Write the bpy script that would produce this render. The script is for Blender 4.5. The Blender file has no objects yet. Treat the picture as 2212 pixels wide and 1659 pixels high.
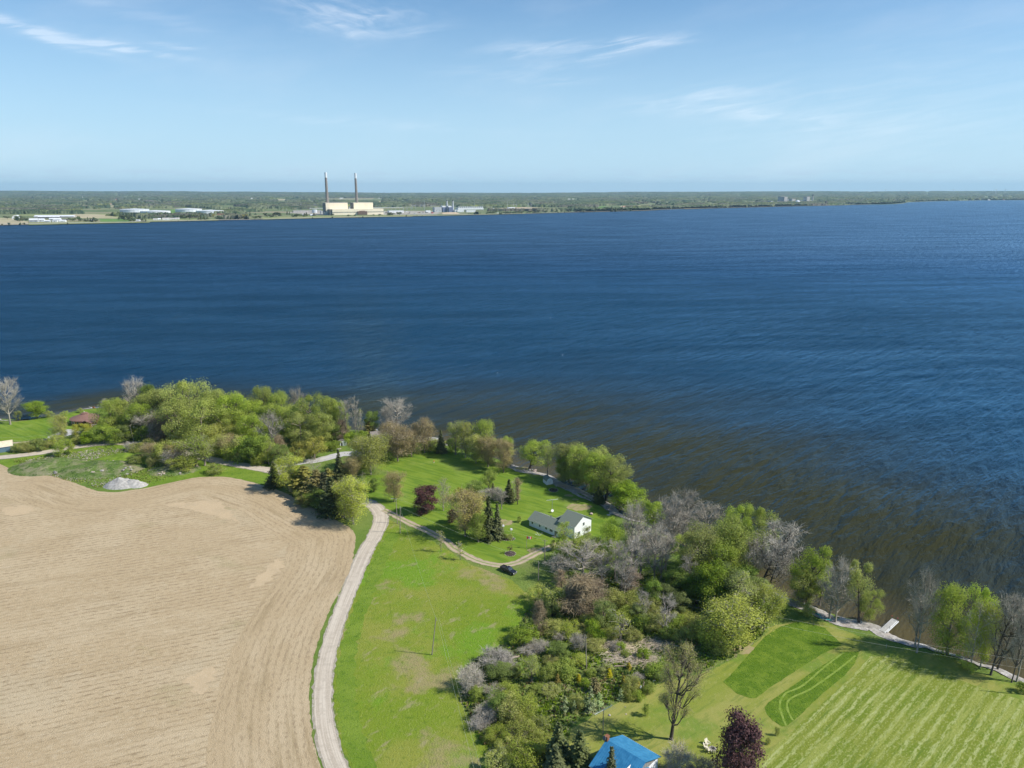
import bpy, bmesh, math, random
import numpy as np
from mathutils import Vector, Matrix
from mathutils.geometry import tessellate_polygon
C = bpy.context.scene.collection
scene = bpy.context.scene
R = math.radians
# ---------------------------------------------------------------- camera, light, sky
FOC, HC, TILT = 750.0, 120.0, math.atan(195/750)
cam = bpy.data.objects.new('camera', bpy.data.cameras.new('camera')); C.objects.link(cam)
cam.location = (0, 0, HC); cam.rotation_euler = (math.pi/2-TILT, 0, 0)
cam.data.sensor_width = 36; cam.data.lens = 36*FOC/1024
cam.data.clip_start = 0.5; cam.data.clip_end = 90000
scene.camera = cam
SUN_EL = R(43)
sv = Vector((0.987*math.cos(SUN_EL), -0.16*math.cos(SUN_EL), math.sin(SUN_EL))).normalized()
sun = bpy.data.objects.new('sun', bpy.data.lights.new('sun', 'SUN')); C.objects.link(sun)
sun.data.energy = 4.2; sun.data.angle = R(0.5); sun.data.color = (1.0, 0.95, 0.87)
sun.rotation_euler = sv.to_track_quat('Z', 'Y').to_euler()
scene.view_settings.view_transform = 'Standard'; scene.view_settings.look = 'None'
scene.view_settings.exposure = 0.42; scene.view_settings.gamma = 1
scene.render.engine = 'CYCLES'
scene.cycles.max_bounces = 6; scene.cycles.transparent_max_bounces = 8
scene.cycles.diffuse_bounces = 3; scene.cycles.glossy_bounces = 2; scene.cycles.transmission_bounces = 4
scene.cycles.volume_bounces = 0; scene.cycles.caustics_reflective = False; scene.cycles.caustics_refractive = False

class NT:                                   # small node helper
    def __init__(s, tree): s.t = tree; s.n = tree.nodes; s.l = tree.links
    def new(s, typ, props=None, **ins):
        n = s.n.new(typ)
        for k, v in (props or {}).items(): setattr(n, k, v)
        for k, v in ins.items():
            key = int(k[1:]) if k[0] == 'i' and k[1:].isdigit() else k.replace('_', ' ')
            s.set(n.inputs[key], v)
        return n
    def set(s, inp, v):
        if isinstance(v, bpy.types.NodeSocket): s.l.new(v, inp)
        elif isinstance(v, tuple) and len(v) == 3 and inp.type == 'RGBA': inp.default_value = (*v, 1)
        else: inp.default_value = v
    def m(s, op, a, b=0.0, c=None, clamp=False):
        n = s.n.new('ShaderNodeMath'); n.operation = op; n.use_clamp = clamp
        s.set(n.inputs[0], a); s.set(n.inputs[1], b)
        if c is not None: s.set(n.inputs[2], c)
        return n.outputs[0]
    def ramp(s, v, lo, hi, a=0.0, b=1.0):
        n = s.n.new('ShaderNodeMapRange'); n.interpolation_type = 'SMOOTHSTEP'
        s.set(n.inputs[0], v); s.set(n.inputs[1], lo); s.set(n.inputs[2], hi); s.set(n.inputs[3], a); s.set(n.inputs[4], b)
        return n.outputs[0]
    def mix(s, f, a, b, mode='MIX'):
        n = s.n.new('ShaderNodeMixRGB'); n.blend_type = mode
        s.set(n.inputs[0], f); s.set(n.inputs[1], a); s.set(n.inputs[2], b); return n.outputs[0]
    def noise(s, vec, scale, detail=3, rough=.55, dist=0.0):
        return s.new('ShaderNodeTexNoise', None, Vector=vec, Scale=scale, Detail=detail, Roughness=rough, Distortion=dist).outputs['Fac']
    def mapv(s, vec, scale=(1, 1, 1), rot=0.0, loc=(0, 0, 0)):   # rotate, then scale
        a = s.new('ShaderNodeMapping', {'vector_type': 'POINT'}, Vector=vec, Rotation=(0, 0, rot)).outputs[0]
        return s.new('ShaderNodeMapping', {'vector_type': 'POINT'}, Vector=a, Scale=scale, Location=loc).outputs[0]

world = bpy.data.worlds.new('World'); scene.world = world; world.use_nodes = True
w = NT(world.node_tree); w.n.clear()
sky = w.new('ShaderNodeTexSky', {'sky_type': 'NISHITA', 'sun_disc': False})
sky.sun_elevation = SUN_EL; sky.sun_rotation = math.atan2(sv.x, sv.y)
sky.altitude = 100; sky.air_density = 1.0; sky.dust_density = 0.25; sky.ozone_density = 2.2
dirv = w.new('ShaderNodeTexCoord').outputs['Generated']
sep = w.new('ShaderNodeSeparateXYZ', None, Vector=dirv)
az = w.m('ARCTAN2', sep.outputs[0], sep.outputs[1]); el = w.m('ARCSINE', sep.outputs[2])
ang = w.new('ShaderNodeCombineXYZ', None, X=az, Y=el).outputs[0]
warp = w.noise(w.mapv(ang, (3, 14, 1), R(-6)), 3.0, 4)
fib = w.noise(w.mapv(ang, (4, 34, 1), R(-8)), 3.0, 6, .6, .8)       # stretched cirrus fibres
fib2 = w.noise(w.mapv(ang, (9, 30, 1), R(10)), 3.0, 5, .6, .8)
cloud = 0.0
def wisp(px, py, lx, ly, tilt, strength, sharp=2.2, f=None):        # a streak of cirrus by azimuth / elevation
    global cloud
    u_, v_ = (px/4-512)/FOC, (384-py/4)/FOC; d_ = Vector((u_, math.cos(TILT)+v_*math.sin(TILT), -math.sin(TILT)+v_*math.cos(TILT))).normalized()
    a = math.atan2(d_.x, d_.y); e = math.asin(d_.z)
    dx = w.m('SUBTRACT', az, a); dy = w.m('SUBTRACT', el, e)
    dy = w.m('ADD', dy, w.m('MULTIPLY', w.m('SUBTRACT', warp, .5), ly*3.0))
    c, s_ = math.cos(tilt), math.sin(tilt)
    u = w.m('DIVIDE', w.m('ADD', w.m('MULTIPLY', dx, c), w.m('MULTIPLY', dy, s_)), lx)
    v = w.m('DIVIDE', w.m('SUBTRACT', w.m('MULTIPLY', dy, c), w.m('MULTIPLY', dx, s_)), ly)
    r2 = w.m('ADD', w.m('MULTIPLY', u, u), w.m('MULTIPLY', v, v))
    g = w.m('EXPONENT', w.m('MULTIPLY', r2, -1.0))
    g = w.m('MULTIPLY', g, w.ramp(f or fib, .30, .80))
    cloud = w.m('ADD', cloud, w.m('MULTIPLY', g, strength)) if not isinstance(cloud, float) else w.m('MULTIPLY', g, strength)
PXA = 1/(4*FOC)
for a in [(130,125,180*PXA,16*PXA,R(-14),1.7),(420,175,190*PXA,13*PXA,R(-7),2.0),(690,186,70*PXA,10*PXA,0,1.0),
          (1310,30,190*PXA,60*PXA,R(-8),.8,2.2,fib2),(1500,70,200*PXA,40*PXA,R(8),.4,2.2,fib2),(1660,130,130*PXA,24*PXA,R(5),.5),(1340,95,60*PXA,18*PXA,R(-15),.7),
          (2120,190,150*PXA,24*PXA,R(3),1.0),(2500,185,190*PXA,22*PXA,R(5),1.8),(2250,250,220*PXA,18*PXA,R(4),.5),
          (2000,300,260*PXA,24*PXA,R(-3),.4),(2230,320,130*PXA,14*PXA,0,.5),(2800,400,260*PXA,30*PXA,R(4),.6),
          (3020,460,240*PXA,26*PXA,R(-8),.7),(3400,500,500*PXA,90*PXA,R(-5),.28),(3650,330,600*PXA,160*PXA,0,.2),
          (500,40,260*PXA,20*PXA,R(-10),.5),(1500,495,500*PXA,20*PXA,R(-3),.3)]: wisp(*a)
cloud = w.m('MINIMUM', cloud, 0.8)
# faint grey-blue low clouds over the far horizon, a veil elsewhere
low = w.m('MULTIPLY', w.ramp(w.noise(w.mapv(ang, (8, 60, 1)), 3.0, 5), .46, .62), w.m('MULTIPLY', w.ramp(el, .004, .012), w.ramp(el, .03, .018)))
veil = w.m('MULTIPLY', w.ramp(w.noise(w.mapv(ang, (2, 7, 1), R(-8)), 2.0, 5), .45, .8), .12)
skyc = w.mix(1.0, sky.outputs[0], (.66,.95,1.15), 'MULTIPLY')
skyc = w.mix(w.ramp(el, .30, -.04, 0, .88), skyc, (5.0, 7.1, 8.9))    # moist pale air low in the sky
col = w.mix(veil, skyc, (9.0, 9.3, 9.8))
col = w.mix(w.m('MULTIPLY', cloud, .40), col, (10.0, 10.4, 11.0))
col = w.mix(w.m('MULTIPLY', low, .30), col, (4.6, 6.0, 7.6))
bg = w.new('ShaderNodeBackground', None, Color=col, Strength=0.085)
w.l.new(bg.outputs[0], w.new('ShaderNodeOutputWorld').inputs[0])

# ---------------------------------------------------------------- reading ground positions off the view
REG = {'A':(0,1450,.463),'B':(900,1500,.463),'C':(1700,1600,.463),'D':(2200,1900,.463),'E':(3000,2100,.4955),'G':(1700,2304,.463),
 'I':(2300,2550,.3165),'J':(2900,2550,.3165),'h':(2060,1960,.1537),'k':(1960,2080,.1808),'m':(3150,2280,.226),'n':(2750,2850,.1356),
 'b':(1300,1660,.226),'a':(200,1560,.1808),'z':(0,1480,.2171),'O':(0,0,1.8517),'f':(0,700,.2712),'t':(450,700,.2712),
 'p':(1050,650,.2712),'q':(1500,700,.2712),'s':(1950,700,.2712),'u':(2500,700,.3617),'v':(3200,700,.405),'F':(0,0,1)}
CT, ST = math.cos(TILT), math.sin(TILT)
def full(r, x, y): a, b, s = REG[r]; return a+x*s, b+y*s
def P(r, x, y, z=0.0):
    x, y = full(r, x, y); u = (x/4-512)/FOC; v = (384-y/4)/FOC
    d = (u, CT+v*ST, -ST+v*CT); t = (z-HC)/d[2]
    return Vector((d[0]*t, d[1]*t, z))
def hgt(r, x, y, ty, z=0.0):
    q = P(r, x, y, z); v = (384-full(r, 0, ty)[1]/4)/FOC
    return (v*q.y*CT-q.y*ST)/(CT+v*ST)+HC
def mpp(r, x, y):                           # metres per region pixel, sideways
    q = P(r, x, y); return (q.y*CT+HC*ST)/FOC/4*REG[r][2]

# ---------------------------------------------------------------- materials
MATS = {}
def mat(name, c1, c2=None, scale=1.0, rough=.8, bump=0.0, bs=None, metal=0.0, spec=.4, stretch=(1,1,1), detail=4, lo=.35, hi=.65):
    if name in MATS: return MATS[name]
    m = bpy.data.materials.new(name); m.use_nodes = True; t = NT(m.node_tree); b = t.n['Principled BSDF']
    vec = t.mapv(t.new('ShaderNodeTexCoord').outputs['Object'], stretch)
    c2 = c2 or tuple(x*.8 for x in c1)
    t.set(b.inputs['Base Color'], t.mix(t.ramp(t.noise(vec, scale, detail), lo, hi), c1, c2))
    b.inputs['Roughness'].default_value = rough; b.inputs['Metallic'].default_value = metal; b.inputs['Specular IOR Level'].default_value = spec
    if bump:
        t.set(b.inputs['Normal'], t.new('ShaderNodeBump', None, Strength=bump, Distance=.1, Height=t.noise(vec, bs or scale*3, 3)).outputs[0])
    MATS[name] = m; return m
def gmat(name, base, layers, rough=.95, bump=.5, bscale=2.0, bdist=.3, rows=None, uv=False, lines=None):
    """ground: base colour, then layers (colour, scale, stretch, rot, lo, hi, amount)"""
    m = bpy.data.materials.new(name); m.use_nodes = True; t = NT(m.node_tree); b = t.n['Principled BSDF']
    pos = t.new('ShaderNodeUVMap').outputs[0] if uv else t.new('ShaderNodeNewGeometry').outputs['Position']
    col = base
    for i, (c, sc, stx, rot, lo, hi, am) in enumerate(layers):
        v = t.mapv(pos, (*stx, 1), rot, (i*13.7, i*7.1, 0))
        f = t.m('MULTIPLY', t.ramp(t.noise(v, sc, 5, .62, .2), lo, hi), am)
        col = t.mix(f, col, c)
    if lines:                              # broken crop rows: (spacing, rot, colour, amount)
        v = t.new('ShaderNodeSeparateXYZ', None, Vector=t.mapv(pos, (1,1,1), lines[1])).outputs[0 if uv else 1]
        v = t.m('ADD', v, t.m('MULTIPLY', t.noise(pos, .25, 2), 1.2)); sn = t.m('SINE', t.m('MULTIPLY', v, 6.2832/lines[0]))
        brk = t.noise(t.mapv(pos, (.45,1.3,1) if not uv else (1.3,.45,1), lines[1]), 1.3, 3, .6); big = t.noise(pos, .04, 3)
        f = t.m('MULTIPLY', t.m('MULTIPLY', t.ramp(sn, .1, .9), t.ramp(brk, lines[4] if len(lines) > 4 else .44, .58)), t.m('MULTIPLY', t.ramp(big, .32, .6, .35, 1), lines[3]))
        col = t.mix(f, col, lines[2])
    t.set(b.inputs['Base Color'], col)
    b.inputs['Roughness'].default_value = rough; b.inputs['Specular IOR Level'].default_value = .1
    h = t.noise(pos, bscale, 4, .65)
    if rows:
        sp, rot = rows
        v = t.mapv(pos, (1/sp, 1/sp/9, 1), rot)
        h = t.m('ADD', h, t.m('MULTIPLY', t.noise(v, 1.0, 2, .5), 1.5))
    t.set(b.inputs['Normal'], t.new('ShaderNodeBump', None, Strength=bump, Distance=bdist, Height=h).outputs[0])
    MATS[name] = m; return m
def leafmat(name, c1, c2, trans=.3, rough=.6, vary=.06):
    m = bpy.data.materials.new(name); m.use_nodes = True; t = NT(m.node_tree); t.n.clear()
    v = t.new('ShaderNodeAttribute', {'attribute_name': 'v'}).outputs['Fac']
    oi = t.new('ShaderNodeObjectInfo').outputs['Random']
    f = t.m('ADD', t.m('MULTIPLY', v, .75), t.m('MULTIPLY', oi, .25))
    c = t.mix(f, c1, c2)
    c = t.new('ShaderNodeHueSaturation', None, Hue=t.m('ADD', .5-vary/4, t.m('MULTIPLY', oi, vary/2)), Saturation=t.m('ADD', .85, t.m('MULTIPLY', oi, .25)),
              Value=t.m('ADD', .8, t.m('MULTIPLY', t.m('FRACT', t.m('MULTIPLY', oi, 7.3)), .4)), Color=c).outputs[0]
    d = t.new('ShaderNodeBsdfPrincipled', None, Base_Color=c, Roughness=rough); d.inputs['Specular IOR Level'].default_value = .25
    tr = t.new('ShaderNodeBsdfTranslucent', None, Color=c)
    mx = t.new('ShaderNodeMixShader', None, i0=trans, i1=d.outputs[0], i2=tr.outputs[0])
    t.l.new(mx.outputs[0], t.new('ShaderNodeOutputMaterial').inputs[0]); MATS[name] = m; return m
leafmat('willow_leaf', (.31,.385,.06), (.52,.575,.125), .5)
leafmat('maple_leaf', (.21,.31,.03), (.40,.47,.07), .4)
leafmat('dark_leaf', (.15,.22,.04), (.29,.36,.08), .38)
leafmat('gold_leaf', (.34,.35,.04), (.52,.50,.07), .4)
leafmat('bud_brown', (.30,.245,.085), (.46,.38,.15), .35)
leafmat('bud_green', (.33,.37,.05), (.53,.54,.11), .4)
leafmat('olive_leaf', (.33,.375,.06), (.54,.57,.13), .42)
leafmat('purple_leaf', (.085,.036,.033), (.17,.078,.066), .25)
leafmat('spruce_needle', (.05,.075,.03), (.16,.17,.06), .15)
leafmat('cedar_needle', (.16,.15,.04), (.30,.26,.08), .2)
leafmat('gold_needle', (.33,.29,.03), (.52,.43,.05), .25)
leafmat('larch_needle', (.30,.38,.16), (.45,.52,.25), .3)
leafmat('twig_grey', (.31,.28,.22), (.52,.47,.39), 0, .9, .02)
leafmat('twig_brown', (.28,.21,.13), (.43,.34,.22), 0, .9, .03)
leafmat('cut_twig', (.46,.38,.27), (.64,.54,.40), 0, .9, .03)
leafmat('twig_rust', (.34,.24,.15), (.48,.38,.26), 0, .9, .03)
leafmat('grass_tuft', (.14,.23,.035), (.30,.35,.10), .3)
leafmat('far_leaf', (.07,.095,.035), (.15,.17,.07), .1, .9, .12)
leafmat('far_yellow', (.28,.26,.04), (.40,.36,.08), .1, .9)
mat('bark', (.16,.13,.10), (.28,.235,.185), 2.0, .95, .5, stretch=(1,1,.3))
mat('bark_pale', (.27,.235,.19), (.42,.375,.31), 2.0, .95, .4, stretch=(1,1,.3))
mat('bark_dark', (.06,.05,.04), (.12,.10,.08), 2.0, .95, .5, stretch=(1,1,.3))

# ---------------------------------------------------------------- object helpers
def tag(o, label=None, cat=None, group=None, kind=None):
    if label: o['label'] = label
    if cat: o['category'] = cat
    if group: o['group'] = group
    if kind: o['kind'] = kind
    return o
def empty(name, loc, rz=0.0, label=None, cat=None, group=None):
    o = bpy.data.objects.new(name, None); o.empty_display_size = .5; C.objects.link(o)
    o.location = loc; o.rotation_euler = (0, 0, rz); return tag(o, label, cat, group)
def link(name, me, parent=None, m=None):
    o = bpy.data.objects.new(name, me); C.objects.link(o)
    if parent: o.parent = parent
    if m and not me.materials: me.materials.append(MATS[m] if isinstance(m, str) else m)
    return o
def np_mesh(name, V, F, attr=None, uv=None, smooth=False):
    """F: list of (n,k) index arrays"""
    me = bpy.data.meshes.new(name); V = np.asarray(V, np.float32).reshape(-1, 3)
    F = [np.asarray(f, np.int32) for f in F if len(f)]
    me.vertices.add(len(V)); me.vertices.foreach_set('co', V.ravel())
    idx = np.concatenate([f.ravel() for f in F]); tot = np.concatenate([np.full(len(f), f.shape[1], np.int32) for f in F])
    me.loops.add(len(idx)); me.loops.foreach_set('vertex_index', idx)
    me.polygons.add(len(tot)); me.polygons.foreach_set('loop_start', np.concatenate([[0], np.cumsum(tot)[:-1]]).astype(np.int32))
    if attr is not None:
        a = me.attributes.new('v', 'FLOAT', 'POINT'); a.data.foreach_set('value', np.asarray(attr, np.float32))
    me.update(calc_edges=True)
    if uv is not None:
        l = me.uv_layers.new(name='UVMap'); l.data.foreach_set('uv', np.asarray(uv, np.float32)[idx].ravel())
    if smooth: me.polygons.foreach_set('use_smooth', np.ones(len(tot), bool))
    return me
class MB:                                   # collects simple solids, built as ONE mesh
    def __init__(s): s.v = []; s.f = []
    def add(s, vs, fs): n = len(s.v); s.v += [tuple(v) for v in vs]; s.f += [tuple(i+n for i in f) for f in fs]; return s
    def box(s, x0, x1, y0, y1, z0, z1):
        return s.add([(x0,y0,z0),(x1,y0,z0),(x1,y1,z0),(x0,y1,z0),(x0,y0,z1),(x1,y0,z1),(x1,y1,z1),(x0,y1,z1)],
                     [(0,3,2,1),(4,5,6,7),(0,1,5,4),(1,2,6,5),(2,3,7,6),(3,0,4,7)])
    def prism(s, prof, y0, y1, inset=0.0):  # profile (x,z) counter-clockwise, extruded along y
        n = len(prof); zs = [p[1] for p in prof]; zm, zM = min(zs), max(zs)
        k = lambda z: inset*(z-zm)/max(zM-zm, 1e-6)
        a = [(x, y0+k(z), z) for x, z in prof]; b = [(x, y1-k(z), z) for x, z in prof]
        return s.add(a+b, [tuple(range(n)), tuple(range(2*n-1, n-1, -1))]+[(i, i+n, (i+1) % n+n, (i+1) % n) for i in range(n)])
    def cyl(s, p, q, r0, r1=None, n=8, cap=True):
        r1 = r0 if r1 is None else r1; p, q = Vector(p), Vector(q); d = (q-p).normalized()
        a = d.orthogonal().normalized(); b = d.cross(a); vs = []
        for c, r in ((p, r0), (q, r1)):
            for i in range(n): t = 2*math.pi*i/n; vs.append(c+a*r*math.cos(t)+b*r*math.sin(t))
        fs = [(i, (i+1) % n, (i+1) % n+n, i+n) for i in range(n)]
        if cap: fs += [tuple(range(n-1, -1, -1)), tuple(range(n, 2*n))]
        return s.add(vs, fs)
    def path(s, pts, r, n=5, r1=None):
        for i in range(len(pts)-1):
            a = r if r1 is None else r+(r1-r)*i/(len(pts)-1); b = r if r1 is None else r+(r1-r)*(i+1)/(len(pts)-1)
            s.cyl(pts[i], pts[i+1], a, b, n)
        return s
    def rock(s, c, r, rng, sq=.6):
        m = bmesh.new(); bmesh.ops.create_icosphere(m, subdivisions=1, radius=1)
        ax = [rng.uniform(.7, 1.3) for _ in range(3)]
        vs = [(c[0]+v.co.x*r*ax[0]*rng.uniform(.8,1.15), c[1]+v.co.y*r*ax[1]*rng.uniform(.8,1.15), c[2]+v.co.z*r*sq*ax[2]*rng.uniform(.8,1.1)) for v in m.verts]
        m.verts.index_update(); fs = [tuple(v.index for v in f.verts) for f in m.faces]; m.free()
        return s.add(vs, fs)
    def build(s, name, m, parent=None):
        me = bpy.data.meshes.new(name); me.from_pydata(s.v, [], s.f); me.update(); return link(name, me, parent, m)
def copy_tree(o, parent=None):
    c = o.copy(); C.objects.link(c); c.parent = parent
    for ch in list(o.children): copy_tree(ch, c)
    return c
def hash2(ix, iy, seed=0):
    h = (ix.astype(np.int64)*374761393+iy.astype(np.int64)*668265263+seed*974634777) & 0x7fffffff
    h = ((h ^ (h >> 13))*1274126177) & 0x7fffffff
    return ((h ^ (h >> 16)) & 0xffff)/65535.0
def vnoise(x, y, seed=0):
    x = np.asarray(x, float); y = np.asarray(y, float); ix, iy = np.floor(x), np.floor(y); fx, fy = x-ix, y-iy
    fx = fx*fx*(3-2*fx); fy = fy*fy*(3-2*fy); g = lambda a, b: hash2(ix+a, iy+b, seed)
    return (g(0,0)*(1-fx)+g(1,0)*fx)*(1-fy)+(g(0,1)*(1-fx)+g(1,1)*fx)*fy
def fbm(x, y, seed=0, o=4): return sum(vnoise(x*2**i, y*2**i, seed+i)/2**i for i in range(o))/sum(.5**i for i in range(o))
def resample(pts, step=None, n=None, smooth=True):
    pts = np.array([tuple(p)[:2] for p in pts], float)
    if smooth and len(pts) > 3:             # Catmull-Rom
        q = np.vstack([2*pts[0]-pts[1], pts, 2*pts[-1]-pts[-2]]); out = []
        for i in range(1, len(q)-2):
            for t in np.linspace(0, 1, 8, endpoint=False):
                out.append(.5*((2*q[i])+(-q[i-1]+q[i+1])*t+(2*q[i-1]-5*q[i]+4*q[i+1]-q[i+2])*t*t+(-q[i-1]+3*q[i]-3*q[i+1]+q[i+2])*t**3))
        out.append(q[-2]); pts = np.array(out)
    d = np.r_[0, np.cumsum(np.linalg.norm(np.diff(pts, axis=0), axis=1))]
    s = np.linspace(0, d[-1], n or max(2, int(d[-1]/step)+1))
    return np.c_[np.interp(s, d, pts[:,0]), np.interp(s, d, pts[:,1])]
def sheet(name, pts, z, m, jit=.35, step=1.0, label=None, kind='structure', cat=None):
    """flat polygon with a ragged natural outline"""
    p = np.array([tuple(q)[:2] for q in pts]); p = resample(np.vstack([p, p[:1]]), step, smooth=False)[:-1]
    n = len(p); t = np.roll(p, -1, 0)-np.roll(p, 1, 0); nr = np.c_[t[:,1], -t[:,0]]/np.maximum(np.linalg.norm(t, axis=1), 1e-6)[:,None]
    p = p+nr*((fbm(p[:,0]*.8, p[:,1]*.8, 5, 3)-.5)*2*jit)[:,None]
    poly = [Vector((a, b, 0)) for a, b in p]; tri = tessellate_polygon([poly])
    o = link(name, np_mesh(name, np.c_[p, np.full(n, z)], [tri]), None, m)
    me = o.data
    if me.polygons and sum(f.normal.z for f in me.polygons[:20]) < 0: me.flip_normals()
    return tag(o, label, cat, None, kind)
def strip(name, L, Rr, z, m, k=6, jit=.25, kind='structure'):
    """strip between two edge lines, uv in metres (across, along)"""
    n = len(L); w_ = np.linalg.norm(Rr-L, axis=1); s = np.r_[0, np.cumsum(np.linalg.norm(np.diff((L+Rr)/2, axis=0), axis=1))]
    V = []; U = []
    for j in range(k+1):
        f = j/k; q = L*(1-f)+Rr*f
        if j in (0, k): q = q+(Rr-L)/np.maximum(w_, .1)[:,None]*((fbm(q[:,0], q[:,1], 3+j, 3)-.5)*2*jit)[:,None]
        V.append(np.c_[q, np.full(n, z)]); U.append(np.c_[f*w_, s])
    i, j = np.meshgrid(np.arange(n-1), np.arange(k)); a = (j*n+i).ravel()
    o = link(name, np_mesh(name, np.vstack(V), [np.c_[a, a+1, a+n+1, a+n]], uv=np.vstack(U)), None, m)
    if o.data.polygons[0].normal.z < 0: o.data.flip_normals()
    return tag(o, kind=kind)
def offset(p, d):
    t = np.gradient(p, axis=0); nr = np.c_[t[:,1], -t[:,0]]/np.linalg.norm(t, axis=1)[:,None]; return p+nr*d
def seg_dist(X, Y, line):
    d = np.full(X.shape, 1e9)
    for a, b in zip(line[:-1], line[1:]):
        e = b-a; L2 = max((e*e).sum(), 1e-9); t = np.clip(((X-a[0])*e[0]+(Y-a[1])*e[1])/L2, 0, 1)
        d = np.minimum(d, np.hypot(X-a[0]-t*e[0], Y-a[1]-t*e[1]))
    return d
def inside(X, Y, poly):
    c = np.zeros(X.shape, bool); n = len(poly)
    for i in range(n):
        (x1, y1), (x2, y2) = poly[i], poly[(i+1) % n]
        with np.errstate(divide='ignore', invalid='ignore'):
            c ^= ((y1 > Y) != (y2 > Y)) & (X < (x2-x1)*(Y-y1)/(y2-y1+1e-12)+x1)
    return c

# ---------------------------------------------------------------- near ground, beach, lake
WZ = -1.0
shore = [(-900,420),(-600,405)]+[tuple(P(r,x,y,WZ))[:2] for r,x,y in [('A',0,486),('A',100,500),('A',250,488),('A',480,452),('A',600,430),('A',745,398),('A',900,385),
 ('A',1200,395),('B',200,400),('B',800,450),('B',1290,488),('B',1400,500),('B',1600,520),('B',1850,548),('C',200,395),('C',400,440),('C',600,500),('C',750,558),('C',840,590),('C',960,622),
 ('C',1080,652),('C',1200,722),('C',1330,765),('C',1450,828),('C',1610,905),('C',1690,985),('C',1810,1040),('D',810,402),('D',950,490),('D',1200,640),
 ('D',1500,800),('D',1750,930),('D',1870,975),('E',260,578),('E',420,625),('E',700,735),('E',880,772),('E',1000,800),('E',1060,832),('E',1130,880),('E',1250,930),('E',1400,965),
 ('E',1540,1015),('E',1700,1058),('E',1820,1108),('E',2000,1155),('E',2212,1245)]]+[(175,130),(260,80),(420,-20),(600,-150)]
SH = resample(shore, 4.0, smooth=False); SHf = resample(shore, 2.0); SHf[:,1] += (fbm(SHf[:,0]*.15, SHf[:,1]*.15, 9)-.5)*3
land_poly = [tuple(p) for p in SHf]+[(600,-300),(-900,-300)]
gx = np.r_[np.arange(-880,-320,14.), np.arange(-320,240,1.8), np.arange(240,600,14.)]
gy = np.r_[np.arange(-280,100,12.), np.arange(100,470,1.8)]
GX, GY = np.meshgrid(gx, gy); d = seg_dist(GX, GY, SHf); ins = inside(GX, GY, land_poly)
sd = np.where(ins, d, -d)
Zg = np.interp(sd, [-14,-3,0,2.5,6], [-4,-1.7,-1.02,-.35,0])+np.where((sd > 3), 0, (fbm(GX*.5, GY*.5, 2)-.5)*.25)
keep = sd > -12
mask_faces = keep[:-1,:-1] & keep[1:,1:] & keep[1:,:-1] & keep[:-1,1:]
jj, ii = np.nonzero(mask_faces); n = len(gx); a = jj*n+ii
gmat('ground', (.13,.20,.035), [((.20,.25,.06),.03,(1,1),0,.4,.65,.8),((.24,.21,.10),.05,(1,1),0,.55,.7,.5),((.08,.14,.02),.22,(1,1),0,.5,.7,.6),((.22,.27,.08),.9,(1,1),0,.5,.75,.5)], bump=.8, bscale=1.6, bdist=.5)
tag(link('ground', np_mesh('ground', np.c_[GX.ravel(), GY.ravel(), Zg.ravel()], [np.c_[a, a+1, a+n+1, a+n]], smooth=True), None, 'ground'), kind='structure')

wm = bpy.data.materials.new('water'); wm.use_nodes = True; t = NT(wm.node_tree); b = t.n['Principled BSDF']; MATS['water'] = wm
pos = t.new('ShaderNodeNewGeometry').outputs['Position']; sh = t.new('ShaderNodeAttribute', {'attribute_name': 'v'}).outputs['Fac']
c = t.mix(t.ramp(sh, .04, .50), (.002,.022,.049), (.036,.035,.010)); c = t.mix(t.ramp(sh, .80, 1.0), c, (.085,.07,.03))
patch = t.noise(t.mapv(pos, (.35,1,1), R(-12)), .012, 4, .5)
c = t.mix(t.m('MULTIPLY', t.ramp(patch, .38, .68), .7), c, t.mix(.5, c, (.006,.045,.10)))
t.n.remove(b)
dist = t.new('ShaderNodeSeparateXYZ', None, Vector=pos).outputs[1]
h1 = t.noise(t.mapv(pos, (.22,1,1), R(-48)), .145, 3, .5, .3)        # wind waves, crests up to the right
h2 = t.noise(t.mapv(pos, (.28,1,1), R(-44)), .5, 4, .6, .3)
h3 = t.noise(t.mapv(pos, (.45,1,1), R(-52)), 1.8, 3, .6)
amp = t.m('MULTIPLY', t.ramp(sh, .95, .2, .35, 1.0), t.ramp(patch, .3, .7, .8, 1.15))
hh = t.m('MULTIPLY', t.m('ADD', t.m('ADD', t.m('MULTIPLY', h1, 1.3), t.m('MULTIPLY', h2, .42)), t.m('MULTIPLY', h3, .10)), amp)
streak = t.noise(t.mapv(pos, (.16,1,1), R(-6)), .022, 6, .7, .3); streak2 = t.noise(t.mapv(pos, (.3,1,1), R(-34)), .16, 4, .65)
gust = t.m('MULTIPLY', t.ramp(streak, .32, .68, .70, 1.28), t.ramp(streak2, .3, .7, .86, 1.14))
bn = t.new('ShaderNodeBump', None, Strength=1.0, Distance=4.6, Height=hh).outputs[0]
rg = t.m('ADD', .07, t.ramp(dist, 350, 1800, 0, .42))               # ripples too fine to resolve, far out
fr_ = t.new('ShaderNodeFresnel', None, IOR=1.33, Normal=bn).outputs[0]
df = t.new('ShaderNodeBsdfDiffuse', None, Color=c, Normal=bn); gl = t.new('ShaderNodeBsdfGlossy', None, Color=(.25,.46,.67), Roughness=rg, Normal=bn)
mx = t.new('ShaderNodeMixShader', None, i0=t.m('MULTIPLY', t.m('MULTIPLY', fr_, gust), t.ramp(sh, .55, .04, .40, 1.0), None, True), i1=df.outputs[0], i2=gl.outputs[0])
t.l.new(mx.outputs[0], [x for x in t.n if x.type == 'OUTPUT_MATERIAL'][0].inputs[0])
wx = np.r_[np.arange(-14000,-800,600.), np.arange(-800,700,8.), np.arange(700,14001,600.)]
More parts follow.
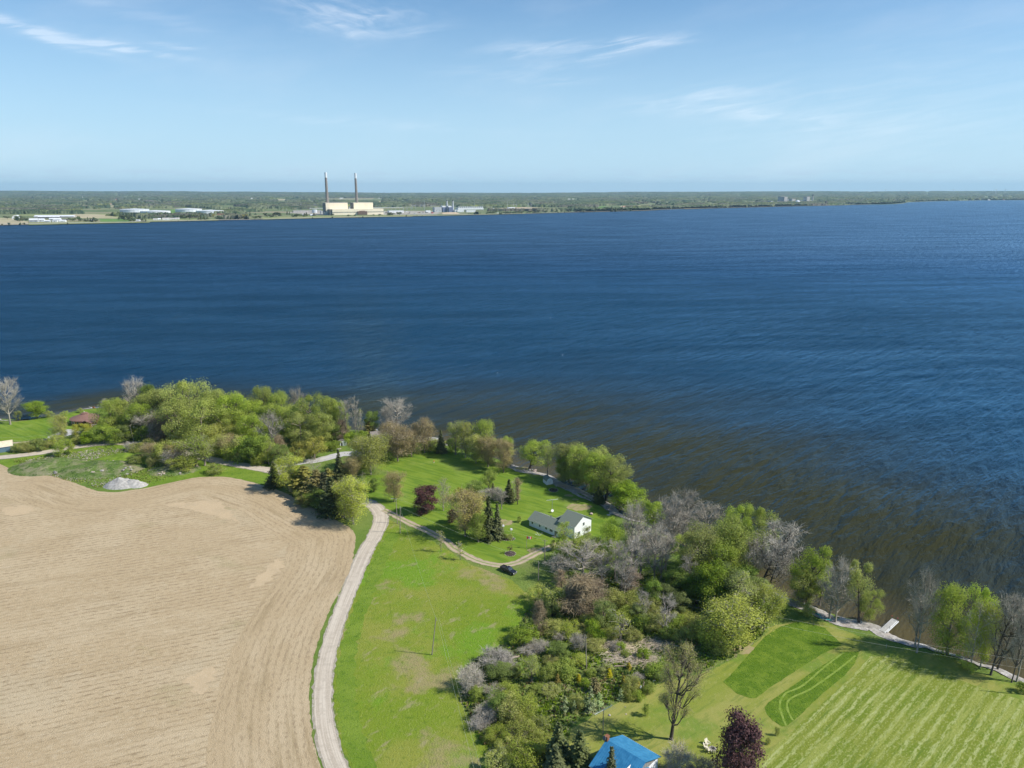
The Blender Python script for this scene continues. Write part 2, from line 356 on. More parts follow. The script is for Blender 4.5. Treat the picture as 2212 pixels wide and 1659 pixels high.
wy = np.r_[np.arange(-250,80,30.), np.arange(80,620,8.), np.arange(620,12001,300.)]
X, Y = np.meshgrid(wx, wy); near = (X > -900) & (X < 800) & (Y < 900)
dd = np.full(X.shape, 1e4); dd[near] = seg_dist(X[near], Y[near], SH)
Lw = np.interp(X, [-300,-100,0,60,150], [22,48,80,105,115])
att = np.exp(-np.maximum(dd-2, 0)/Lw); att[inside(X, Y, land_poly)] = 1
jj, ii = np.meshgrid(np.arange(len(wy)-1), np.arange(len(wx)-1), indexing='ij'); a = (jj*len(wx)+ii).ravel(); n = len(wx)
tag(link('lake', np_mesh('lake', np.c_[X.ravel(), Y.ravel(), np.full(X.size, WZ)], [np.c_[a, a+1, a+n+1, a+n]], attr=att.ravel()), None, 'water'), kind='structure')

# beaches: pale shingle between the water line and the turf
gmat('shingle', (.36,.335,.30), [((.56,.53,.49),.5,(1,1),0,.45,.6,.9),((.20,.18,.16),1.5,(1,1),0,.5,.65,.8),((.5,.40,.33),.25,(1,1),0,.5,.7,.6)], bump=1, bscale=3, bdist=.3)
def beach(pl, width, z=.05):
    q = resample([tuple(P(r,x,y,WZ))[:2] for r,x,y in pl], 1.0); wd = np.interp(np.linspace(0,1,len(q)), np.linspace(0,1,len(width)), width)
    L = offset(q, -1.0); Rr = offset(q, 1.0)*0+q+(offset(q, 1.0)-q)*wd[:,None]
    n = len(q); k = 6; V = []
    for j in range(k+1):
        f = j/k; pp = L*(1-f)+Rr*f; pp = pp+(fbm(pp[:,0]*.5, pp[:,1]*.5, 7, 3)[:,None]-.5)*(1.2 if j == k else .3)
        V.append(np.c_[pp, np.interp(f*(1+wd)-1, [-1,0,2.5,6,8], [-1.25,-.9,-.2,.10,.10])+(hash2(np.arange(n), np.full(n, j))-.5)*.10])
    i, j = np.meshgrid(np.arange(n-1), np.arange(k)); a = (j*n+i).ravel()
    o = link('beach', np_mesh('beach', np.vstack(V), [np.c_[a, a+n, a+n+1, a+1]]), None, 'shingle')
    if o.data.polygons[0].normal.z < 0: o.data.flip_normals()
    tag(o, kind='structure')
beach([('E',100,500),('E',260,578),('E',420,625),('E',700,735),('E',880,772),('E',1000,800),('E',1060,832),('E',1130,880),('E',1250,930),('E',1400,965),('E',1540,1015),('E',1700,1058),('E',1820,1108),('E',2000,1155),('E',2212,1245),('E',2400,1300)],
      [4,4,6,6,6.5,7,6.5,5,4,3,2.5,2.5,3,4,4])
beach([('C',750,558),('C',840,590),('C',960,622),('C',1080,652),('C',1200,722),('C',1330,765),('C',1450,828),('C',1610,905),('C',1690,985),('C',1810,1040),('D',810,402)],
      [4,7,5,4,6,7,7,6,5,3,2])
beach([('B',1290,488),('B',1400,500),('B',1600,520),('B',1850,548),('C',200,395)], [5,9,13,10,3])
beach([('A',600,430),('A',745,398),('A',900,385),('A',1100,390)], [1,6,4,2])
beach([('A',-300,470),('A',0,486),('A',100,500),('A',250,488)], [7,8,5,2])

# ---------------------------------------------------------------- fields, lawns, roads
FB = [('A',-500,840),('A',-150,850),('A',0,878),('A',100,925),('A',200,957),('A',330,976),('A',480,986),('A',620,1032),('A',740,1078),('A',850,1112),('A',1000,1122),('A',1100,1108),('A',1250,1088),('A',1400,1055),
 ('A',1560,1020),('A',1700,993),('A',1850,987),('B',0,882),('B',110,898),('B',230,925),('B',370,968),('B',500,1012),('B',600,1060),('B',700,1120),('B',800,1170),('B',900,1222),('B',1000,1275),('B',1080,1320),
 ('B',1120,1380),('B',1125,1440),('B',1112,1520),('O',758,1230),('O',736,1272),('O',713,1315),('O',694,1360),('O',679,1410),('O',671,1460),('O',668,1510),('O',671,1560),('O',678,1610),('O',694,1665),('O',715,1720),('O',745,1790),('O',840,1900),('O',1030,2100)]
fb = resample([tuple(P(*q))[:2] for q in FB], 1.5)
FIELD = [(tuple(p)) for p in fb]+[(-60,40),(-400,40),(-700,200)]
rowdir = R(-22)
gmat('field', (.46,.35,.21), [((.52,.41,.26),.03,(1,1.6),R(8),.42,.62,.8),((.34,.25,.14),.12,(.25,1.6),R(-22),.48,.7,.5),((.56,.46,.31),.8,(.6,1.2),R(-22),.5,.66,.45),((.50,.41,.27),.02,(1,1),0,.55,.62,.5),
 ((.27,.20,.11),1.2,(.4,1.2),rowdir,.54,.66,.5),((.55,.45,.28),2.6,(.5,1.4),rowdir,.52,.7,.8),((.26,.24,.10),.035,(1,1.5),.3,.58,.72,.35),((.17,.14,.07),3.0,(1,1),0,.60,.72,.7)], bump=.9, bscale=3, bdist=.25, lines=(2.0, R(-22), (.26,.19,.11), .75))
sheet('field', FIELD, .02, 'field', .5)
gmat('headland', (.46,.35,.21), [((.52,.41,.26),.05,(1.5,.6),0,.42,.62,.8),((.27,.20,.11),1.25,(1.,.4),0,.52,.68,.5),((.54,.44,.28),2.6,(1.4,.5),0,.52,.7,.8),((.32,.24,.13),.12,(3,.3),0,.5,.7,.6),((.17,.13,.07),3.0,(1,1),0,.6,.72,.7)], bump=.9, bscale=3, bdist=.25, uv=True, lines=(1.9, 0.0, (.27,.20,.12), .6))
inner = fb.copy(); nr = offset(fb, 1.0)-fb
cen = np.array([-60,150]); k = 22+(fbm(fb[:,0]*.05, fb[:,1]*.05, 4)-.5)*7
inner = fb+nr*k[:,None]
for _ in range(40): inner[1:-1] = (inner[:-2]+inner[1:-1]*2+inner[2:])/4
strip('field', fb[40:], inner[40:], .034, 'headland', 6, .7)
# pale worn triangles where the rows turn
gmat('bare_soil', (.51,.39,.24), [((.46,.355,.22),.2,(1,1),0,.45,.65,.8),((.56,.455,.31),1.5,(1,1),0,.5,.7,.7)], bump=.5, bscale=3, bdist=.15)
for poly in ([(530,1272),(600,1205),(612,1225),(575,1262)],[(400,1465),(460,1440),(470,1450),(440,1500),(415,1500)],[(0,1100),(60,1090),(80,1103),(20,1118)],
             [(350,1090),(470,1080),(520,1130),(430,1105)]):
    sheet('field', [P('O',x,y) for x,y in poly], .046, 'bare_soil', 1.8, .7)
# lawns
gmat('lawn', (.15,.225,.022), [((.20,.28,.035),.06,(1,1),0,.4,.62,.8),((.25,.30,.08),.05,(1,1),.4,.56,.72,.6),((.075,.16,.015),.5,(.12,1),R(34),.45,.6,.55),((.20,.30,.05),.6,(.15,1),R(34),.52,.66,.5),((.30,.30,.10),1.5,(1,1),0,.6,.75,.4)], bump=.4, bscale=3, bdist=.12)
lawn = [('C',-250,640),('B',1150,870),('B',1215,960),('B',1240,1080),('B',1400,1180),('B',1700,1320),('B',2000,1460),('C',250,1250),('C',400,1350),('C',600,1410),('C',760,1400),('C',1000,1260),('C',1150,1240),
 ('C',1400,1300),('C',1600,1150),('C',1640,1010),('C',1560,960),('C',1450,870),('C',1320,800),('C',1180,750),('C',1050,700),('C',940,670),('C',830,620),('C',650,560),('C',450,520),('C',250,450),('C',60,380),('B',1700,620),('B',1450,640),('B',1200,760)]
sheet('lawn', [P(*q) for q in lawn], .02, 'lawn', .6)
sheet('lawn', [P(*q) for q in [('A',-300,530),('A',0,530),('A',250,500),('A',480,470),('A',620,440),('A',750,405),('A',900,400),('A',1000,420),('A',900,560),('A',640,560),('A',560,640),('A',400,670),('A',100,685),('A',-300,690)]], .02, 'lawn', .5)
gmat('meadow', (.175,.245,.022), [((.26,.27,.05),.03,(1,1),0,.42,.62,.9),((.15,.27,.02),.045,(1,1),1.,.50,.62,.9),((.32,.26,.13),.045,(1,1),2.,.54,.64,.8),((.36,.30,.17),.35,(1,.4),.6,.56,.7,.6),((.08,.15,.015),.6,(1,1),0,.52,.7,.5),((.28,.31,.08),1.8,(1,.5),0,.5,.7,.55)], bump=.8, bscale=2.2, bdist=.4)
meadow = [('B',1400,1235),('B',1560,1330),('B',1800,1440),('B',2000,1560),('C',250,1340),('C',420,1430),('C',600,1500),('C',760,1560),('C',860,1660),('G',900,140),('G',900,420),('G',740,560),('G',470,700),('G',290,850),('G',300,1050),('G',420,1280),('G',540,1400),('G',560,1659),('G',600,2000),('O',1350,2100),('O',1150,2100),('O',950,1900),
 ('O',800,1760),('O',760,1665),('O',737,1610),('O',724,1550),('O',720,1480),('O',729,1400),('O',747,1340),('O',777,1262),('O',807,1192),('O',830,1145)]
sheet('meadow', [P(*q) for q in meadow], .02, 'meadow', .5)
# lush verge between the field and the road
gmat('verge', (.145,.23,.022), [((.20,.28,.035),.12,(1,1),0,.4,.62,.8),((.06,.13,.012),.7,(1,1),0,.5,.7,.6),((.22,.27,.08),1.5,(1,1),0,.52,.7,.4)], bump=.8, bscale=2.5, bdist=.4)
vg = resample([P(*q) for q in [('O',839,1150),('O',815,1192),('O',784,1262),('O',754,1340),('O',735,1400),('O',727,1480),('O',731,1550),('O',744,1610),('O',766,1665),('O',800,1760)]], 1.5)
strip('verge', vg, offset(vg, -4.5), .034, 'verge', 3, 1.2)
sheet('verge', [P(*q) for q in [('A',-200,850),('A',0,845),('A',480,785),('A',620,758),('A',900,715),('A',1090,712),('A',1200,720),('A',1840,865),('B',0,765),('B',380,855),('B',400,940),('B',350,955),('B',230,922),('B',0,880),('A',1850,985),('A',1560,1018),('A',1250,1086),('A',1100,1000),('A',1000,850),('A',700,850),('A',300,900),('A',100,920),('A',0,876)]], .03, 'verge', .5)
# round the blue-roofed house: mown yellowish turf, uncut strips, raked hay field
gmat('mown', (.215,.25,.04), [((.30,.29,.08),.12,(.25,1),R(-38),.4,.62,.8),((.14,.225,.03),.07,(1,1),0,.5,.65,.8),((.32,.32,.11),1.5,(1,.4),0,.52,.7,.5),((.12,.18,.03),.8,(.2,1),R(-38),.5,.65,.5)], bump=.5, bscale=3, bdist=.15)
sheet('lawn', [P(*q) for q in [('D',1900,1340),('E',130,830),('E',420,760),('E',620,790),('E',760,850),('E',900,905),('E',1200,1000),('E',1640,1075),('E',1830,1190),('E',2120,1275),('E',2500,1420),('E',2700,2300),('I',-200,2600),('I',-100,1600),('I',-60,1150),('I',300,960),('I',640,770),('I',1040,590),('I',1500,480),('I',1740,400),('D',1650,1560)]], .02, 'mown', .5)
gmat('hay_field', (.185,.225,.03), [((.14,.20,.02),.08,(1,1),0,.45,.6,.8),((.30,.33,.08),.5,(.08,1),R(-43),.48,.60,.7),((.33,.35,.11),2.2,(.5,1),R(-43),.5,.66,.8),((.12,.18,.025),.8,(.09,1),R(-43),.54,.66,.7),((.12,.18,.03),2.6,(1,1),0,.56,.7,.6)], bump=.8, bscale=2.2, bdist=.3, lines=(2.3, R(-43), (.41,.44,.18), .75, .37))
sheet('hay_field', [P(*q) for q in [('J',1830,240),('J',2060,230),('E',1160,1080),('E',1500,1180),('E',1800,1290),('E',2212,1420),('E',2600,1600),('E',2700,2300),('J',100,2300),('J',330,1900),('J',420,1640),('J',700,1320),('J',1200,860),('J',1560,540)]], .034, 'hay_field', .3)
gmat('tall_grass', (.105,.185,.014), [((.165,.245,.025),.25,(1,1),0,.42,.62,.9),((.05,.12,.01),1.2,(1,1),0,.5,.68,.8),((.25,.33,.09),3,(1,1),0,.58,.7,.5)], bump=.9, bscale=3, bdist=.4)
def raised(name, pts, m, hh_, step=.8):
    p = np.array([tuple(P(*q))[:2] for q in pts]); p = resample(np.vstack([p, p[:1]]), step, smooth=False)[:-1]
    x = np.arange(p[:,0].min(), p[:,0].max(), step); y = np.arange(p[:,1].min(), p[:,1].max(), step); X, Y = np.meshgrid(x, y)
    dn = seg_dist(X, Y, np.vstack([p, p[:1]])); dn = np.where(inside(X, Y, [tuple(q) for q in p]), dn, -dn)+(fbm(X, Y, 8, 2)-.5)*.8
    Z = .03+hh_*np.clip(dn/.5, -.2, 1)*(.6+.8*hash2((X*3).astype(int), (Y*3).astype(int)))
    k = dn > -.1; ok = k[:-1,:-1] & k[1:,1:] & k[1:,:-1] & k[:-1,1:]; j, i = np.nonzero(ok); a = j*len(x)+i; n = len(x)
    return tag(link(name, np_mesh(name, np.c_[X.ravel(), Y.ravel(), Z.ravel()], [np.c_[a, a+1, a+n+1, a+n]], smooth=True), None, m), kind='structure')
sheet('tall_grass', [P(*q) for q in [('J',-30,560),('J',60,490),('E',120,900),('E',250,820),('E',400,775),('E',600,830),('J',1480,90),('J',1230,210),('J',900,420),('J',560,640),('J',400,765),('J',320,768),('J',150,710)]], .05, 'tall_grass', .12, .4)
sheet('tall_grass', [P(*q) for q in [('J',500,880),('J',560,815),('J',760,680),('J',1100,440),('J',1500,180),('J',1700,180),('J',1640,330),('J',1500,490),('J',1200,740),('J',950,980),('J',780,1125),('J',720,1130),('J',600,1050),('J',520,960)]], .05, 'tall_grass', .12, .4)
gmat('wheel_track', (.23,.30,.06), [((.14,.23,.02),.8,(1,1),0,.4,.65,.8)], bump=.4, bscale=3, bdist=.1)
for pl in ([(1500,190),(1250,380),(980,610),(780,700),(705,790),(690,880),(720,980),(775,1120)],[(1650,230),(1400,430),(1100,640),(900,735),(800,800),(785,890),(840,1030),(860,1050)]):
    q = resample([P('J',x,y) for x,y in pl], 1.0); strip('wheel_track', offset(q,-.24), offset(q,.24), .066, 'wheel_track', 2, .12)
# gravel roads
def roadmat(name, c1, c2, grass=None):
    m = bpy.data.materials.new(name); m.use_nodes = True; t = NT(m.node_tree); b = t.n['Principled BSDF']
    uv = t.new('ShaderNodeUVMap').outputs[0]; pos = t.new('ShaderNodeNewGeometry').outputs['Position']
    tr = t.noise(t.mapv(uv, (2.2,.03,1)), 1.0, 3)
    c = t.mix(t.ramp(tr, .4, .62), c1, c2); c = t.mix(t.m('MULTIPLY', t.ramp(t.noise(pos, .5, 5), .45, .7), .5), c, tuple(x*.78 for x in c1))
    c = t.mix(t.m('MULTIPLY', t.ramp(t.noise(pos, 3., 3), .5, .7), .4), c, tuple(min(1, x*1.15) for x in c2))
    if grass:
        u = t.new('ShaderNodeSeparateXYZ', None, Vector=uv).outputs[0]; dist = t.m('ABSOLUTE', t.m('SUBTRACT', u, grass))
        f = t.ramp(t.m('ADD', dist, t.m('MULTIPLY', t.noise(pos, .8, 4), .9)), .62, .95, 1, 0)
        f = t.m('MAXIMUM', f, t.ramp(t.m('ADD', dist, t.m('MULTIPLY', t.noise(pos, .7, 4), 1.2)), 1.75, 2.2, 0, .85))
        c = t.mix(t.m('MULTIPLY', f, .85), c, (.20,.25,.06))
    t.set(b.inputs['Base Color'], c); b.inputs['Roughness'].default_value = .95
    t.set(b.inputs['Normal'], t.new('ShaderNodeBump', None, Strength=.5, Distance=.08, Height=t.noise(pos, 4, 4)).outputs[0]); MATS[name] = m
roadmat('gravel', (.45,.38,.29), (.58,.505,.40)); roadmat('track', (.40,.31,.21), (.50,.40,.29), 1.5); roadmat('grey_gravel', (.42,.41,.39), (.54,.52,.49))
rc = resample([P(*q) for q in [('A',-700,860),('A',-300,842),('A',0,820),('A',200,800),('A',480,760),('A',620,733),('A',900,700),('A',1090,697),('A',1300,715),('A',1500,760),('A',1840,840),('A',2212,912),('B',395,826),('B',600,885),('B',800,960),('B',1000,1030),
  ('B',1180,1085),('B',1260,1115),('B',1310,1150),('B',1342,1200),('B',1345,1260),('B',1325,1320),('B',1290,1400),('B',1230,1500),('B',1180,1600),('O',769,1240),('O',741,1310),('O',717,1380),('O',702,1440),('O',697,1500),('O',700,1560),('O',710,1610),('O',728,1659),('O',768,1735),('O',812,1800),('O',895,1900),('O',1085,2100)]], 1.5)
hw = np.interp(np.arange(len(rc)), [0, len(rc)*.6, len(rc)*.72, len(rc)-1], [2.5, 2.5, 2.0, 2.05])[:,None]
n_ = offset(rc, 1.0)-rc
strip('gravel_shoulder', rc-n_*(hw+.5), rc+n_*(hw+.5), .04, gmat('shoulder', (.33,.29,.22), [((.45,.40,.33),.8,(1,1),0,.45,.6,.8),((.13,.18,.03),.35,(1,1),0,.52,.66,.8)]), 3, .6)
strip('road', rc-n_*hw, rc+n_*hw, .052, 'gravel', 6, .3)
dv = resample([P(*q) for q in [('B',1370,1165),('B',1450,1205),('B',1600,1285),('B',1720,1335),('B',1900,1430),('C',250,1282),('C',400,1368),('C',520,1410),('C',640,1430),('C',720,1425),('C',800,1405),('C',880,1368),('C',960,1325),('C',1060,1282),('C',1180,1240),('C',1300,1235)]], 1.2)
strip('path', offset(dv,-1.6), offset(dv,1.6), .066, 'track', 6, .5)
q = resample([P(*q) for q in [('B',420,800),('B',560,770),('B',680,750),('B',800,738),('B',950,700),('B',1050,680),('B',1180,690),('B',1300,720)]], 1.2)
strip('driveway', offset(q,-3.0), offset(q,3.0), .066, 'grey_gravel', 4, .6)
sheet('driveway', [P(*q) for q in [('A',410,645),('A',560,580),('A',640,575),('A',700,600),('A',820,590),('A',820,625),('A',640,620),('A',520,650),('A',460,690),('A',420,680)]], .05, 'grey_gravel', .5)
q = resample([P(*q) for q in [('A',-100,720),('A',60,700),('A',200,690),('A',330,675),('A',420,660)]], 1.2); strip('path', offset(q,-1.2), offset(q,1.2), .05, 'track', 4, .4)
# worn earth on the lawn, brushy ground among the shrubs
gmat('brush_floor', (.19,.24,.06), [((.30,.26,.14),.12,(1,1),0,.48,.64,.7),((.15,.24,.03),.2,(1,1),0,.45,.6,.9),((.42,.35,.26),1.5,(.4,1),.5,.52,.68,.7),((.06,.06,.03),1.0,(1,1),0,.55,.7,.7)], bump=1, bscale=2, bdist=.6)
sheet('brush_floor', [P(*q) for q in [('G',300,840),('G',470,700),('G',740,560),('G',880,300),('G',1000,60),('D',300,860),('D',900,820),('D',1500,860),('D',1900,1010),('D',1880,1340),('D',1640,1560),('I',1500,470),('I',1060,580),('I',640,760),('I',300,940),('I',-60,1140),('G',1200,1659),('G',560,1659),('G',540,1400),('G',420,1280),('G',300,1050)]], .03, 'brush_floor', 1.2)
gmat('worn_turf', (.34,.28,.15), [((.24,.26,.08),.5,(1,1),0,.45,.62,.9)], bump=.4)
for r,x,y,rr in [('C',1330,925,3.2),('C',1245,825,1.2),('C',1300,860,.9),('C',680,1060,2.5),('E',30,1240,.1),('J',240,150,2.2),('C',960,1300,2.0),('C',840,590,2)]:
    c_ = P(r,x,y); sheet('worn_turf', [(c_.x+rr*1.6*math.cos(a), c_.y+rr*math.sin(a)) for a in np.linspace(0, 6.28, 14)[:-1]], .044, 'worn_turf', rr*.4, .5)
# ---------------------------------------------------------------- trees
def tubes(paths, sides=5):
    V = []; F = []; n0 = 0
    for pts, rad in paths:
        pts = np.asarray(pts, float); k = len(pts); t = np.gradient(pts, axis=0); t /= np.maximum(np.linalg.norm(t, axis=1), 1e-6)[:,None]
        up = np.where(np.abs(t[:,2:3]) > .9, [[1.,0,0]], [[0,0,1.]]); a = np.cross(t, up); a /= np.linalg.norm(a, axis=1)[:,None]; b = np.cross(t, a)
        s = sides if rad[0] > .05 else 3; th = np.arange(s)*2*math.pi/s; rad = np.asarray(rad)
        ring = pts[:,None]+rad[:,None,None]*(a[:,None]*np.cos(th)[None,:,None]+b[:,None]*np.sin(th)[None,:,None])
        V.append(ring.reshape(-1, 3)); i, j = np.meshgrid(np.arange(k-1), np.arange(s), indexing='ij'); j2 = (j+1) % s
        F.append((n0+np.stack([i*s+j, i*s+j2, (i+1)*s+j2, (i+1)*s+j], -1)).reshape(-1, 4)); n0 += k*s
    return np.vstack(V), np.vstack(F)
def quads(cen, nrm, size, rng, asp=.6):
    n = len(cen); nrm = nrm/np.maximum(np.linalg.norm(nrm, axis=1), 1e-6)[:,None]
    r = rng.normal(size=(n,3)); a = np.cross(nrm, r); a /= np.maximum(np.linalg.norm(a, axis=1), 1e-6)[:,None]; b = np.cross(nrm, a)
    s = size[:,None]; V = np.stack([cen-a*s, cen-b*s*asp, cen+a*s, cen+b*s*asp], 1).reshape(-1, 3)
    return V, np.arange(4*n).reshape(-1, 4)
def bez(a, b, sag, n=5, rng=None, wob=0):
    a, b = np.asarray(a, float), np.asarray(b, float); m = (a+b)/2+np.asarray(sag); t = np.linspace(0, 1, n)[:,None]
    p = (1-t)**2*a+2*t*(1-t)*m+t*t*b
    if wob: p[1:-1] += rng.normal(size=(n-2,3))*wob
    return p
def broad(seed, H, W, base, nl, lr, nsub, leafn, ls, twig=0, tw=.035, tl=1.3, prof='round', droop=.0, lean=0., fork=.35, lf_out=1.0, tr=.028, gap=0.):
    """trunk + limbs + lobes; returns wood (V,F) and crown (V,F,attr). twig>0: bare twigs instead of / besides leaves"""
    rng = np.random.default_rng(seed); wood = []; r0 = H*tr
    top = np.array([lean*H*.5, 0, H*.92]); tk = bez([0,0,-.3], [top[0]*fork*2, 0, H*(fork+.25)], rng.normal(size=3)*[.02*H,.02*H,0], 6)
    wood.append((tk, np.linspace(r0, r0*.45, 6)*np.r_[1.35,1,1,1,1,1]))
    CV = []; CN = []; CS = []; CA = []; TV = []; TA = []; cz = H*(1+base)/2
    for i in range(nl):
        f = (i+.5)/nl; z = H*(base+(1-base)*(f**.85)); 
        e = {'round': math.sqrt(max(.05, 1-(2*f-1)**2*.85)), 'cone': 1.05-f*.9, 'vase': .45+.65*f if f < .8 else .8, 'flat': 1.0 if f > .3 else .8, 'col': .9}[prof]
        az_ = i*2.4+rng.uniform(-.5,.5); rr = (W/2-lr*.55)*e*rng.uniform(.55,1.02) if f < .93 else W*.08
        R_ = lr*rng.uniform(.58,1.32)*(.8 if f > .8 else 1)
        c = np.array([math.cos(az_)*rr+lean*z*.6, math.sin(az_)*rr, min(z, H-R_*.7)])
        if gap and rng.uniform() < gap: continue
        st = tk[int(np.clip((c[2]/H-.15)/(fork+.25)*5, 1, 5))]; limb = bez(st, c, [c[0]*.1, c[1]*.1, -.06*H*(1 if prof != 'vase' else 1.5)], 6, rng, .012*H)
        bt_ = 1.35 if not leafn else 1.0; wood.append((limb, np.linspace(r0*.42, r0*.12, 6)*bt_))
        tips = rng.normal(size=(nsub,3)); tips /= np.linalg.norm(tips, axis=1)[:,None]; tips[:,2] = np.where(tips[:,2] < -.3, -tips[:,2]*.6, tips[:,2])
        if prof == 'vase': tips[:,2] = np.abs(tips[:,2])+.3
        tips = c+tips*R_*[1,1,.8]*rng.uniform(.5,1,(nsub,1)); tips[:,2] -= droop*R_*np.hypot(*(tips-c)[:,:2].T)/R_
        la = rng.uniform(0, .5)
        for tp in tips:
            s = limb[rng.integers(2,6)]; br = bez(s, tp, [0,0,.08*R_], 4, rng, .03*R_); wood.append((br, np.linspace(r0*.13, r0*.04, 4)*bt_))
            if twig:
                o = tp-c; o /= max(np.linalg.norm(o), .01); bs = br[rng.integers(1,4,twig)]+rng.normal(size=(twig,3))*.12*R_
                dr = o*.6+rng.normal(size=(twig,3))*.6+[0,0,.35-droop]; dr /= np.linalg.norm(dr, axis=1)[:,None]; L = tl*rng.uniform(.5,1.3,(twig,1))
                sd_ = np.cross(dr, rng.normal(size=(twig,3))); sd_ /= np.linalg.norm(sd_, axis=1)[:,None]; kink = rng.normal(size=(twig,3))*.15*tl
                TV.append(np.stack([bs-sd_*tw, bs+sd_*tw, bs+dr*L*.5+kink+sd_*tw*.6, bs+dr*L*.5+kink-sd_*tw*.6], 1)); TA.append(rng.uniform(0,1,twig))
                TV.append(np.stack([bs+dr*L*.5+kink-sd_*tw*.6, bs+dr*L*.5+kink+sd_*tw*.6, bs+dr*L+sd_*.006, bs+dr*L-sd_*.006], 1)); TA.append(rng.uniform(0,1,twig))
        if leafn:
            n = leafn; k = rng.integers(0, nsub, n); q = tips[k]+rng.normal(size=(n,3))*R_*.27; m = n//3
            sp = rng.normal(size=(m,3)); sp /= np.linalg.norm(sp, axis=1)[:,None]; q[:m] = c+sp*R_*[1,1,.85]*rng.uniform(.6,1.05,(m,1))
            q[:,2] = np.maximum(q[:,2]-droop*.35*R_*rng.uniform(0,2,n), .15)
            CV.append(q); CN.append((q-c)/R_*lf_out+[0,0,.35]+rng.normal(size=(n,3))*.55); CS.append(ls*rng.uniform(.6,1.3,n)); CA.append(np.clip(la+rng.uniform(0,.5,n), 0, 1))
    wV, wF = tubes(wood); cr = None; tg = None
    if leafn: V, F = quads(np.vstack(CV), np.vstack(CN), np.hstack(CS), rng); cr = (V, F, np.repeat(np.hstack(CA), 4))
    if twig: V = np.vstack(TV).reshape(-1,3); tg = (V, np.arange(len(V)).reshape(-1,4), np.repeat(np.hstack(TA), 4))
    return (wV, wF), cr, tg
def conifer(seed, H, W, layers, per, ns=.32, base=.04, ragged=.25, curve=1.0, up=0.0):
    rng = np.random.default_rng(seed); CV = []; CN = []; CS = []; CA = []; wood = [(np.array([[0,0,-.2],[0,0,H*.5],[0,0,H*.97]]), [H*.018, H*.01, .02])]
    for i in range(layers):
        f = i/(layers-1); z = H*(base+(1-base)*f*.97); R_ = W/2*(1-f)**curve*rng.uniform(1-ragged,1.0)+.12
        for j in range(max(4, int(per*(1-f*.6)))):
            a = rng.uniform(0, 6.283); r_ = R_*rng.uniform(1-ragged,1.08); n = max(3, int(r_/ns*2.2)); t = np.linspace(.15, 1, n); d = np.array([math.cos(a), math.sin(a), 0])
            q = d*r_*t[:,None]; q[:,2] = z+(-.28+up)*r_*t**1.2+.12*r_*t**3; q += rng.normal(size=q.shape)*ns*.35
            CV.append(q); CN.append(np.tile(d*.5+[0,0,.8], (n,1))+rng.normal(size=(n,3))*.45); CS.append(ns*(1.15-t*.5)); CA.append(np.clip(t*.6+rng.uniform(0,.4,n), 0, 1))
    V, F = quads(np.vstack(CV), np.vstack(CN), np.hstack(CS), rng, .7); return tubes(wood), (V, F, np.repeat(np.hstack(CA), 4)), None
PROTO = {}
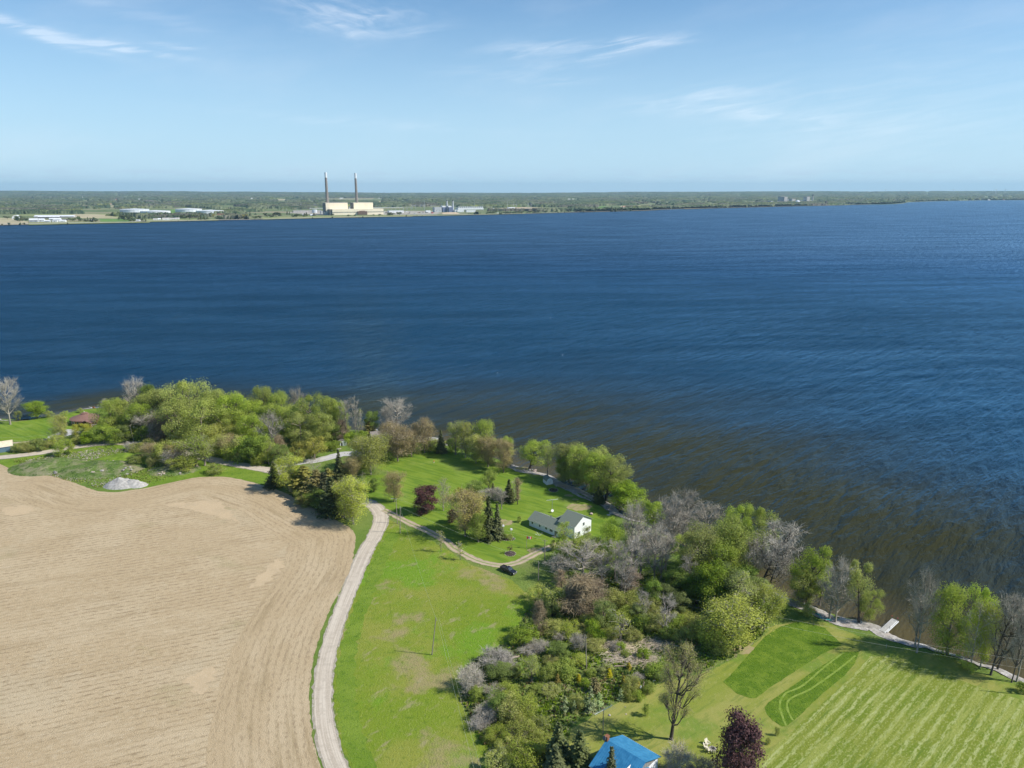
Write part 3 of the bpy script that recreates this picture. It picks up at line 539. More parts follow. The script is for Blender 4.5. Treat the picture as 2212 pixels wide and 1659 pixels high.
def proto(kind, var):
    """unit trees: kind -> (H, W, wood material, leaf material, twig material, generator)"""
    if (kind, var) in PROTO: return PROTO[kind, var]
    s = sum(ord(c)*(i+1) for i, c in enumerate(kind))*7+var*101; a = None
    if kind == 'willow': H, W, m = 17, 14, ('bark', 'willow_leaf', None); a = broad(s,H,W,.12,18,2.9,10,1000,.175,prof='round',droop=.45,gap=.10)
    elif kind == 'willow_lean': H, W, m = 15, 11, ('bark_dark', 'willow_leaf', None); a = broad(s,H,W,.30,10,2.5,9,900,.165,prof='round',droop=.5,lean=(.25,-.3,.1)[var%3],gap=.12)
    elif kind == 'willow_thin': H, W, m = 12, 9, ('bark', 'willow_leaf', 'twig_grey'); a = broad(s,H,W,.28,10,2.1,8,420,.125,5,.025,1.0,prof='vase',droop=.3)
    elif kind == 'green': H, W, m = 11, 9, ('bark', 'maple_leaf', None); a = broad(s,H,W,.18,13,2.1,9,850,.15,prof='round')
    elif kind == 'dark': H, W, m = 12, 9, ('bark_dark', 'dark_leaf', None); a = broad(s,H,W,.15,12,2.1,9,800,.155,prof='round')
    elif kind == 'gold': H, W, m = 8, 8, ('bark', 'gold_leaf', None); a = broad(s,H,W,.2,12,1.6,9,650,.14,prof='round')
    elif kind == 'bud_brown': H, W, m = 12, 10, ('bark', 'bud_brown', 'twig_brown'); a = broad(s,H,W,.16,15,2.2,10,520,.12,12,.03,1.3,prof='vase',tr=.016)
    elif kind == 'bud_green': H, W, m = 12, 9, ('bark_pale', 'bud_green', 'twig_grey'); a = broad(s,H,W,.12,15,2.2,10,800,.125,5,.028,1.1,prof='vase',tr=.016)
    elif kind == 'bud_sparse': H, W, m = 10, 7, ('bark_pale', 'bud_green', 'twig_grey'); a = broad(s,H,W,.2,10,1.6,7,60,.10,6,.02,.9,prof='round',tr=.013)
    elif kind == 'bare': H, W, m = 14, 12, ('bark_pale', None, 'twig_grey'); a = broad(s,H,W,.3,13,2.4,10,0,0,12,.028,1.5,prof='round',tr=.024)
    elif kind == 'bare_tall': H, W, m = 16, 7, ('bark_pale', None, 'twig_grey'); a = broad(s,H,W,.38,10,1.6,9,0,0,10,.026,1.2,prof='round',tr=.014,fork=.5)
    elif kind == 'bare_lean': H, W, m = 14, 11, ('bark_dark', None, 'twig_grey'); a = broad(s,H,W,.3,11,2.3,10,0,0,17,.026,1.5,prof='round',lean=.4,droop=.3,tr=.018)
    elif kind == 'vined': H, W, m = 9, 7, ('bark', None, 'twig_brown'); a = broad(s,H,W,.05,14,1.9,8,0,0,34,.024,1.2,prof='cone',droop=.4,tr=.02)
    elif kind == 'rust': H, W, m = 7, 4, ('bark', None, 'twig_rust'); a = broad(s,H,W,.05,10,1.2,7,0,0,30,.02,.9,prof='cone',droop=.3,tr=.02)
    elif kind == 'bigbud': H, W, m = 20, 15, ('bark_dark', 'bud_green', 'twig_brown'); a = broad(s,H,W,.30,20,2.5,13,420,.12,12,.024,1.2,prof='round',lean=.15,tr=.023,fork=.6)
    elif kind == 'purple': H, W, m = 9, 6.5, ('bark_dark', 'purple_leaf', None); a = broad(s,H,W,.08,16,1.55,10,800,.14,prof='round')
    elif kind == 'small_purple': H, W, m = 3, 2.6, ('bark_dark', 'purple_leaf', None); a = broad(s,H,W,.5,5,.55,5,60,.10,prof='vase',tr=.03)
    elif kind == 'olive_bush': H, W, m = 5, 6, ('bark', 'olive_leaf', 'twig_brown'); a = broad(s,H,W,.04,12,1.3,9,480,.11,3,.02,.8,prof='flat',tr=.02,fork=.15)
    elif kind == 'green_bush': H, W, m = 4, 5, ('bark', 'maple_leaf', None); a = broad(s,H,W,.04,11,1.1,8,450,.115,prof='flat',tr=.02,fork=.15)
    elif kind == 'lime_bush': H, W, m = 4.5, 5, ('bark', 'willow_leaf', 'twig_grey'); a = broad(s,H,W,.04,11,1.1,8,360,.115,3,.02,.8,prof='flat',tr=.02,fork=.15)
    elif kind == 'grey_brush': H, W, m = 4, 5.5, ('bark_pale', None, 'twig_grey'); a = broad(s,H,W,.03,12,1.3,8,0,0,26,.022,1.1,prof='flat',tr=.018,fork=.15)
    elif kind == 'lilac_brush': H, W, m = 4, 5.5, ('bark', 'bud_brown', 'twig_grey'); a = broad(s,H,W,.03,12,1.3,8,40,.08,22,.02,.9,prof='flat',tr=.018,fork=.15)
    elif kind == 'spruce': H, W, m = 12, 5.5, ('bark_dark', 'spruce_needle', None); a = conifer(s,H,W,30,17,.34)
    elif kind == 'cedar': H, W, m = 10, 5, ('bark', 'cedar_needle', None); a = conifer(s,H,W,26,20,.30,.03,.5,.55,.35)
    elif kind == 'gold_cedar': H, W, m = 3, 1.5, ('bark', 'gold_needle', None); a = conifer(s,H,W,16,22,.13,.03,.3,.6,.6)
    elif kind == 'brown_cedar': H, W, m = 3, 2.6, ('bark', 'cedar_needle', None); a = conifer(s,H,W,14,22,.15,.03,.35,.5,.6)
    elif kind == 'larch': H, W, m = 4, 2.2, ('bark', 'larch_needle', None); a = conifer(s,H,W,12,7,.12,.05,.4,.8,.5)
    elif kind == 'column': H, W, m = 9, 1.6, ('bark_dark', 'bud_brown', 'twig_brown'); a = broad(s,H,W,.15,12,.7,8,60,.1,16,.022,.9,prof='col',tr=.012,fork=.6)
    elif kind == 'sapling': H, W, m = 4.5, 1.8, ('bark', 'bud_green', 'twig_grey'); a = broad(s,H,W,.25,6,.6,5,40,.1,5,.018,.6,prof='col',tr=.014,fork=.5)
    (wV, wF), cr, tg = a
    pts_ = (cr or tg)[0]; W = 2*np.percentile(np.hypot(pts_[:,0]-pts_[:,0].mean(), pts_[:,1]-pts_[:,1].mean()), 93); H = np.percentile(pts_[:,2], 99.6)
    me_w = np_mesh(kind+'_trunk', wV, [wF], smooth=True); me_w.materials.append(MATS[m[0]]); parts = [('trunk', me_w)]
    if cr: q = np_mesh(kind+'_crown', cr[0], [cr[1]], attr=cr[2]); q.materials.append(MATS[m[1]]); parts.append(('crown', q))
    if tg: q = np_mesh(kind+'_twigs', tg[0], [tg[1]], attr=tg[2]); q.materials.append(MATS[m[2]]); parts.append(('twigs', q))
    PROTO[kind, var] = (H, W, parts); return PROTO[kind, var]
TREES = []
trng = random.Random(5)
def tree(kind, r, bx, by, ty, w, label=None, var=None):
    if not -4000 < bx < 9000: return
    q = P(r, bx, by); H = max(.8, hgt(r, bx, by, ty)); Wm = w*mpp(r, bx, by); var = trng.randrange(3) if var is None else var
    if r in 'DG' and kind.endswith(('bush','brush')): H *= .76
    H0, W0, parts = proto(kind, var); o = empty({'willow_lean':'willow','willow_thin':'willow','green':'maple_tree','dark':'leafy_tree','gold':'golden_tree','bud_brown':'budding_tree','bud_green':'budding_tree','bud_sparse':'budding_tree',
      'bare':'bare_tree','bare_tall':'bare_tree','bare_lean':'bare_tree','vined':'vine_covered_tree','rust':'vine_covered_tree','bigbud':'old_tree','purple':'purple_maple','small_purple':'purple_maple','olive_bush':'bush','green_bush':'bush','lime_bush':'bush',
      'grey_brush':'bare_bush','lilac_brush':'bare_bush','cedar':'cedar_tree','gold_cedar':'cedar_tree','brown_cedar':'cedar_tree','larch':'young_larch','column':'column_tree','spruce':'spruce_tree'}.get(kind, kind), q)
    sx = 1.06*Wm/W0; o.scale = (sx, sx*trng.uniform(.85,1.1), H/H0); o.rotation_euler.z = trng.uniform(0, 6.28) if kind not in ('willow_lean','bare_lean','bigbud') else trng.uniform(-.5,.5)
    for nm, me in parts: link(nm, me, o)
    TREES.append([o, kind, q, H, Wm, label]); return o
T = tree
for r, rows in {
'A': """bare 90 535 120 235;green 318 470 335 180;lime_bush 165 495 415 60;lime_bush 425 470 418 70;lime_bush 697 432 393 45;lime_bush 560 460 420 60;bud_green 540 690 450 130;bud_sparse 460 680 560 100;gold 715 690 530 140;
olive_bush 180 772 690 70;olive_bush 255 765 680 120;green_bush 340 762 662 120;olive_bush 490 728 620 110;lime_bush 545 800 670 140;lime_bush 600 703 640 100;olive_bush 680 700 620 130;green_bush 790 698 590 150;green 900 695 540 190;green 1010 695 560 180;dark 1090 690 540 130;
bare_tall 912 388 312 60;willow 980 640 320 250;willow 1100 620 320 280;bare 1200 560 118 210;dark 1320 560 190 170;willow 1350 600 250 320;willow 1650 640 152 440;willow 1490 600 225 280;willow 1890 620 240 290;willow 2040 640 268 290;willow 2180 640 330 260;
willow 1760 720 330 380;willow 1580 720 330 300;willow 1230 660 360 220;bare_tall 1230 650 400 130;bare 1335 660 400 280;bare_tall 1300 665 420 120;vined 1420 675 460 220;bare_lean 1640 665 480 190;bare 1520 690 560 150;willow_thin 1700 905 635 270;willow_thin 1770 890 650 200;
olive_bush 1425 880 675 170;olive_bush 1240 785 690 260;bud_brown 1340 860 700 210;bud_brown 1540 870 690 170;olive_bush 1590 930 800 220;olive_bush 1310 905 810 80;lilac_brush 1480 900 760 200;green_bush 1170 880 800 150;grey_brush 1130 760 690 90;
bud_green 1890 720 530 230;dark 1860 690 560 170;olive_bush 1900 790 630 210;bud_brown 2000 800 620 180;green_bush 2100 840 640 230;olive_bush 2010 845 700 200;dark 1150 640 480 200;dark 1450 640 470 200;willow 1960 690 430 250;
olive_bush 620 780 700 60;lime_bush 120 775 720 60;olive_bush 420 740 670 110;lime_bush 1860 960 880 150""",
'B': """willow 350 500 103 210;willow 500 520 145 210;willow 740 560 168 270;willow 560 560 280 260;willow 900 520 195 190;willow 985 520 230 150;willow 830 600 330 230;willow 150 540 270 270;willow 70 500 165 240;willow 250 620 340 240;willow 660 610 320 240;willow 420 560 250 230;
bare 635 470 105 150;bare 420 690 305 190;vined 470 700 520 130;bare_tall 1050 545 212 110;bare_tall 1130 560 178 100;bud_sparse 1170 560 290 110;vined 1020 560 380 110;dark 1265 510 313 130;cedar 1250 520 400 120;bare 1490 500 196 250;bare 1400 520 260 130;
bud_brown 1495 745 425 250;bud_brown 1612 708 470 150;bud_brown 1725 675 375 200;bud_brown 1430 650 410 170;bud_green 1260 860 515 290;bud_green 1190 800 540 200;bud_brown 1340 740 540 160;spruce 1868 670 478 85;gold 640 760 578 160;gold 780 730 548 210;green_bush 945 645 565 120;green_bush 870 650 580 100;
olive_bush 100 735 520 230;dark 240 760 545 220;green_bush 350 765 520 200;bud_brown 50 730 540 170;olive_bush 290 775 640 150;dark 470 770 600 150;willow_thin 380 770 560 120;
spruce 430 965 750 140;bud_green 560 1000 695 210;cedar 690 1020 790 220;cedar 800 1070 825 220;bud_sparse 770 880 720 180;dark 620 980 820 170;cedar 740 1110 930 200;spruce 870 1130 850 200;spruce 930 1200 890 230;spruce 1010 1190 940 200;dark 820 1160 990 180;olive_bush 700 1120 1000 170;
bud_green 1110 1290 885 290;bud_green 1040 1230 930 200;spruce 990 890 655 110;spruce 1000 900 740 130;bud_brown 1110 890 700 160;cedar 900 1010 810 150;olive_bush 1060 880 760 140;sapling 577 1045 963 50;dark 1285 1007 888 95;bud_brown 1460 1095 835 180;bud_sparse 1195 948 840 60;
purple 1730 1195 965 190;bud_sparse 1888 1172 895 150;green_bush 1180 590 480 120;dark 940 560 420 160;green_bush 1090 590 500 130;olive_bush 1010 500 430 150;olive_bush 1560 640 540 200;olive_bush 1800 640 560 200;dark 880 500 330 200""",
'C': """willow_thin 265 470 182 150;bud_green 350 500 188 140;willow 530 500 176 220;bud_brown 545 578 318 210;bud_green 440 545 300 160;bud_brown 680 625 345 180;willow 705 560 322 140;spruce 140 455 262 85;grey_brush 735 565 480 70;green_bush 250 450 330 110;
willow_lean 905 595 342 260;willow_thin 1060 650 378 110;willow 1240 705 378 260;willow 1330 730 390 250;willow_lean 1430 790 425 260;willow 1500 830 470 260;willow_lean 1560 865 500 290;willow 1400 730 500 260;willow 1650 800 590 190;willow 1200 690 480 170;green 1740 960 725 280;green 1680 900 700 200;spruce 1500 885 748 100;
green 550 772 608 130;spruce 588 795 720 50;dark 430 810 695 160;gold 310 865 765 110;bud_brown 350 1180 785 310;bud_brown 410 1120 800 200;purple 235 1060 950 80;green 460 1228 985 160;spruce 550 1198 845 160;spruce 625 1192 905 130;spruce 725 868 692 105;column 800 902 675 48;bare 520 850 780 150;
grey_brush 610 860 765 130;bare_tall 662 943 770 110;bud_sparse 765 850 688 100;bud_sparse 160 955 680 170;green_bush 815 1056 1003 40;small_purple 735 1328 1262 55;sapling 140 1313 1125 65;sapling 305 1383 1235 85;lime_bush 730 1205 1160 60;olive_bush 1115 1300 1210 90;
willow_thin 1195 1300 1060 150;willow_thin 1395 1290 1090 80;willow 1270 1430 1200 300;willow 1575 1400 1045 240;willow 1420 1420 1180 240;dark 1230 1430 1260 220;green_bush 690 1190 1165 50""",
'D': """bare 290 910 600 430;bare 70 890 690 210;bare 450 910 700 210;vined 260 1210 860 360;rust 95 985 820 110;vined 180 1180 960 200;vined 390 1190 900 210;bud_sparse 700 740 195 210;bare 700 760 230 180;bare_tall 620 965 590 160;bare_tall 700 960 540 200;bud_sparse 650 640 400 170;green 885 460 235 160;
bare 1060 620 150 260;bare_lean 1120 480 115 170;bare 1100 640 300 290;bare 1350 600 225 290;bare 900 910 420 260;bare 960 900 480 230;bare 800 660 420 210;bare_tall 780 870 600 200;bare 1180 560 330 220;bare_tall 1000 820 520 180;bare 850 760 480 200;bare_tall 560 900 560 150;
bare_tall 740 850 480 160;bare 640 1050 750 200;vined 700 1000 800 150;
willow 1600 660 255 260;willow 1780 680 295 320;willow 1290 930 440 380;willow 1500 900 380 380;willow 1180 800 510 240;willow 1440 980 560 340;willow 1600 880 520 240;bare_lean 1830 930 410 430;bare 1740 940 520 280;bare_lean 1880 980 560 280;bare_tall 1190 1040 680 160;
dark 1650 1000 780 320;green 1400 1160 780 380;dark 1270 1110 840 260;dark 1600 1250 880 300;green 1430 1190 930 220;willow_thin 1650 1310 880 340;willow_thin 1740 1330 960 240;bud_green 1560 1510 1075 470;bud_green 1850 1335 950 260;olive_bush 1380 1480 1200 280;olive_bush 1250 1400 1190 290;dark 900 1140 915 160;
dark 1800 1180 900 220;dark 1500 1120 760 260;green_bush 1700 1200 1000 200;dark 1080 1050 820 220;dark 980 1150 950 200;olive_bush 1480 1540 1330 220;dark 1380 1010 780 260;
olive_bush 60 1140 930 170;dark 20 1220 1050 150;bare_tall 1000 1400 1035 210;bare_tall 800 1280 1000 140;green_bush 350 1400 1205 130;dark 460 1325 1090 170;green_bush 540 1325 1180 130;sapling 605 1450 1190 160;olive_bush 560 1140 955 220;olive_bush 690 1160 970 220;green_bush 780 1335 1180 190;
lime_bush 930 1345 1160 170;green_bush 1080 1345 1190 220;olive_bush 640 1280 1100 180;olive_bush 870 1240 1050 180;olive_bush 1150 1300 1150 200;dark 1120 1220 1020 200;olive_bush 720 1440 1300 160;lime_bush 1120 1440 1300 170""",
'G': """olive_bush 975 225 55 180;lime_bush 1100 345 55 190;dark 1060 290 130 150;vined 985 490 205 120;green_bush 870 575 425 250;green_bush 800 560 490 150;grey_brush 640 785 615 310;grey_brush 390 985 735 230;grey_brush 980 645 545 160;olive_bush 1120 490 360 190;olive_bush 1250 520 380 200;lilac_brush 900 660 590 180;
dark 650 885 760 220;green_bush 770 865 765 130;willow_thin 920 910 690 170;green_bush 1040 905 730 140;green_bush 1220 860 700 220;dark 1160 710 575 160;lilac_brush 1320 640 470 150;green_bush 430 1065 935 120;lilac_brush 600 1060 920 200;olive_bush 720 1065 900 200;grey_brush 540 1245 1090 230;olive_bush 740 1255 970 260;
olive_bush 870 1240 950 190;grey_brush 470 1310 1210 160;dark 650 1200 1020 200;olive_bush 640 1410 1270 210;olive_bush 860 1410 1210 270;lime_bush 1000 1340 1190 180;lime_bush 620 1660 1490 220;olive_bush 880 1620 1390 320;olive_bush 710 1510 1370 200;grey_brush 790 1400 1290 150;olive_bush 1000 1500 1330 220;
olive_bush 560 1420 1310 140;spruce 1150 1640 1280 240;spruce 1330 1680 1345 220;spruce 1600 1850 1485 150;spruce 1120 1800 1480 240;gold_cedar 1590 872 798 46;gold_cedar 1760 807 748 42;gold_cedar 1715 942 863 46;gold_cedar 1325 912 848 50;gold_cedar 1145 932 845 45;gold_cedar 1835 985 900 50;brown_cedar 1470 1002 885 85;
larch 1425 1182 955 100;larch 1290 1177 1075 50;larch 1500 1132 1005 80;larch 1690 1072 975 60;larch 1380 1162 1030 60;larch 1460 1160 1060 70;larch 1210 1190 1040 70;green_bush 2030 882 735 210;lime_bush 1560 842 750 130;green_bush 1440 862 795 80;olive_bush 1780 1000 820 130;olive_bush 1310 1150 1000 140;
olive_bush 1080 760 660 130;olive_bush 1370 520 420 170;olive_bush 1470 640 520 170;green_bush 1500 560 440 140;lilac_brush 1650 640 560 140;green_bush 1690 640 560 90;green_bush 1890 710 610 110;olive_bush 1980 860 780 130;green_bush 1380 960 870 80;olive_bush 1760 1060 950 120;grey_brush 1840 900 830 110;
lime_bush 1080 1010 940 160;green_bush 980 1000 940 130;olive_bush 1140 820 720 140;olive_bush 1330 760 660 140;lilac_brush 1160 560 470 130;olive_bush 1600 540 420 150;dark 1830 420 260 160;olive_bush 1950 480 350 150;olive_bush 1420 420 300 150;dark 2090 560 440 140;green_bush 1740 700 640 90;
green_bush 1830 1060 970 110;green_bush 1920 1020 900 110""",
'I': """bigbud 1215 1290 110 560;green 895 988 843 85;lilac_brush 1260 1730 1430 380;lilac_brush 1520 1760 1530 320;lilac_brush 1720 1780 1560 240;purple 2035 1960 1010 520;spruce 60 1660 1190 280""",
'J': """olive_bush 655 1240 1135 60;olive_bush 545 1350 1270 70;olive_bush 400 1400 1310 70""",
'E': """willow_lean 460 640 175 290;willow 420 630 330 230;willow_thin 560 640 380 200;bare 690 780 270 240;bare 640 760 420 260;willow_lean 880 775 298 210;willow 960 770 520 160;bare 1345 1030 350 200;bare_tall 1330 980 560 170;willow 1590 1035 498 260;willow 1800 1055 515 220;bud_sparse 1780 1160 620 240;
bud_green 1860 1140 640 180;bare_lean 1940 1210 560 260;bare_lean 2000 1150 560 250;bare_tall 2150 1260 660 160;bare_lean 2110 1270 700 200;willow_thin 80 830 520 280;willow_thin 10 860 600 220;bud_sparse 1740 1130 820 90;grey_brush 430 620 530 150;olive_bush 460 730 640 110;olive_bush 230 700 600 130;
green_bush 2190 1350 1270 80;olive_bush 1760 1180 1110 100"""}.items():
    for e in rows.replace('\n', '').split(';'):
        k, bx, by, ty, w_ = e.split(); T(k, r, float(bx), float(by), float(ty), float(w_))
# ---------------------------------------------------------------- buildings and things on the near shore
mat('white_siding', (.86,.87,.88), (.80,.82,.84), 6, .6, .15, stretch=(.1,.1,4)); mat('green_shingle', (.17,.20,.155), (.23,.26,.20), 5, .9, .4, stretch=(1,1,3)); mat('trim_white', (.8,.8,.79), (.72,.72,.71), 3, .5)
mat('window_glass', (.03,.045,.055), (.06,.08,.09), 2, .08, spec=.9); mat('brown_shingle', (.19,.10,.075), (.27,.155,.12), 4, .9, .4); mat('red_brick', (.22,.085,.045), (.30,.13,.07), 5, .9, .3); mat('orange_wood', (.50,.22,.08), (.58,.30,.13), 3, .6)
mat('blue_metal', (.035,.19,.36), (.055,.25,.44), .9, .35, .1, stretch=(1,1,1)); mat('blue_siding', (.10,.17,.22), (.13,.21,.27), 4, .7, .2, stretch=(.2,.2,4)); mat('cream_metal', (.66,.56,.38), (.74,.64,.46), 1, .5)
mat('grey_stone', (.30,.28,.25), (.20,.185,.165), 3, .9, .5); mat('rock', (.48,.45,.41), (.33,.30,.27), 2, .9, .6); mat('pink_rock', (.55,.44,.38), (.42,.33,.29), 2, .9, .5); mat('black_paint', (.010,.011,.016), (.018,.019,.026), 2, .25, spec=.6)
mat('rubber', (.02,.02,.02), (.03,.03,.03), 5, .9); mat('chrome', (.5,.5,.52), (.4,.4,.42), 2, .3, metal=.9); mat('pole_wood', (.36,.31,.25), (.25,.21,.17), 2, .9, .4, stretch=(3,3,.3)); mat('steel', (.40,.42,.44), (.5,.52,.54), 2, .45, metal=.4)
mat('dark_steel', (.12,.12,.13), (.18,.18,.19), 2, .6); mat('flag_red', (.62,.03,.03), (.55,.03,.03), 2, .7); mat('flag_white', (.8,.8,.8), (.74,.74,.74), 2, .7); mat('mulch', (.05,.035,.03), (.10,.07,.06), 6, .95, .6); mat('dock_board', (.40,.39,.36), (.52,.50,.46), 1.2, .9, .4, stretch=(1,6,1))
mat('red_plastic', (.5,.03,.03), (.42,.03,.03), 2, .4); mat('teal_plastic', (.03,.28,.30), (.05,.36,.36), 2, .4); mat('cream_plastic', (.80,.74,.58), (.74,.68,.52), 2, .5); mat('cut_wood', (.46,.36,.25), (.34,.27,.20), 2, .9, .4); mat('yellow_plastic', (.7,.5,.05), (.6,.42,.05), 2, .5)
mat('ash_and_shade', (.04,.04,.04), (.12,.11,.10), 3, .95, .4); mat('gravel_heap', (.34,.32,.29), (.47,.45,.41), 1.1, .95, .8, 4); mat('orange_plastic', (.7,.22,.04), (.6,.2,.04), 2, .5); mat('silver_paint', (.32,.35,.37), (.40,.43,.45), 2, .25, spec=.6)
mat('wire_metal', (.52,.52,.46), (.45,.45,.40), 2, .5); mat('brown_roofing', (.20,.17,.15), (.28,.25,.22), 3, .9, .3)
def window(parent, x, y, z, w_, h_, face, frame='trim_white', name='window'):
    """face: 'x-','x+','y-','y+' ; centre on the wall plane"""
    o = MB(); p = MB(); t_ = .05; s = -1 if face[1] == '-' else 1
    def bx(m, u0, u1, z0, z1, d0, d1):
        if face[0] == 'y': m.box(x+u0, x+u1, min(y+s*d0, y+s*d1), max(y+s*d0, y+s*d1), z+z0, z+z1)
        else: m.box(min(x+s*d0, x+s*d1), max(x+s*d0, x+s*d1), y+u0, y+u1, z+z0, z+z1)
    a, b = w_/2, h_/2; f = .12
    for q in ((-a-f, -a, -b-f, b+f), (a, a+f, -b-f, b+f), (-a, a, b, b+f), (-a, a, -b-f, -b)): bx(o, *q, .004, .07)
    if w_ > .9: bx(o, -.04, .04, -b, b, .03, .06)
    fr = o.build(name, frame, parent); bx(p, -a, a, -b, b, .004, .028); p.build('pane', 'window_glass', fr); return fr
def gable(parent, x0, x1, y0, y1, zw, zr, wall, roof, along='x', oh=.45, trim='trim_white', th=.14, rn='roof', wn='wall'):
    """walls with gable ends and a two-slope roof with overhang"""
    w_ = MB(); r_ = MB(); f_ = MB()
    if along == 'x': ym = (y0+y1)/2; prof = [(y0,0),(y1,0),(y1,zw),(ym,zr),(y0,zw)]; tr = lambda a, b, c: (b, a, c); e0, e1, a0, a1, am = x0, x1, y0, y1, ym
    else: xm = (x0+x1)/2; prof = [(x0,0),(x1,0),(x1,zw),(xm,zr),(x0,zw)]; tr = lambda a, b, c: (a, b, c); e0, e1, a0, a1, am = y0, y1, x0, x1, xm
    n = 5; vs = [tr(a, e0, c) for a, c in prof]+[tr(a, e1, c) for a, c in prof]
    w_.add(vs, [(4,3,2,1,0),(5,6,7,8,9),(0,1,6,5),(1,2,7,6),(4,0,5,9)]); sl = (zr-zw)/(am-a0)
    for sgn, ae in ((-1, a0-oh), (1, a1+oh)):
        ze = zr-sl*abs(ae-am)
        top = [(am,zr+th+.03),(ae,ze+th+.03)]; bot = [(ae,ze+.03),(am,zr+.03)]
        q = top+bot; vs = [tr(a, e0-oh, c) for a, c in q]+[tr(a, e1+oh, c) for a, c in q]
        r_.add(vs, [(0,1,2,3),(7,6,5,4),(0,4,5,1),(1,5,6,2),(2,6,7,3),(3,7,4,0)])
        if roof == 'blue_metal':
            for k_ in range(int((e1-e0+2*oh)/.5)):
                e_ = e0-oh+.1+k_*.5; pz = [(am, zr+th+.03), (ae, ze+th+.03)]; r_.add([tr(a, e2, c+dz) for dz in (0,.045) for e2 in (e_, e_+.07) for a, c in pz], [(0,1,5,4),(2,6,7,3),(4,5,7,6)])
        q2 = [tr(a, e, c) for e in (e0-oh, e1+oh) for a, c in ((ae-.02*sgn*-1, ze+.0),(ae+.05*sgn, ze+.0),(ae+.05*sgn, ze+th+.01),(ae-.02*sgn*-1, ze+th+.01))]
        f_.add(q2, [(0,1,2,3),(7,6,5,4),(0,4,5,1),(1,5,6,2),(2,6,7,3)])
    a = w_.build(wn, wall, parent); b = r_.build(rn, roof, parent); c = f_.build('fascia', trim, b); 
    for o in (a, b, c):
        bm = bmesh.new(); bm.from_mesh(o.data); bmesh.ops.recalc_face_normals(bm, faces=bm.faces); bm.to_mesh(o.data); bm.free()
    return a, b

RK = {}
# white house with green roofs: long low wing, link, two-storey end wing
e0 = P('h',370,925); e1 = P('h',1040,1200); hyaw = math.atan2(e1.y-e0.y, e1.x-e0.x)
hs = empty('white_house', e0, hyaw, 'white farmhouse with green shingle roofs, a long low wing and a two storey gable end', 'house')
c_, s_ = math.cos(hyaw), math.sin(hyaw)
loc = lambda q: ((q.x-e0.x)*c_+(q.y-e0.y)*s_, -(q.x-e0.x)*s_+(q.y-e0.y)*c_)
L1 = 14.0
gable(hs, 0, L1, 0, 7.0, 2.6, 4.5, 'white_siding', 'green_shingle')
gable(hs, 6.6, 12.1, 6.2, 13.0, 2.5, 4.1, 'white_siding', 'green_shingle', 'y', wn='garage_wall', rn='link_roof')
gable(hs, 12.3, 19.2, 2.7, 12.2, 5.0, 7.6, 'white_siding', 'green_shingle', 'x', wn='end_wall', rn='end_roof')
for x, w_, h_ in ((1.6,.7,.9),(5.2,.6,.9),(8.3,.9,.8),(10.7,1.3,1.0),(13.4,.6,1.0)): window(hs, x, 0, 1.65, w_, h_, 'y-')
d_ = MB().box(12.35, 13.1, -.08, -.004, .15, 2.15).build('door', 'dark_steel', hs); MB().box(12.95, 13.03, -.13, -.082, 1.0, 1.12).build('handle', 'chrome', d_)
for x in (13.6, 15.4): window(hs, x, 2.7, 4.1, .9, .8, 'y-')
for y in (5.2, 9.6): window(hs, 19.2, y, 1.6, 1.3, 1.2, 'x+')
window(hs, 19.2, 7.8, 4.3, .9, 1.1, 'x+'); window(hs, 0, 2.2, 1.6, .9, 1.0, 'x-')
MB().box(-1.5, -.02, 2.6, 4.8, .0, .35).build('step', 'dock_board', hs); MB().box(11.9,13.6,-1.3,-.09,0,.2).build('doorstep', 'grey_stone', hs)
MB().box(6.9,7.2,3.9,4.2,4.2,4.95).build('roof_vent', 'dark_steel', hs)
# television mast behind the house
q = P('h',965,585); mh = hgt('h',965,585,255); am = empty('antenna_mast', q, .25, 'slender mast with a long flat antenna and a round dish behind the green link roof', 'antenna')
mb = MB()
for a in range(3): mb.cyl((.12*math.cos(a*2.1), .12*math.sin(a*2.1), 0), (.10*math.cos(a*2.1), .10*math.sin(a*2.1), mh), .025, n=4)
for k in range(14): z = k*mh/14; mb.cyl((.12,0,z), (.12*math.cos(2.1), .12*math.sin(2.1), z+mh/14), .012, n=3); mb.cyl((.12*math.cos(4.2), .12*math.sin(4.2), z), (.12,0,z+mh/14), .012, n=3)
mb.build('mast', 'steel', am)
def yagi(par, z, L, mt='trim_white', wd=.8):
    b_ = MB().cyl((-L/2,0,z), (L/2,0,z), .05, n=6); b_.build('boom', mt, par)
    e_ = MB()
    for i in range(14): x = -L/2+L*i/13; h = wd*(.4+.6*i/13); e_.cyl((x,-h,z+.04), (x,h,z+.04), .022, n=3)
    e_.build('elements', 'steel', par)
yagi(am, mh, 4.6)
dsh = MB().cyl((0,-.30,.9), (0,-.36,.95), .5, .55, 14); dsh.build('dish', 'trim_white', am)
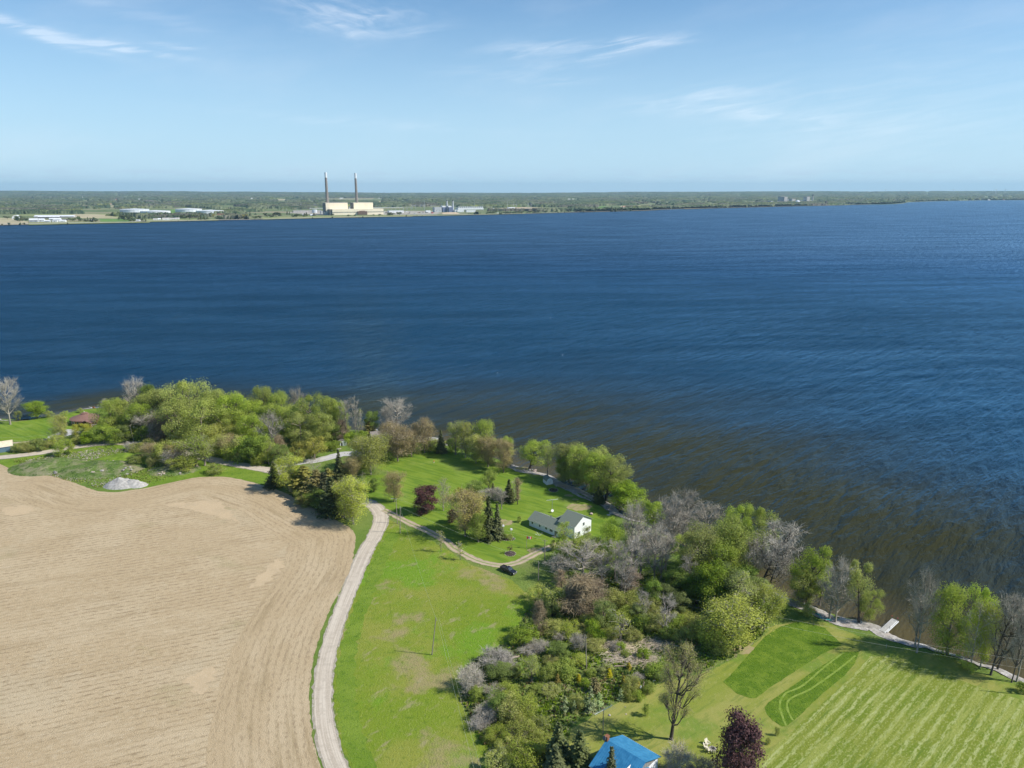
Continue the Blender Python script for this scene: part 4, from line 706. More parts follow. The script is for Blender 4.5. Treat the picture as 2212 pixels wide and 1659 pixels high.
# white barn-shaped garden shed with a gambrel roof
a0, a1 = P('C',1050,735), P('C',1106,722); yaw = math.atan2(a1.y-a0.y, a1.x-a0.x)
sh_ = empty('garden_shed', a0, yaw-.15, 'small white barn shaped shed with a dark green gambrel roof by the rocky shore', 'shed')
W_ = 2.9; prof = [(0,0),(W_,0),(W_,1.7),(W_-.5,2.5),(W_/2,2.95),(.5,2.5),(0,1.7)]
MB().prism(prof, 0, 3.6).build('wall', 'white_siding', sh_); rf = MB(); o_ = [(-.12,1.62),(.45,2.58),(W_/2,3.08),(W_-.45,2.58),(W_+.12,1.62)]
for (x0,z0),(x1,z1) in zip(o_[:-1], o_[1:]):
    rf.add([(x0,-.15,z0),(x1,-.15,z1),(x1,3.75,z1),(x0,3.75,z0),(x0,-.15,z0+.09),(x1,-.15,z1+.09),(x1,3.75,z1+.09),(x0,3.75,z0+.09)], [(0,3,2,1),(4,5,6,7),(0,1,5,4),(1,2,6,5),(2,3,7,6),(3,0,4,7)])
rf.build('roof', 'green_shingle', sh_); dr_ = MB().box(.7,2.2,-.07,-.004,.1,1.85).build('door', 'trim_white', sh_); MB().box(1.42,1.5,-.11,-.072,.9,1.1).build('handle', 'dark_steel', dr_)
# round brick house
ce = P('a',790,715); rh = empty('round_house', ce, 0, 'round brick house with a wide brown shingle roof and a glazed porch', 'house')
Rr = 6.6; n = 28
w_ = MB(); w_.cyl((0,0,0), (0,0,2.75), Rr, n=n); w_.build('wall', 'red_brick', rh)
rf = MB(); rf.cyl((0,0,2.62), (0,0,2.78), Rr+.75, n=n, cap=True); rf.cyl((0,0,2.785), (0,0,4.9), Rr+.72, 1.6, n, True); ro = rf.build('roof', 'brown_shingle', rh)
cp = MB(); cp.cyl((0,0,4.92), (0,0,5.2), 1.55, 1.55, 16); cp.cyl((0,0,5.21), (0,0,5.75), 1.75, .15, 16); cp.build('cupola', 'brown_shingle', ro); MB().cyl((0,0,5.7), (0,0,6.05), .18, n=8).build('cap', 'trim_white', ro)
for a in (-1.35,-1.62,-2.0,-2.4,-2.75):
    wr = empty('window', (Rr*math.cos(a), Rr*math.sin(a), 0), a+math.pi/2); wr.parent = rh
    MB().box(-.62,.62,-.13,-.02,.8,2.2).build('frame', 'orange_wood' if a in (-1.35,-1.62) else 'trim_white', wr); MB().box(-.5,.5,-.16,-.132,.9,2.1).build('pane', 'window_glass', wr)
pr = [(-.2,2.5),(2.6,3.6),(5.4,2.5)]
def rot(o, a): o.rotation_euler.z = a; return o
px_ = MB().box(2.4,7.8,-9.0,-3.0,0,2.35); px_.build('porch', 'red_brick', rh)
pr_ = MB()
for (x0,z0),(x1,z1) in (((2.0,2.3),(5.1,3.55)),((5.1,3.55),(8.2,2.3))):
    pr_.add([(x0,-9.4,z0),(x1,-9.4,z1),(x1,-1.5,z1),(x0,-1.5,z0),(x0,-9.4,z0+.14),(x1,-9.4,z1+.14),(x1,-1.5,z1+.14),(x0,-1.5,z0+.14)], [(0,3,2,1),(4,5,6,7),(0,1,5,4),(1,2,6,5),(2,3,7,6),(3,0,4,7)])
pr_.build('porch_roof', 'brown_shingle', rh)
for i in range(4): window(rh, 3.2+i*1.3, -9.0, 1.3, .9, 1.5, 'y-', 'orange_wood')
for i in range(3): window(rh, 7.8, -8.0+i*1.7, 1.3, 1.1, 1.5, 'x+', 'orange_wood')
dk = MB().box(8.0,13.5,-8.6,-8.45,.35,.5)
for i in range(6): dk.box(8.0+i*1.08,8.12+i*1.08,-8.6,-8.5,.5,1.5)
dk.box(8.0,13.5,-8.62,-8.48,1.5,1.6); dk.build('porch_railing', 'trim_white', rh)
# blue-grey garage with a cream metal roof at the left edge
q = P('z',240,1490); q2 = P('z',0,1525); yw = math.atan2(q.y-q2.y, q.x-q2.x); g = empty('garage', q, yw, 'blue grey garage with a cream metal roof beside the gravel road', 'garage')
gable(g, -9, 0, 0, 6.0, 2.7, 4.5, 'blue_siding', 'cream_metal', 'x', .3); window(g, -5.9, 0, 1.55, .9, 1.1, 'y-')
MB().box(-2.6,-.7,-.06,-.004,0,2.1).build('door', 'blue_siding', g)
# blue metal roofed house at the bottom edge
ra, rb = P('I',400,1295,7.2), P('I',1010,1650,7.2); yw = math.atan2(rb.y-ra.y, rb.x-ra.x)
bh = empty('blue_roofed_house', (ra.x, ra.y, 0), yw, 'stone house under a bright blue metal roof with a brick chimney', 'house')
sp_ = P('I',620,1225,4.6); ex = -(sp_.x-ra.x)*math.sin(yw)+(sp_.y-ra.y)*math.cos(yw); ex = min(max(ex, 3.6), 6)
gable(bh, .4, 9.2, -ex+.3, ex-.3, 4.75, 7.2, 'grey_stone', 'blue_metal', 'x', .45)
gable(bh, 9.0, 15.5, -ex+.3, ex*.25, 4.7, 6.5, 'grey_stone', 'blue_metal', 'x', .35, rn='front_roof', wn='front_wall')
ew = MB().box(9.205, 9.26, 1.3, ex-.45, 0.05, 4.6).build('plaster_wall', 'white_siding', bh); window(bh, 9.262, 2.6, 3.6, .7, .8, 'x+')
dm = MB(); dm.add([(6.2,-ex+.4,5.0),(8.4,-ex+.4,5.0),(7.3,-ex+.4,6.6),(7.3,-.8,6.6)], [(0,1,2),(0,2,3),(1,3,2)]); dm.build('dormer', 'trim_white', bh)
ch = MB(); ch.box(-.25,.45,-.4,.4,5.6,8.2); ch.box(-.32,.52,-.47,.47,8.2,8.35); ch.build('chimney', 'red_brick', bh)
MB().cyl((-.1,-.62,8.0),(-.14,-.74,8.05),.42,.46,12).build('dish', 'dark_steel', bh)
MB().cyl((7.2,1.6,6.0),(7.2,1.6,6.55),.35,n=4).build('roof_vent', 'dark_steel', bh)
for x in (2.2,5.0): window(bh, x, -ex+.3, 2.2, 1.0, 1.3, 'y-')
q = P('I',350,1240); zt = hgt('I',350,1240,915); am = empty('antenna_mast', q, R(35), 'lattice mast with a long white antenna beside the brick chimney', 'antenna'); mb = MB()
for a in range(3): mb.cyl((.18*math.cos(a*2.1), .18*math.sin(a*2.1), 0), (.12*math.cos(a*2.1), .12*math.sin(a*2.1), zt), .03, n=4)
for k in range(20): z = k*zt/20; mb.cyl((.17,0,z), (.15*math.cos(2.1), .15*math.sin(2.1), z+zt/20), .015, n=3); mb.cyl((.15*math.cos(4.2), .15*math.sin(4.2), z), (.15,0,z+zt/20), .015, n=3)
mb.build('mast', 'dark_steel', am); yagi(am, zt, 5.2, wd=1.3)
# little white hut, swing frame, grey-roofed cottage behind the budding trees
q = P('b',330,545); ht = empty('white_hut', q, .5, 'tiny white hut with a brown roof and a doorway painted in dark shade', 'hut'); gable(ht, -1.6, 1.6, 0, 2.6, 2.1, 2.8, 'white_siding', 'brown_roofing', 'y', .25)
MB().box(-1.3,-.5,-.03,-.004,.05,1.9).build('doorway', 'ash_and_shade', ht); window(ht, .7, 0, 1.35, .7, .5, 'y-');  # flat dark panel: shade inside the open doorway put into its colour
q = P('b',1060,470); cg = empty('cottage', q, .35, 'low grey roofed cottage half hidden behind budding trees near the landing', 'cottage'); gable(cg, -6, 5, 0, 8, 2.5, 4.4, 'white_siding', 'brown_roofing', 'x', .5); window(cg, 2.5, 0, 1.4, 1.4, 1.1, 'y-'); window(cg, -2.5, 0, 1.4, 1.2, 1.1, 'y-')
q = P('b',1385,560); ct = empty('cabin', q, -.1, 'small pale cabin behind the brown budding tree above the beach', 'cabin'); gable(ct, -2.4, 2.4, 0, 3.6, 2.2, 3.1, 'white_siding', 'cream_metal', 'x', .3); window(ct, .9, 0, 1.3, .9, .9, 'y-')
q = P('b',1045,530); sw = MB()
for y in (0, 2.0):
    for x in (-.9,.9): sw.cyl((x,y,0), (x*.35,y,2.4), .07, n=5)
sw.cyl((-.32,-.1,2.4),(.32,2.1,2.4),.07,n=5); sw.cyl((.32,-.1,2.4),(-.32,-.1,2.4),.07,n=5); o = sw.build('swing_frame', 'trim_white'); o.location = q; tag(o, 'white metal swing frame in front of the grey roofed cottage', 'swing frame')
q = P('b',1492,560); bp = empty('post', q, 0, 'post topped with a round blue sign between the budding trees', 'post'); MB().cyl((0,0,0),(0,0,2.2),.06,n=6).build('pole', 'trim_white', bp); MB().cyl((0,-.04,2.4),(0,.04,2.4),.35,n=12).build('sign', 'teal_plastic', bp)
q = P('b',1928,848); gp = empty('garden_ornament', q, 0, 'small white stake with an orange top alone on the big lawn', 'ornament'); MB().cyl((0,0,0),(0,0,.75),.12,.1,6).build('stake', 'trim_white', gp); MB().cyl((0,0,.75),(0,0,1.15),.3,.12,8).build('cap', 'orange_plastic', gp)
for (x,y,x1,y1,z0,lb) in ((880,282,940,276,-.6,'short pale boat ramp float furthest left at the landing'),(935,305,1050,285,-.6,'long white board dock right beside the short one at the landing')):
    a_, b_ = P('b',x,y,z0), P('b',x1,y1,z0); d_ = math.atan2(b_.y-a_.y, b_.x-a_.x); L = (b_-a_).length; f = empty('dock', a_, d_, lb, 'dock'); 
    dd_ = MB()
    for i in range(int(L/.3)): dd_.box(i*.3, i*.3+.27, -.9, .9, .25, .33)
    dd_.build('deck', 'trim_white', f); pp = MB()
    for xx in (.4, L-.4):
        for yy in (-.95,.95): pp.cyl((xx,yy,-1.2),(xx,yy,.9),.05,n=5)
    pp.build('posts', 'steel', f)
    fr_ = MB().box(0,L,-.88,-.8,.05,.249).box(0,L,.8,.88,.05,.249); fr_.build('frame', 'dock_board', f)
# dock on the right beach, kayaks
a_, b_ = P('m',1672,1098,-.5), P('m',1900,885,-.5); d_ = math.atan2(b_.y-a_.y, b_.x-a_.x); L = (b_-a_).length; f = empty('dock', a_, d_, 'grey board dock running from the shingle beach into the brown water', 'dock')
dd_ = MB()
for i in range(int(L/.24)): dd_.box(i*.24, i*.24+.21, -.7, .7, .2, .27)
dd_.build('deck', 'dock_board', f); MB().box(0,L,-.82,-.68,.02,.198).box(0,L,.68,.82,.02,.198).build('frame', 'trim_white', f); pp = MB()
for xx in (3.2, L-.3):
    for yy in (-.8,.8): pp.cyl((xx,yy,-1.3),(xx,yy,1.0),.06,n=6)
pp.build('posts', 'dark_steel', f); MB().cyl((L-.3,-.8,1.0),(L-.3,-.8,1.12),.13,n=8).cyl((L-.3,.8,1.0),(L-.3,.8,1.12),.13,n=8).build('post_caps', 'red_plastic', f)
bt = MB(); bt.box(1.0,L-.1,-1.15,-.95,-.1,.12); bt.build('side_rail', 'trim_white', f)
def kayak(r, x0, y0, x1, y1, mt, lb):
    a_, b_ = P(r,x0,y0), P(r,x1,y1); o = empty('kayak', (a_+b_)/2+Vector((0,0,-.1)), math.atan2(b_.y-a_.y, b_.x-a_.x), lb, 'kayak'); L = max(3.4, (b_-a_).length); V = []; n = 11
    for i in range(n):
        f = i/(n-1); hw_ = .36*math.sin(math.pi*min(max(f,.02),.98))**.7; x = (f-.5)*L; up = .16*abs(2*f-1)**3
        V += [(x,-hw_,.22+up),(x,-hw_*.55,.0+up*.8),(x,hw_*.55,.0+up*.8),(x,hw_,.22+up),(x,0,.32+up)]
    F_ = [(i*5+j, i*5+(j+1)%5, (i+1)*5+(j+1)%5, (i+1)*5+j) for i in range(n-1) for j in range(5)]
    MB().add(V, F_+[(0,1,2,3,4),tuple(range(n*5-1,n*5-6,-1))]).build('hull', mt, o); MB().cyl((-.4,0,.30),(-.4,0,.345),.26,n=10).cyl((.1,0,.30),(.1,0,.345),.26,n=10).build('cockpit', 'rubber', o)
kayak('m',390,685,450,712,'red_plastic','red kayak lying on the shingle under the leaning bare tree')
kayak('m',385,700,470,745,'teal_plastic','dark teal kayak beside the red one on the shingle')
kayak('m',470,750,540,790,'teal_plastic','teal kayak nearer the bare trunk than the red one'); kayak('m',610,850,730,885,'teal_plastic','pale turquoise boat at the corner of lawn and shingle beach')
# black pickup
def pickup(loc_, rz):
    o = empty('pickup_truck', loc_, rz, 'black pickup truck with an open bed, parked where the two-track drive bends', 'pickup truck')
    body = [(-2.85,.55),(-2.85,1.12),(-2.8,1.2),(-.55,1.2),(-.5,1.22),(1.15,1.18),(2.6,1.08),(2.88,.95),(2.92,.55),(2.7,.38),(-2.7,.38)]
    b_ = MB(); b_.prism(body[::-1], -.98, .98, .06); bo = b_.build('body', 'black_paint', o)
    bd = MB().box(-2.72,-.68,-.80,.80,1.19,1.212); bd.build('bed_floor', 'rubber', o); rl = MB()
    for y in (-.93,.83): rl.box(-2.82,-.56,y,y+.10,1.2,1.42)
    rl.box(-2.86,-2.76,-.93,.93,1.2,1.42); rl.build('bed_side', 'black_paint', o)
    cb = [(-.6,1.21),(1.25,1.19),(.55,1.84),(.35,1.90),(-.35,1.90),(-.52,1.84)]; MB().prism(cb[::-1], -.90, .90, .18).build('cab', 'black_paint', o)
    g_ = MB(); g_.add([(1.19,-.80,1.25),(1.19,.80,1.25),(.62,.68,1.80),(.62,-.68,1.80)], [(0,1,2,3)])
    wn = g_.build('windscreen', 'window_glass', o); wn.location.x = .04; wn.location.z = .02
    for s in (-1, 1):
        g2 = MB(); g2.add([(-.42,s*.895,1.30),(.25,s*.895,1.30),(.25,s*.75,1.76),(-.38,s*.75,1.76)], [(0,1,2,3)]); g2.add([(.32,s*.895,1.30),(1.0,s*.895,1.30),(.55,s*.75,1.76),(.32,s*.75,1.76)], [(0,1,2,3)]); w2 = g2.build('side_window', 'window_glass', o); w2.location.y = s*.03
    g3 = MB(); g3.add([(-.60,-.75,1.35),(-.60,.75,1.35),(-.53,.66,1.78),(-.53,-.66,1.78)], [(0,1,2,3)]); g3.build('rear_window', 'window_glass', o).location.x = -.03
    for x in (-1.85, 1.85):
        for s in (-1, 1):
            wh = empty('wheel', (x, s*.88, .40)); wh.parent = o; MB().cyl((0,-.14*1,0),(0,.14,0),.40,n=18).build('tyre', 'rubber', wh); MB().cyl((0,s*.1,0),(0,s*.155,0),.23,n=10).build('rim', 'chrome', wh)
    for s in (-1, 1): MB().box(2.84,2.925,s*.72-.17,s*.72+.17,.74,.92).build('headlight', 'flag_white', o); MB().box(-2.875,-2.84,s*.82-.08,s*.82+.08,.75,1.1).build('tail_light', 'red_plastic', o); MB().box(.85,.98,s*1.0-.02 if s > 0 else -1.17,s*1.0+.17 if s > 0 else -.98,1.22,1.42).build('mirror', 'black_paint', o)
    MB().box(2.9,2.96,-.5,.5,.62,.95).build('grille', 'chrome', o); MB().box(2.75,3.0,-.95,.95,.42,.6).build('bumper', 'dark_steel', o); MB().box(-3.0,-2.84,-.9,.9,.45,.6).build('bumper', 'chrome', o)
    return o
ta, tb = P('k',250,1085), P('k',548,1215); tq = (ta+tb)/2
pickup(tq+Vector((.1,-.1,0)), math.atan2(tb.y-ta.y, tb.x-ta.x))
a_ = P('b',540,690); cr_ = empty('parked_car', a_, math.pi-.05, 'grey car in dark tree shade on the gravel drive', 'car')
MB().prism([(-2.3,.3),(2.2,.3),(2.3,.7),(1.3,.95),(-2.0,1.0),(-2.3,.8)], -.9, .9, .08).build('body', 'silver_paint', cr_); MB().prism([(-1.9,1.0),(1.1,.95),(.4,1.45),(-1.2,1.48)], -.8, .8, .2).build('cabin', 'window_glass', cr_); MB().prism([(-1.15,1.485),(.38,1.455),(.36,1.5),(-1.13,1.53)], -.6, .6).build('roof', 'silver_paint', cr_)
for x in (-1.45, 1.4):
    for s in (-1,1): wh = empty('wheel', (x, s*.82, .33)); wh.parent = cr_; MB().cyl((0,-.11,0),(0,.11,0),.33,n=14).build('tyre', 'rubber', wh); MB().cyl((0,s*.08,0),(0,s*.12,0),.19,n=8).build('rim', 'chrome', wh)
# flagpole, martin houses, beds, clothes line
q = P('k',810,628); zt = hgt('k',810,628,350); fl = empty('flagpole', q, 0, 'white flagpole flying a red and white maple leaf flag on the front lawn', 'flagpole'); MB().cyl((0,0,0),(0,0,zt),.07,.05,8).build('pole', 'pole_wood', fl); MB().cyl((0,0,zt),(0,0,zt+.12),.09,.02,8).build('finial', 'chrome', fl)
fg = empty('flag', (.08,0,zt-1.15)); fg.parent = fl
def cloth(x0, x1, nm, mt):
    V = []; n = 8
    for i in range(n+1):
        x = x0+(x1-x0)*i/n
        for z in (0,.9): V.append((x, .14*math.sin(x*5)*x, z-.1*x*x*.5))
    m_ = MB().add(V, [(2*i, 2*i+2, 2*i+3, 2*i+1) for i in range(n)]); o = m_.build(nm, mt, fg); so = o.modifiers.new('s', 'SOLIDIFY'); so.thickness = .02
cloth(0,.42,'hoist_band','flag_red'); cloth(.42,1.22,'field','flag_white'); cloth(1.22,1.62,'fly_band','flag_red')
ml = [(0,-.30),(.03,-.12),(.22,-.16),(.17,-.07),(.32,.06),(.26,.09),(.29,.2),(.16,.17),(.14,.21),(.06,.12),(.1,.28),(.05,.25),(0,.36)]; ml = ml+[(-x,z) for x,z in ml[-2:0:-1]]
for s in (-1,1): MB().add([(x+.82, .14*math.sin(.82*5)*.82+s*.035-.03*x, z*1.0+.42) for x,z in ml], [tuple(range(len(ml)))]).build('maple_leaf', 'flag_red', fg)
for r,x,y,ty,lb in (('k',290,345,112,'white birdhouse on a tall pole beside the two dark spruces'),('k',470,340,190,'white birdhouse on a pole above the open front lawn')):
    q = P(r,x,y); zt = hgt(r,x,y,ty); o = empty('birdhouse', q, .4, lb, 'birdhouse', 'martin houses on poles'); MB().cyl((0,0,0),(0,0,zt-.5),.035,n=6).build('pole', 'steel', o); MB().prism([(-.4,zt-.5),(.4,zt-.5),(.4,zt-.12),(0,zt+.08),(-.4,zt-.12)], -.35, .35).build('box', 'trim_white', o)
q = P('k',1080,415); cl = empty('rotary_dryer', q, 0, 'folding rotary clothes dryer with thin white lines by the long white wall', 'clothes dryer'); MB().cyl((0,0,0),(0,0,1.9),.03,n=6).build('pole', 'steel', cl); ar = MB(); ln = MB()
for i in range(4):
    a = i*math.pi/2+.4; ar.cyl((0,0,1.3),(1.5*math.cos(a),1.5*math.sin(a),2.0),.02,n=4)
    for k in (.5,1.0,1.5): ln.cyl((k*math.cos(a),k*math.sin(a),1.3+.7*k/1.5),(k*math.cos(a+math.pi/2),k*math.sin(a+math.pi/2),1.3+.7*k/1.5),.012,n=3)
ar.build('arms', 'trim_white', cl); ln.build('lines', 'trim_white', cl)
rr_ = random.Random(8)
def bed(r, x, y, rx, ry, lb, edge='rock', cat='flower bed'):
    q = P(r,x,y); o = empty('flower_bed', q, 0, lb, cat); m_ = MB(); n = 18; m_.add([(0,0,.22)]+[(rx*.95*math.cos(i*6.283/n), ry*.95*math.sin(i*6.283/n), .03) for i in range(n)], [(0,i+1,(i+1)%n+1) for i in range(n)]); m_.build('mulch', 'mulch', o); e_ = MB(); k = int(4.5*(rx+ry))
    for i in range(k): a = i*6.283/k; e_.rock((rx*math.cos(a), ry*math.sin(a), .06), .16, rr_, .7)
    e_.build('edging', edge, o); return o
bed('C',737,1328,1.9,2.0,'round mulch bed edged with pale stones around the small purple tree','pink_rock'); bed('C',1110,778,1.9,2.4,'dark round mulch bed in the grass in front of the barn shaped shed','rock')
b3 = bed('C',715,1200,2.6,1.6,'rock edged flower bed at the foot of the two dark spruces','rock'); 
for i in range(7): q = P('C',1085+rr_.uniform(0,60),765+rr_.uniform(0,20)); o = MB(); [o.cyl((0,0,.1),(rr_.uniform(-.4,.4),rr_.uniform(-.4,.4),rr_.uniform(.5,1.0)),.03,.01,3) for _ in range(9)]; o = o.build('garden_plant', 'spruce_needle' if i % 2 else 'gold_leaf'); o.location = q; tag(o, 'leafy clump in the mulch bed before the barn shed', 'plant', 'plants in the round bed'); RK.setdefault(o['label'], []).append(o)
for i in range(9): q = P('C',665+rr_.uniform(0,95),1185+rr_.uniform(0,30)); o = MB(); [o.cyl((0,0,.1),(rr_.uniform(-.4,.4),rr_.uniform(-.4,.4),rr_.uniform(.4,.8)),.05,.01,3) for _ in range(10)]; o = o.build('garden_plant', ('spruce_needle','maple_leaf','flag_white')[i % 3]); o.location = q; tag(o, 'low plant in the rock edged bed below the spruces', 'plant', 'plants in the rock edged bed'); RK.setdefault(o['label'], []).append(o)
q = P('C',1438,990); o = MB(); o.rock((0,0,.35), .75, rr_, .7); o = o.build('boulder', 'pink_rock'); o.location = q; tag(o, 'single pale boulder on the grass right of the two storey gable', 'boulder')
# lawn chairs and fire pit
def adirondack(loc_, rz, lb, mt='cream_plastic', grp='cream chairs round the fire pit'):
    o = empty('lawn_chair', loc_, rz, lb, 'lawn chair', grp); m_ = MB(); m_.add([(-.3,-.45,.40),(.3,-.45,.40),(.28,.12,.26),(-.28,.12,.26),(-.3,-.45,.36),(.3,-.45,.36),(.28,.12,.22),(-.28,.12,.22)], [(0,1,2,3),(7,6,5,4),(0,4,5,1),(1,5,6,2),(2,6,7,3),(3,7,4,0)]); m_.build('seat', mt, o)
    b_ = MB()
    for i in range(5): x = -.28+i*.14; h = 1.0+.1*math.cos((i-2)*.7); b_.add([(x-.06,.10,.24),(x+.06,.10,.24),(x*1.15+.06,.45,h),(x*1.15-.06,.45,h),(x-.06,.13,.24),(x+.06,.13,.24),(x*1.15+.06,.48,h),(x*1.15-.06,.48,h)], [(0,1,2,3),(7,6,5,4),(0,4,5,1),(1,5,6,2),(2,6,7,3),(3,7,4,0)])
    b_.build('backrest', mt, o)
    for s in (-1,1): MB().box(s*.36-.07,s*.36+.07,-.5,.35,.55,.59).build('armrest', mt, o); MB().box(s*.33-.03,s*.33+.03,-.46,-.38,0,.549).build('leg', mt, o); MB().box(s*.33-.03,s*.33+.03,.2,.28,0,.549).build('leg', mt, o)
    return o
fp = P('n',735,1075)
for (x,y,lb) in ((575,935,'cream lawn chair furthest up, standing apart from the fire pit'),(525,1040,'cream lawn chair left of the ring of stones, facing it'),(600,1150,'cream lawn chair just below and left of the ring of stones'),(755,1200,'cream lawn chair nearest the purple tree below the ring of stones')):
    q = P('n',x,y); o = adirondack(q, math.atan2(fp.y-q.y, fp.x-q.x)+math.pi/2, lb); o.scale = (1.12,)*3
fo = empty('fire_pit', fp, 0, 'ring of pale stones round a black fire pit among the lawn chairs', 'fire pit'); MB().cyl((0,0,.02),(0,0,.08),.55,n=14).build('ashes', 'ash_and_shade', fo); m_ = MB()
for i in range(13): a = i*6.283/13; m_.rock((.68*math.cos(a), .68*math.sin(a), .14), .2, rr_, .8)
m_.build('stones', 'rock', fo)
for x,mt,lb in ((895,'trim_white','pale green and white chair on the stone ledge at the water'),(972,'orange_plastic','orange chair on the stone ledge at the water')):
    q = P('a',x,405); o = adirondack(q, math.pi, lb, mt, 'chairs on the stone ledge'); o.scale = (1.15,)*3
# utility poles and lines
def upole(r, x, y, ty, lb, tx=None, arm=False, H=None, r0=.15):
    q = P(r,x,y); H = H or hgt(r,x,y,ty); o = empty('utility_pole', q, .3, lb, 'utility pole'); tx = x if tx is None else tx; dx = (tx-x)*mpp(r,x,y)
    p_ = MB().cyl((0,0,-.3),(0,0,H),r0,r0*.65,8); p_.build('pole', 'pole_wood', o)
    o.rotation_euler = (0, math.atan2(dx, H), 0)
    if arm: MB().box(-.9,.9,-.06,.06,H-.5,H-.38).build('crossarm', 'pole_wood', o)
    ins = MB(); ins.cyl((0,0,H+.003),(0,0,H+.25),.06,n=6); ins.cyl((.2,0,H-.7),(.2,0,H-.45),.06,n=6); ins.build('insulator', 'steel', o)
    return q+Vector((dx, 0, H))
pa = upole('G',60,682,362,'leaning bare pole standing alone in the yellow green meadow',103)
pb = upole('G',1395,805,515,'weathered pole rising from the brush and cut branches',1380)
pc = upole('k',1210,905,435,'pole at the end of the dirt drive near the white house',None,True)
pd = upole('k',1070,1340,925,'dark pole between the parked pickup and the bare trees')
pe = upole('B',1490,1285,1065,'taller of two poles beside the two-track drive, with a street lamp arm',1485)
pf = upole('B',1513,1368,1140,'shorter pole standing just below the lamp pole',1522)
pg = upole('A',1158,690,548,'pole in front of the grey trunks beside the far gravel road',1142)
ph = upole('A',1812,850,680,'thin pole behind the small willow by the far road',1806)
pi = upole('E',2225,1372,1010,'pole at the right edge where the shore trees end',H=9.5)
la = MB(); la.path([(0,0,0),(.5,0,.35),(1.3,0,.4)], .04, 5); la.cyl((1.2,0,.33),(1.7,0,.33),.12,n=8); o = la.build('lamp_arm', 'steel'); o.parent = [x for x in C.objects if x.get('label','').startswith('taller of two poles')][0]; o.location = (0,0,hgt('B',1490,1285,1065)-.5); o.rotation_euler.z = math.pi
def wire(a, b, lb, sag=1.2, off=(0,0,0), rad=.013):
    p_ = []; a = a+Vector(off); b = b+Vector(off)
    for i in range(25): f = i/24; p_.append(a.lerp(b, f)-Vector((0,0,4*sag*f*(1-f))))
    o = MB().path(p_, rad, 3).build('power_line', 'wire_metal'); tag(o, lb, 'power line', 'overhead lines'); return o
wire(pd, pi, 'upper line running over the bare trees to the right shore', 2.0, (0,0,-.2), .017); wire(pd, pi, 'lower line running over the bare trees to the right shore', 2.2, (0,0,-2.4), .017)
wire(pe, pc, 'upper line from the lamp pole over the two-track drive', 1.0); wire(pf, pd, 'line from the short pole across the meadow to the dark pole', 1.0)
wire(pa, pf, 'line climbing from the meadow pole to the bend of the road', 1.5); wire(pa, P('G',420,1700,7), 'left line dropping from the meadow pole to the bottom edge', .6, (.3,0,0)); wire(pa, P('G',460,1700,7), 'right line dropping from the meadow pole to the bottom edge', .8, (.8,0,0))
wire(pg, P('A',-250,660,7), 'upper line along the far road past the round house', 1.2); wire(pg, P('A',-250,660,7), 'lower line along the far road past the round house', 1.3, (0,0,-1.6)); wire(pg, ph, 'line between the two poles behind the road bushes', .8)
# gravel pile, rubble, logs, birds
ctr = P('A',1070,1060); S = 70; g_ = np.linspace(-1,1,S); X, Y = np.meshgrid(g_*10.5, g_*5.5); hh_ = np.maximum(0, 1-np.hypot((X+1)/7.5, (Y)/5))**.9*4.0+np.maximum(0, 1-np.hypot((X-6.2)/4.2, (Y+.2)/3.4))*2.3
hh_ = hh_*(.8+.4*fbm(X*.6+9, Y*.6, 3))+(fbm(X*2, Y*2, 4)-.5)*.35*(hh_ > 0)-.12; j, i = np.meshgrid(np.arange(S-1), np.arange(S-1), indexing='ij'); a = (j*S+i).ravel()
o = link('gravel_pile', np_mesh('gravel_pile', np.c_[X.ravel(), Y.ravel(), hh_.ravel()], [np.c_[a, a+1, a+S+1, a+S]], smooth=True), None, 'gravel_heap'); o.location = ctr; tag(o, 'large heap of pale grey gravel at the edge of the tan field', 'gravel pile')
gmat('rough_grass', (.12,.185,.04), [((.28,.26,.15),.15,(1,1),0,.45,.62,.9),((.06,.11,.02),.4,(1,1),0,.5,.65,.8),((.34,.33,.22),1.2,(1,1),0,.56,.7,.7)], bump=1, bscale=2, bdist=.5)
def mound(name, r, x, y, rx, ry, h, m, lb, seed, cat='mound'):
    c_ = P(r,x,y); S = 46; g_ = np.linspace(-1,1,S); X, Y = np.meshgrid(g_*rx, g_*ry); Z = np.maximum(0, 1-np.hypot(X/rx, Y/ry))**.8*h*(.5+fbm(X*.25+seed, Y*.25, 3))-.1+(fbm(X*1.2, Y*1.2, seed)-.5)*.25; Z[(np.hypot(X/rx, Y/ry) > .97)] = -.15
    j, i = np.meshgrid(np.arange(S-1), np.arange(S-1), indexing='ij'); a = (j*S+i).ravel(); o = link(name, np_mesh(name, np.c_[X.ravel(), Y.ravel(), Z.ravel()], [np.c_[a, a+1, a+S+1, a+S]], smooth=True), None, m); o.location = c_; o.rotation_euler.z = .1
    return tag(o, kind='structure')
mound('earth_bank','A',420,900,17,12,3.0,'rough_grass','',1); mound('earth_bank','A',870,920,20,13,2.8,'rough_grass','',2); mound('earth_bank','A',1120,840,17,10,3.2,'verge','',3); mound('earth_bank','A',1500,930,12,8,1.8,'rough_grass','',4)
def rocks(n, r, x0, x1, y0, y1, s0, s1, lb, grp, mts=('rock','grey_stone','pink_rock'), slope=0.0, z=0.0):
    for i in range(n):
        f = rr_.random(); x = x0+(x1-x0)*f; y = y0+(y1-y0)*rr_.random()+slope*f; s = rr_.uniform(s0, s1); m_ = MB().rock((0,0,s*.2), s, rr_); o = m_.build('boulder', mts[i % len(mts)]); o.location = P(r,x,y)+Vector((0,0,z)); tag(o, lb, 'boulder', grp); RK.setdefault(lb, []).append(o)
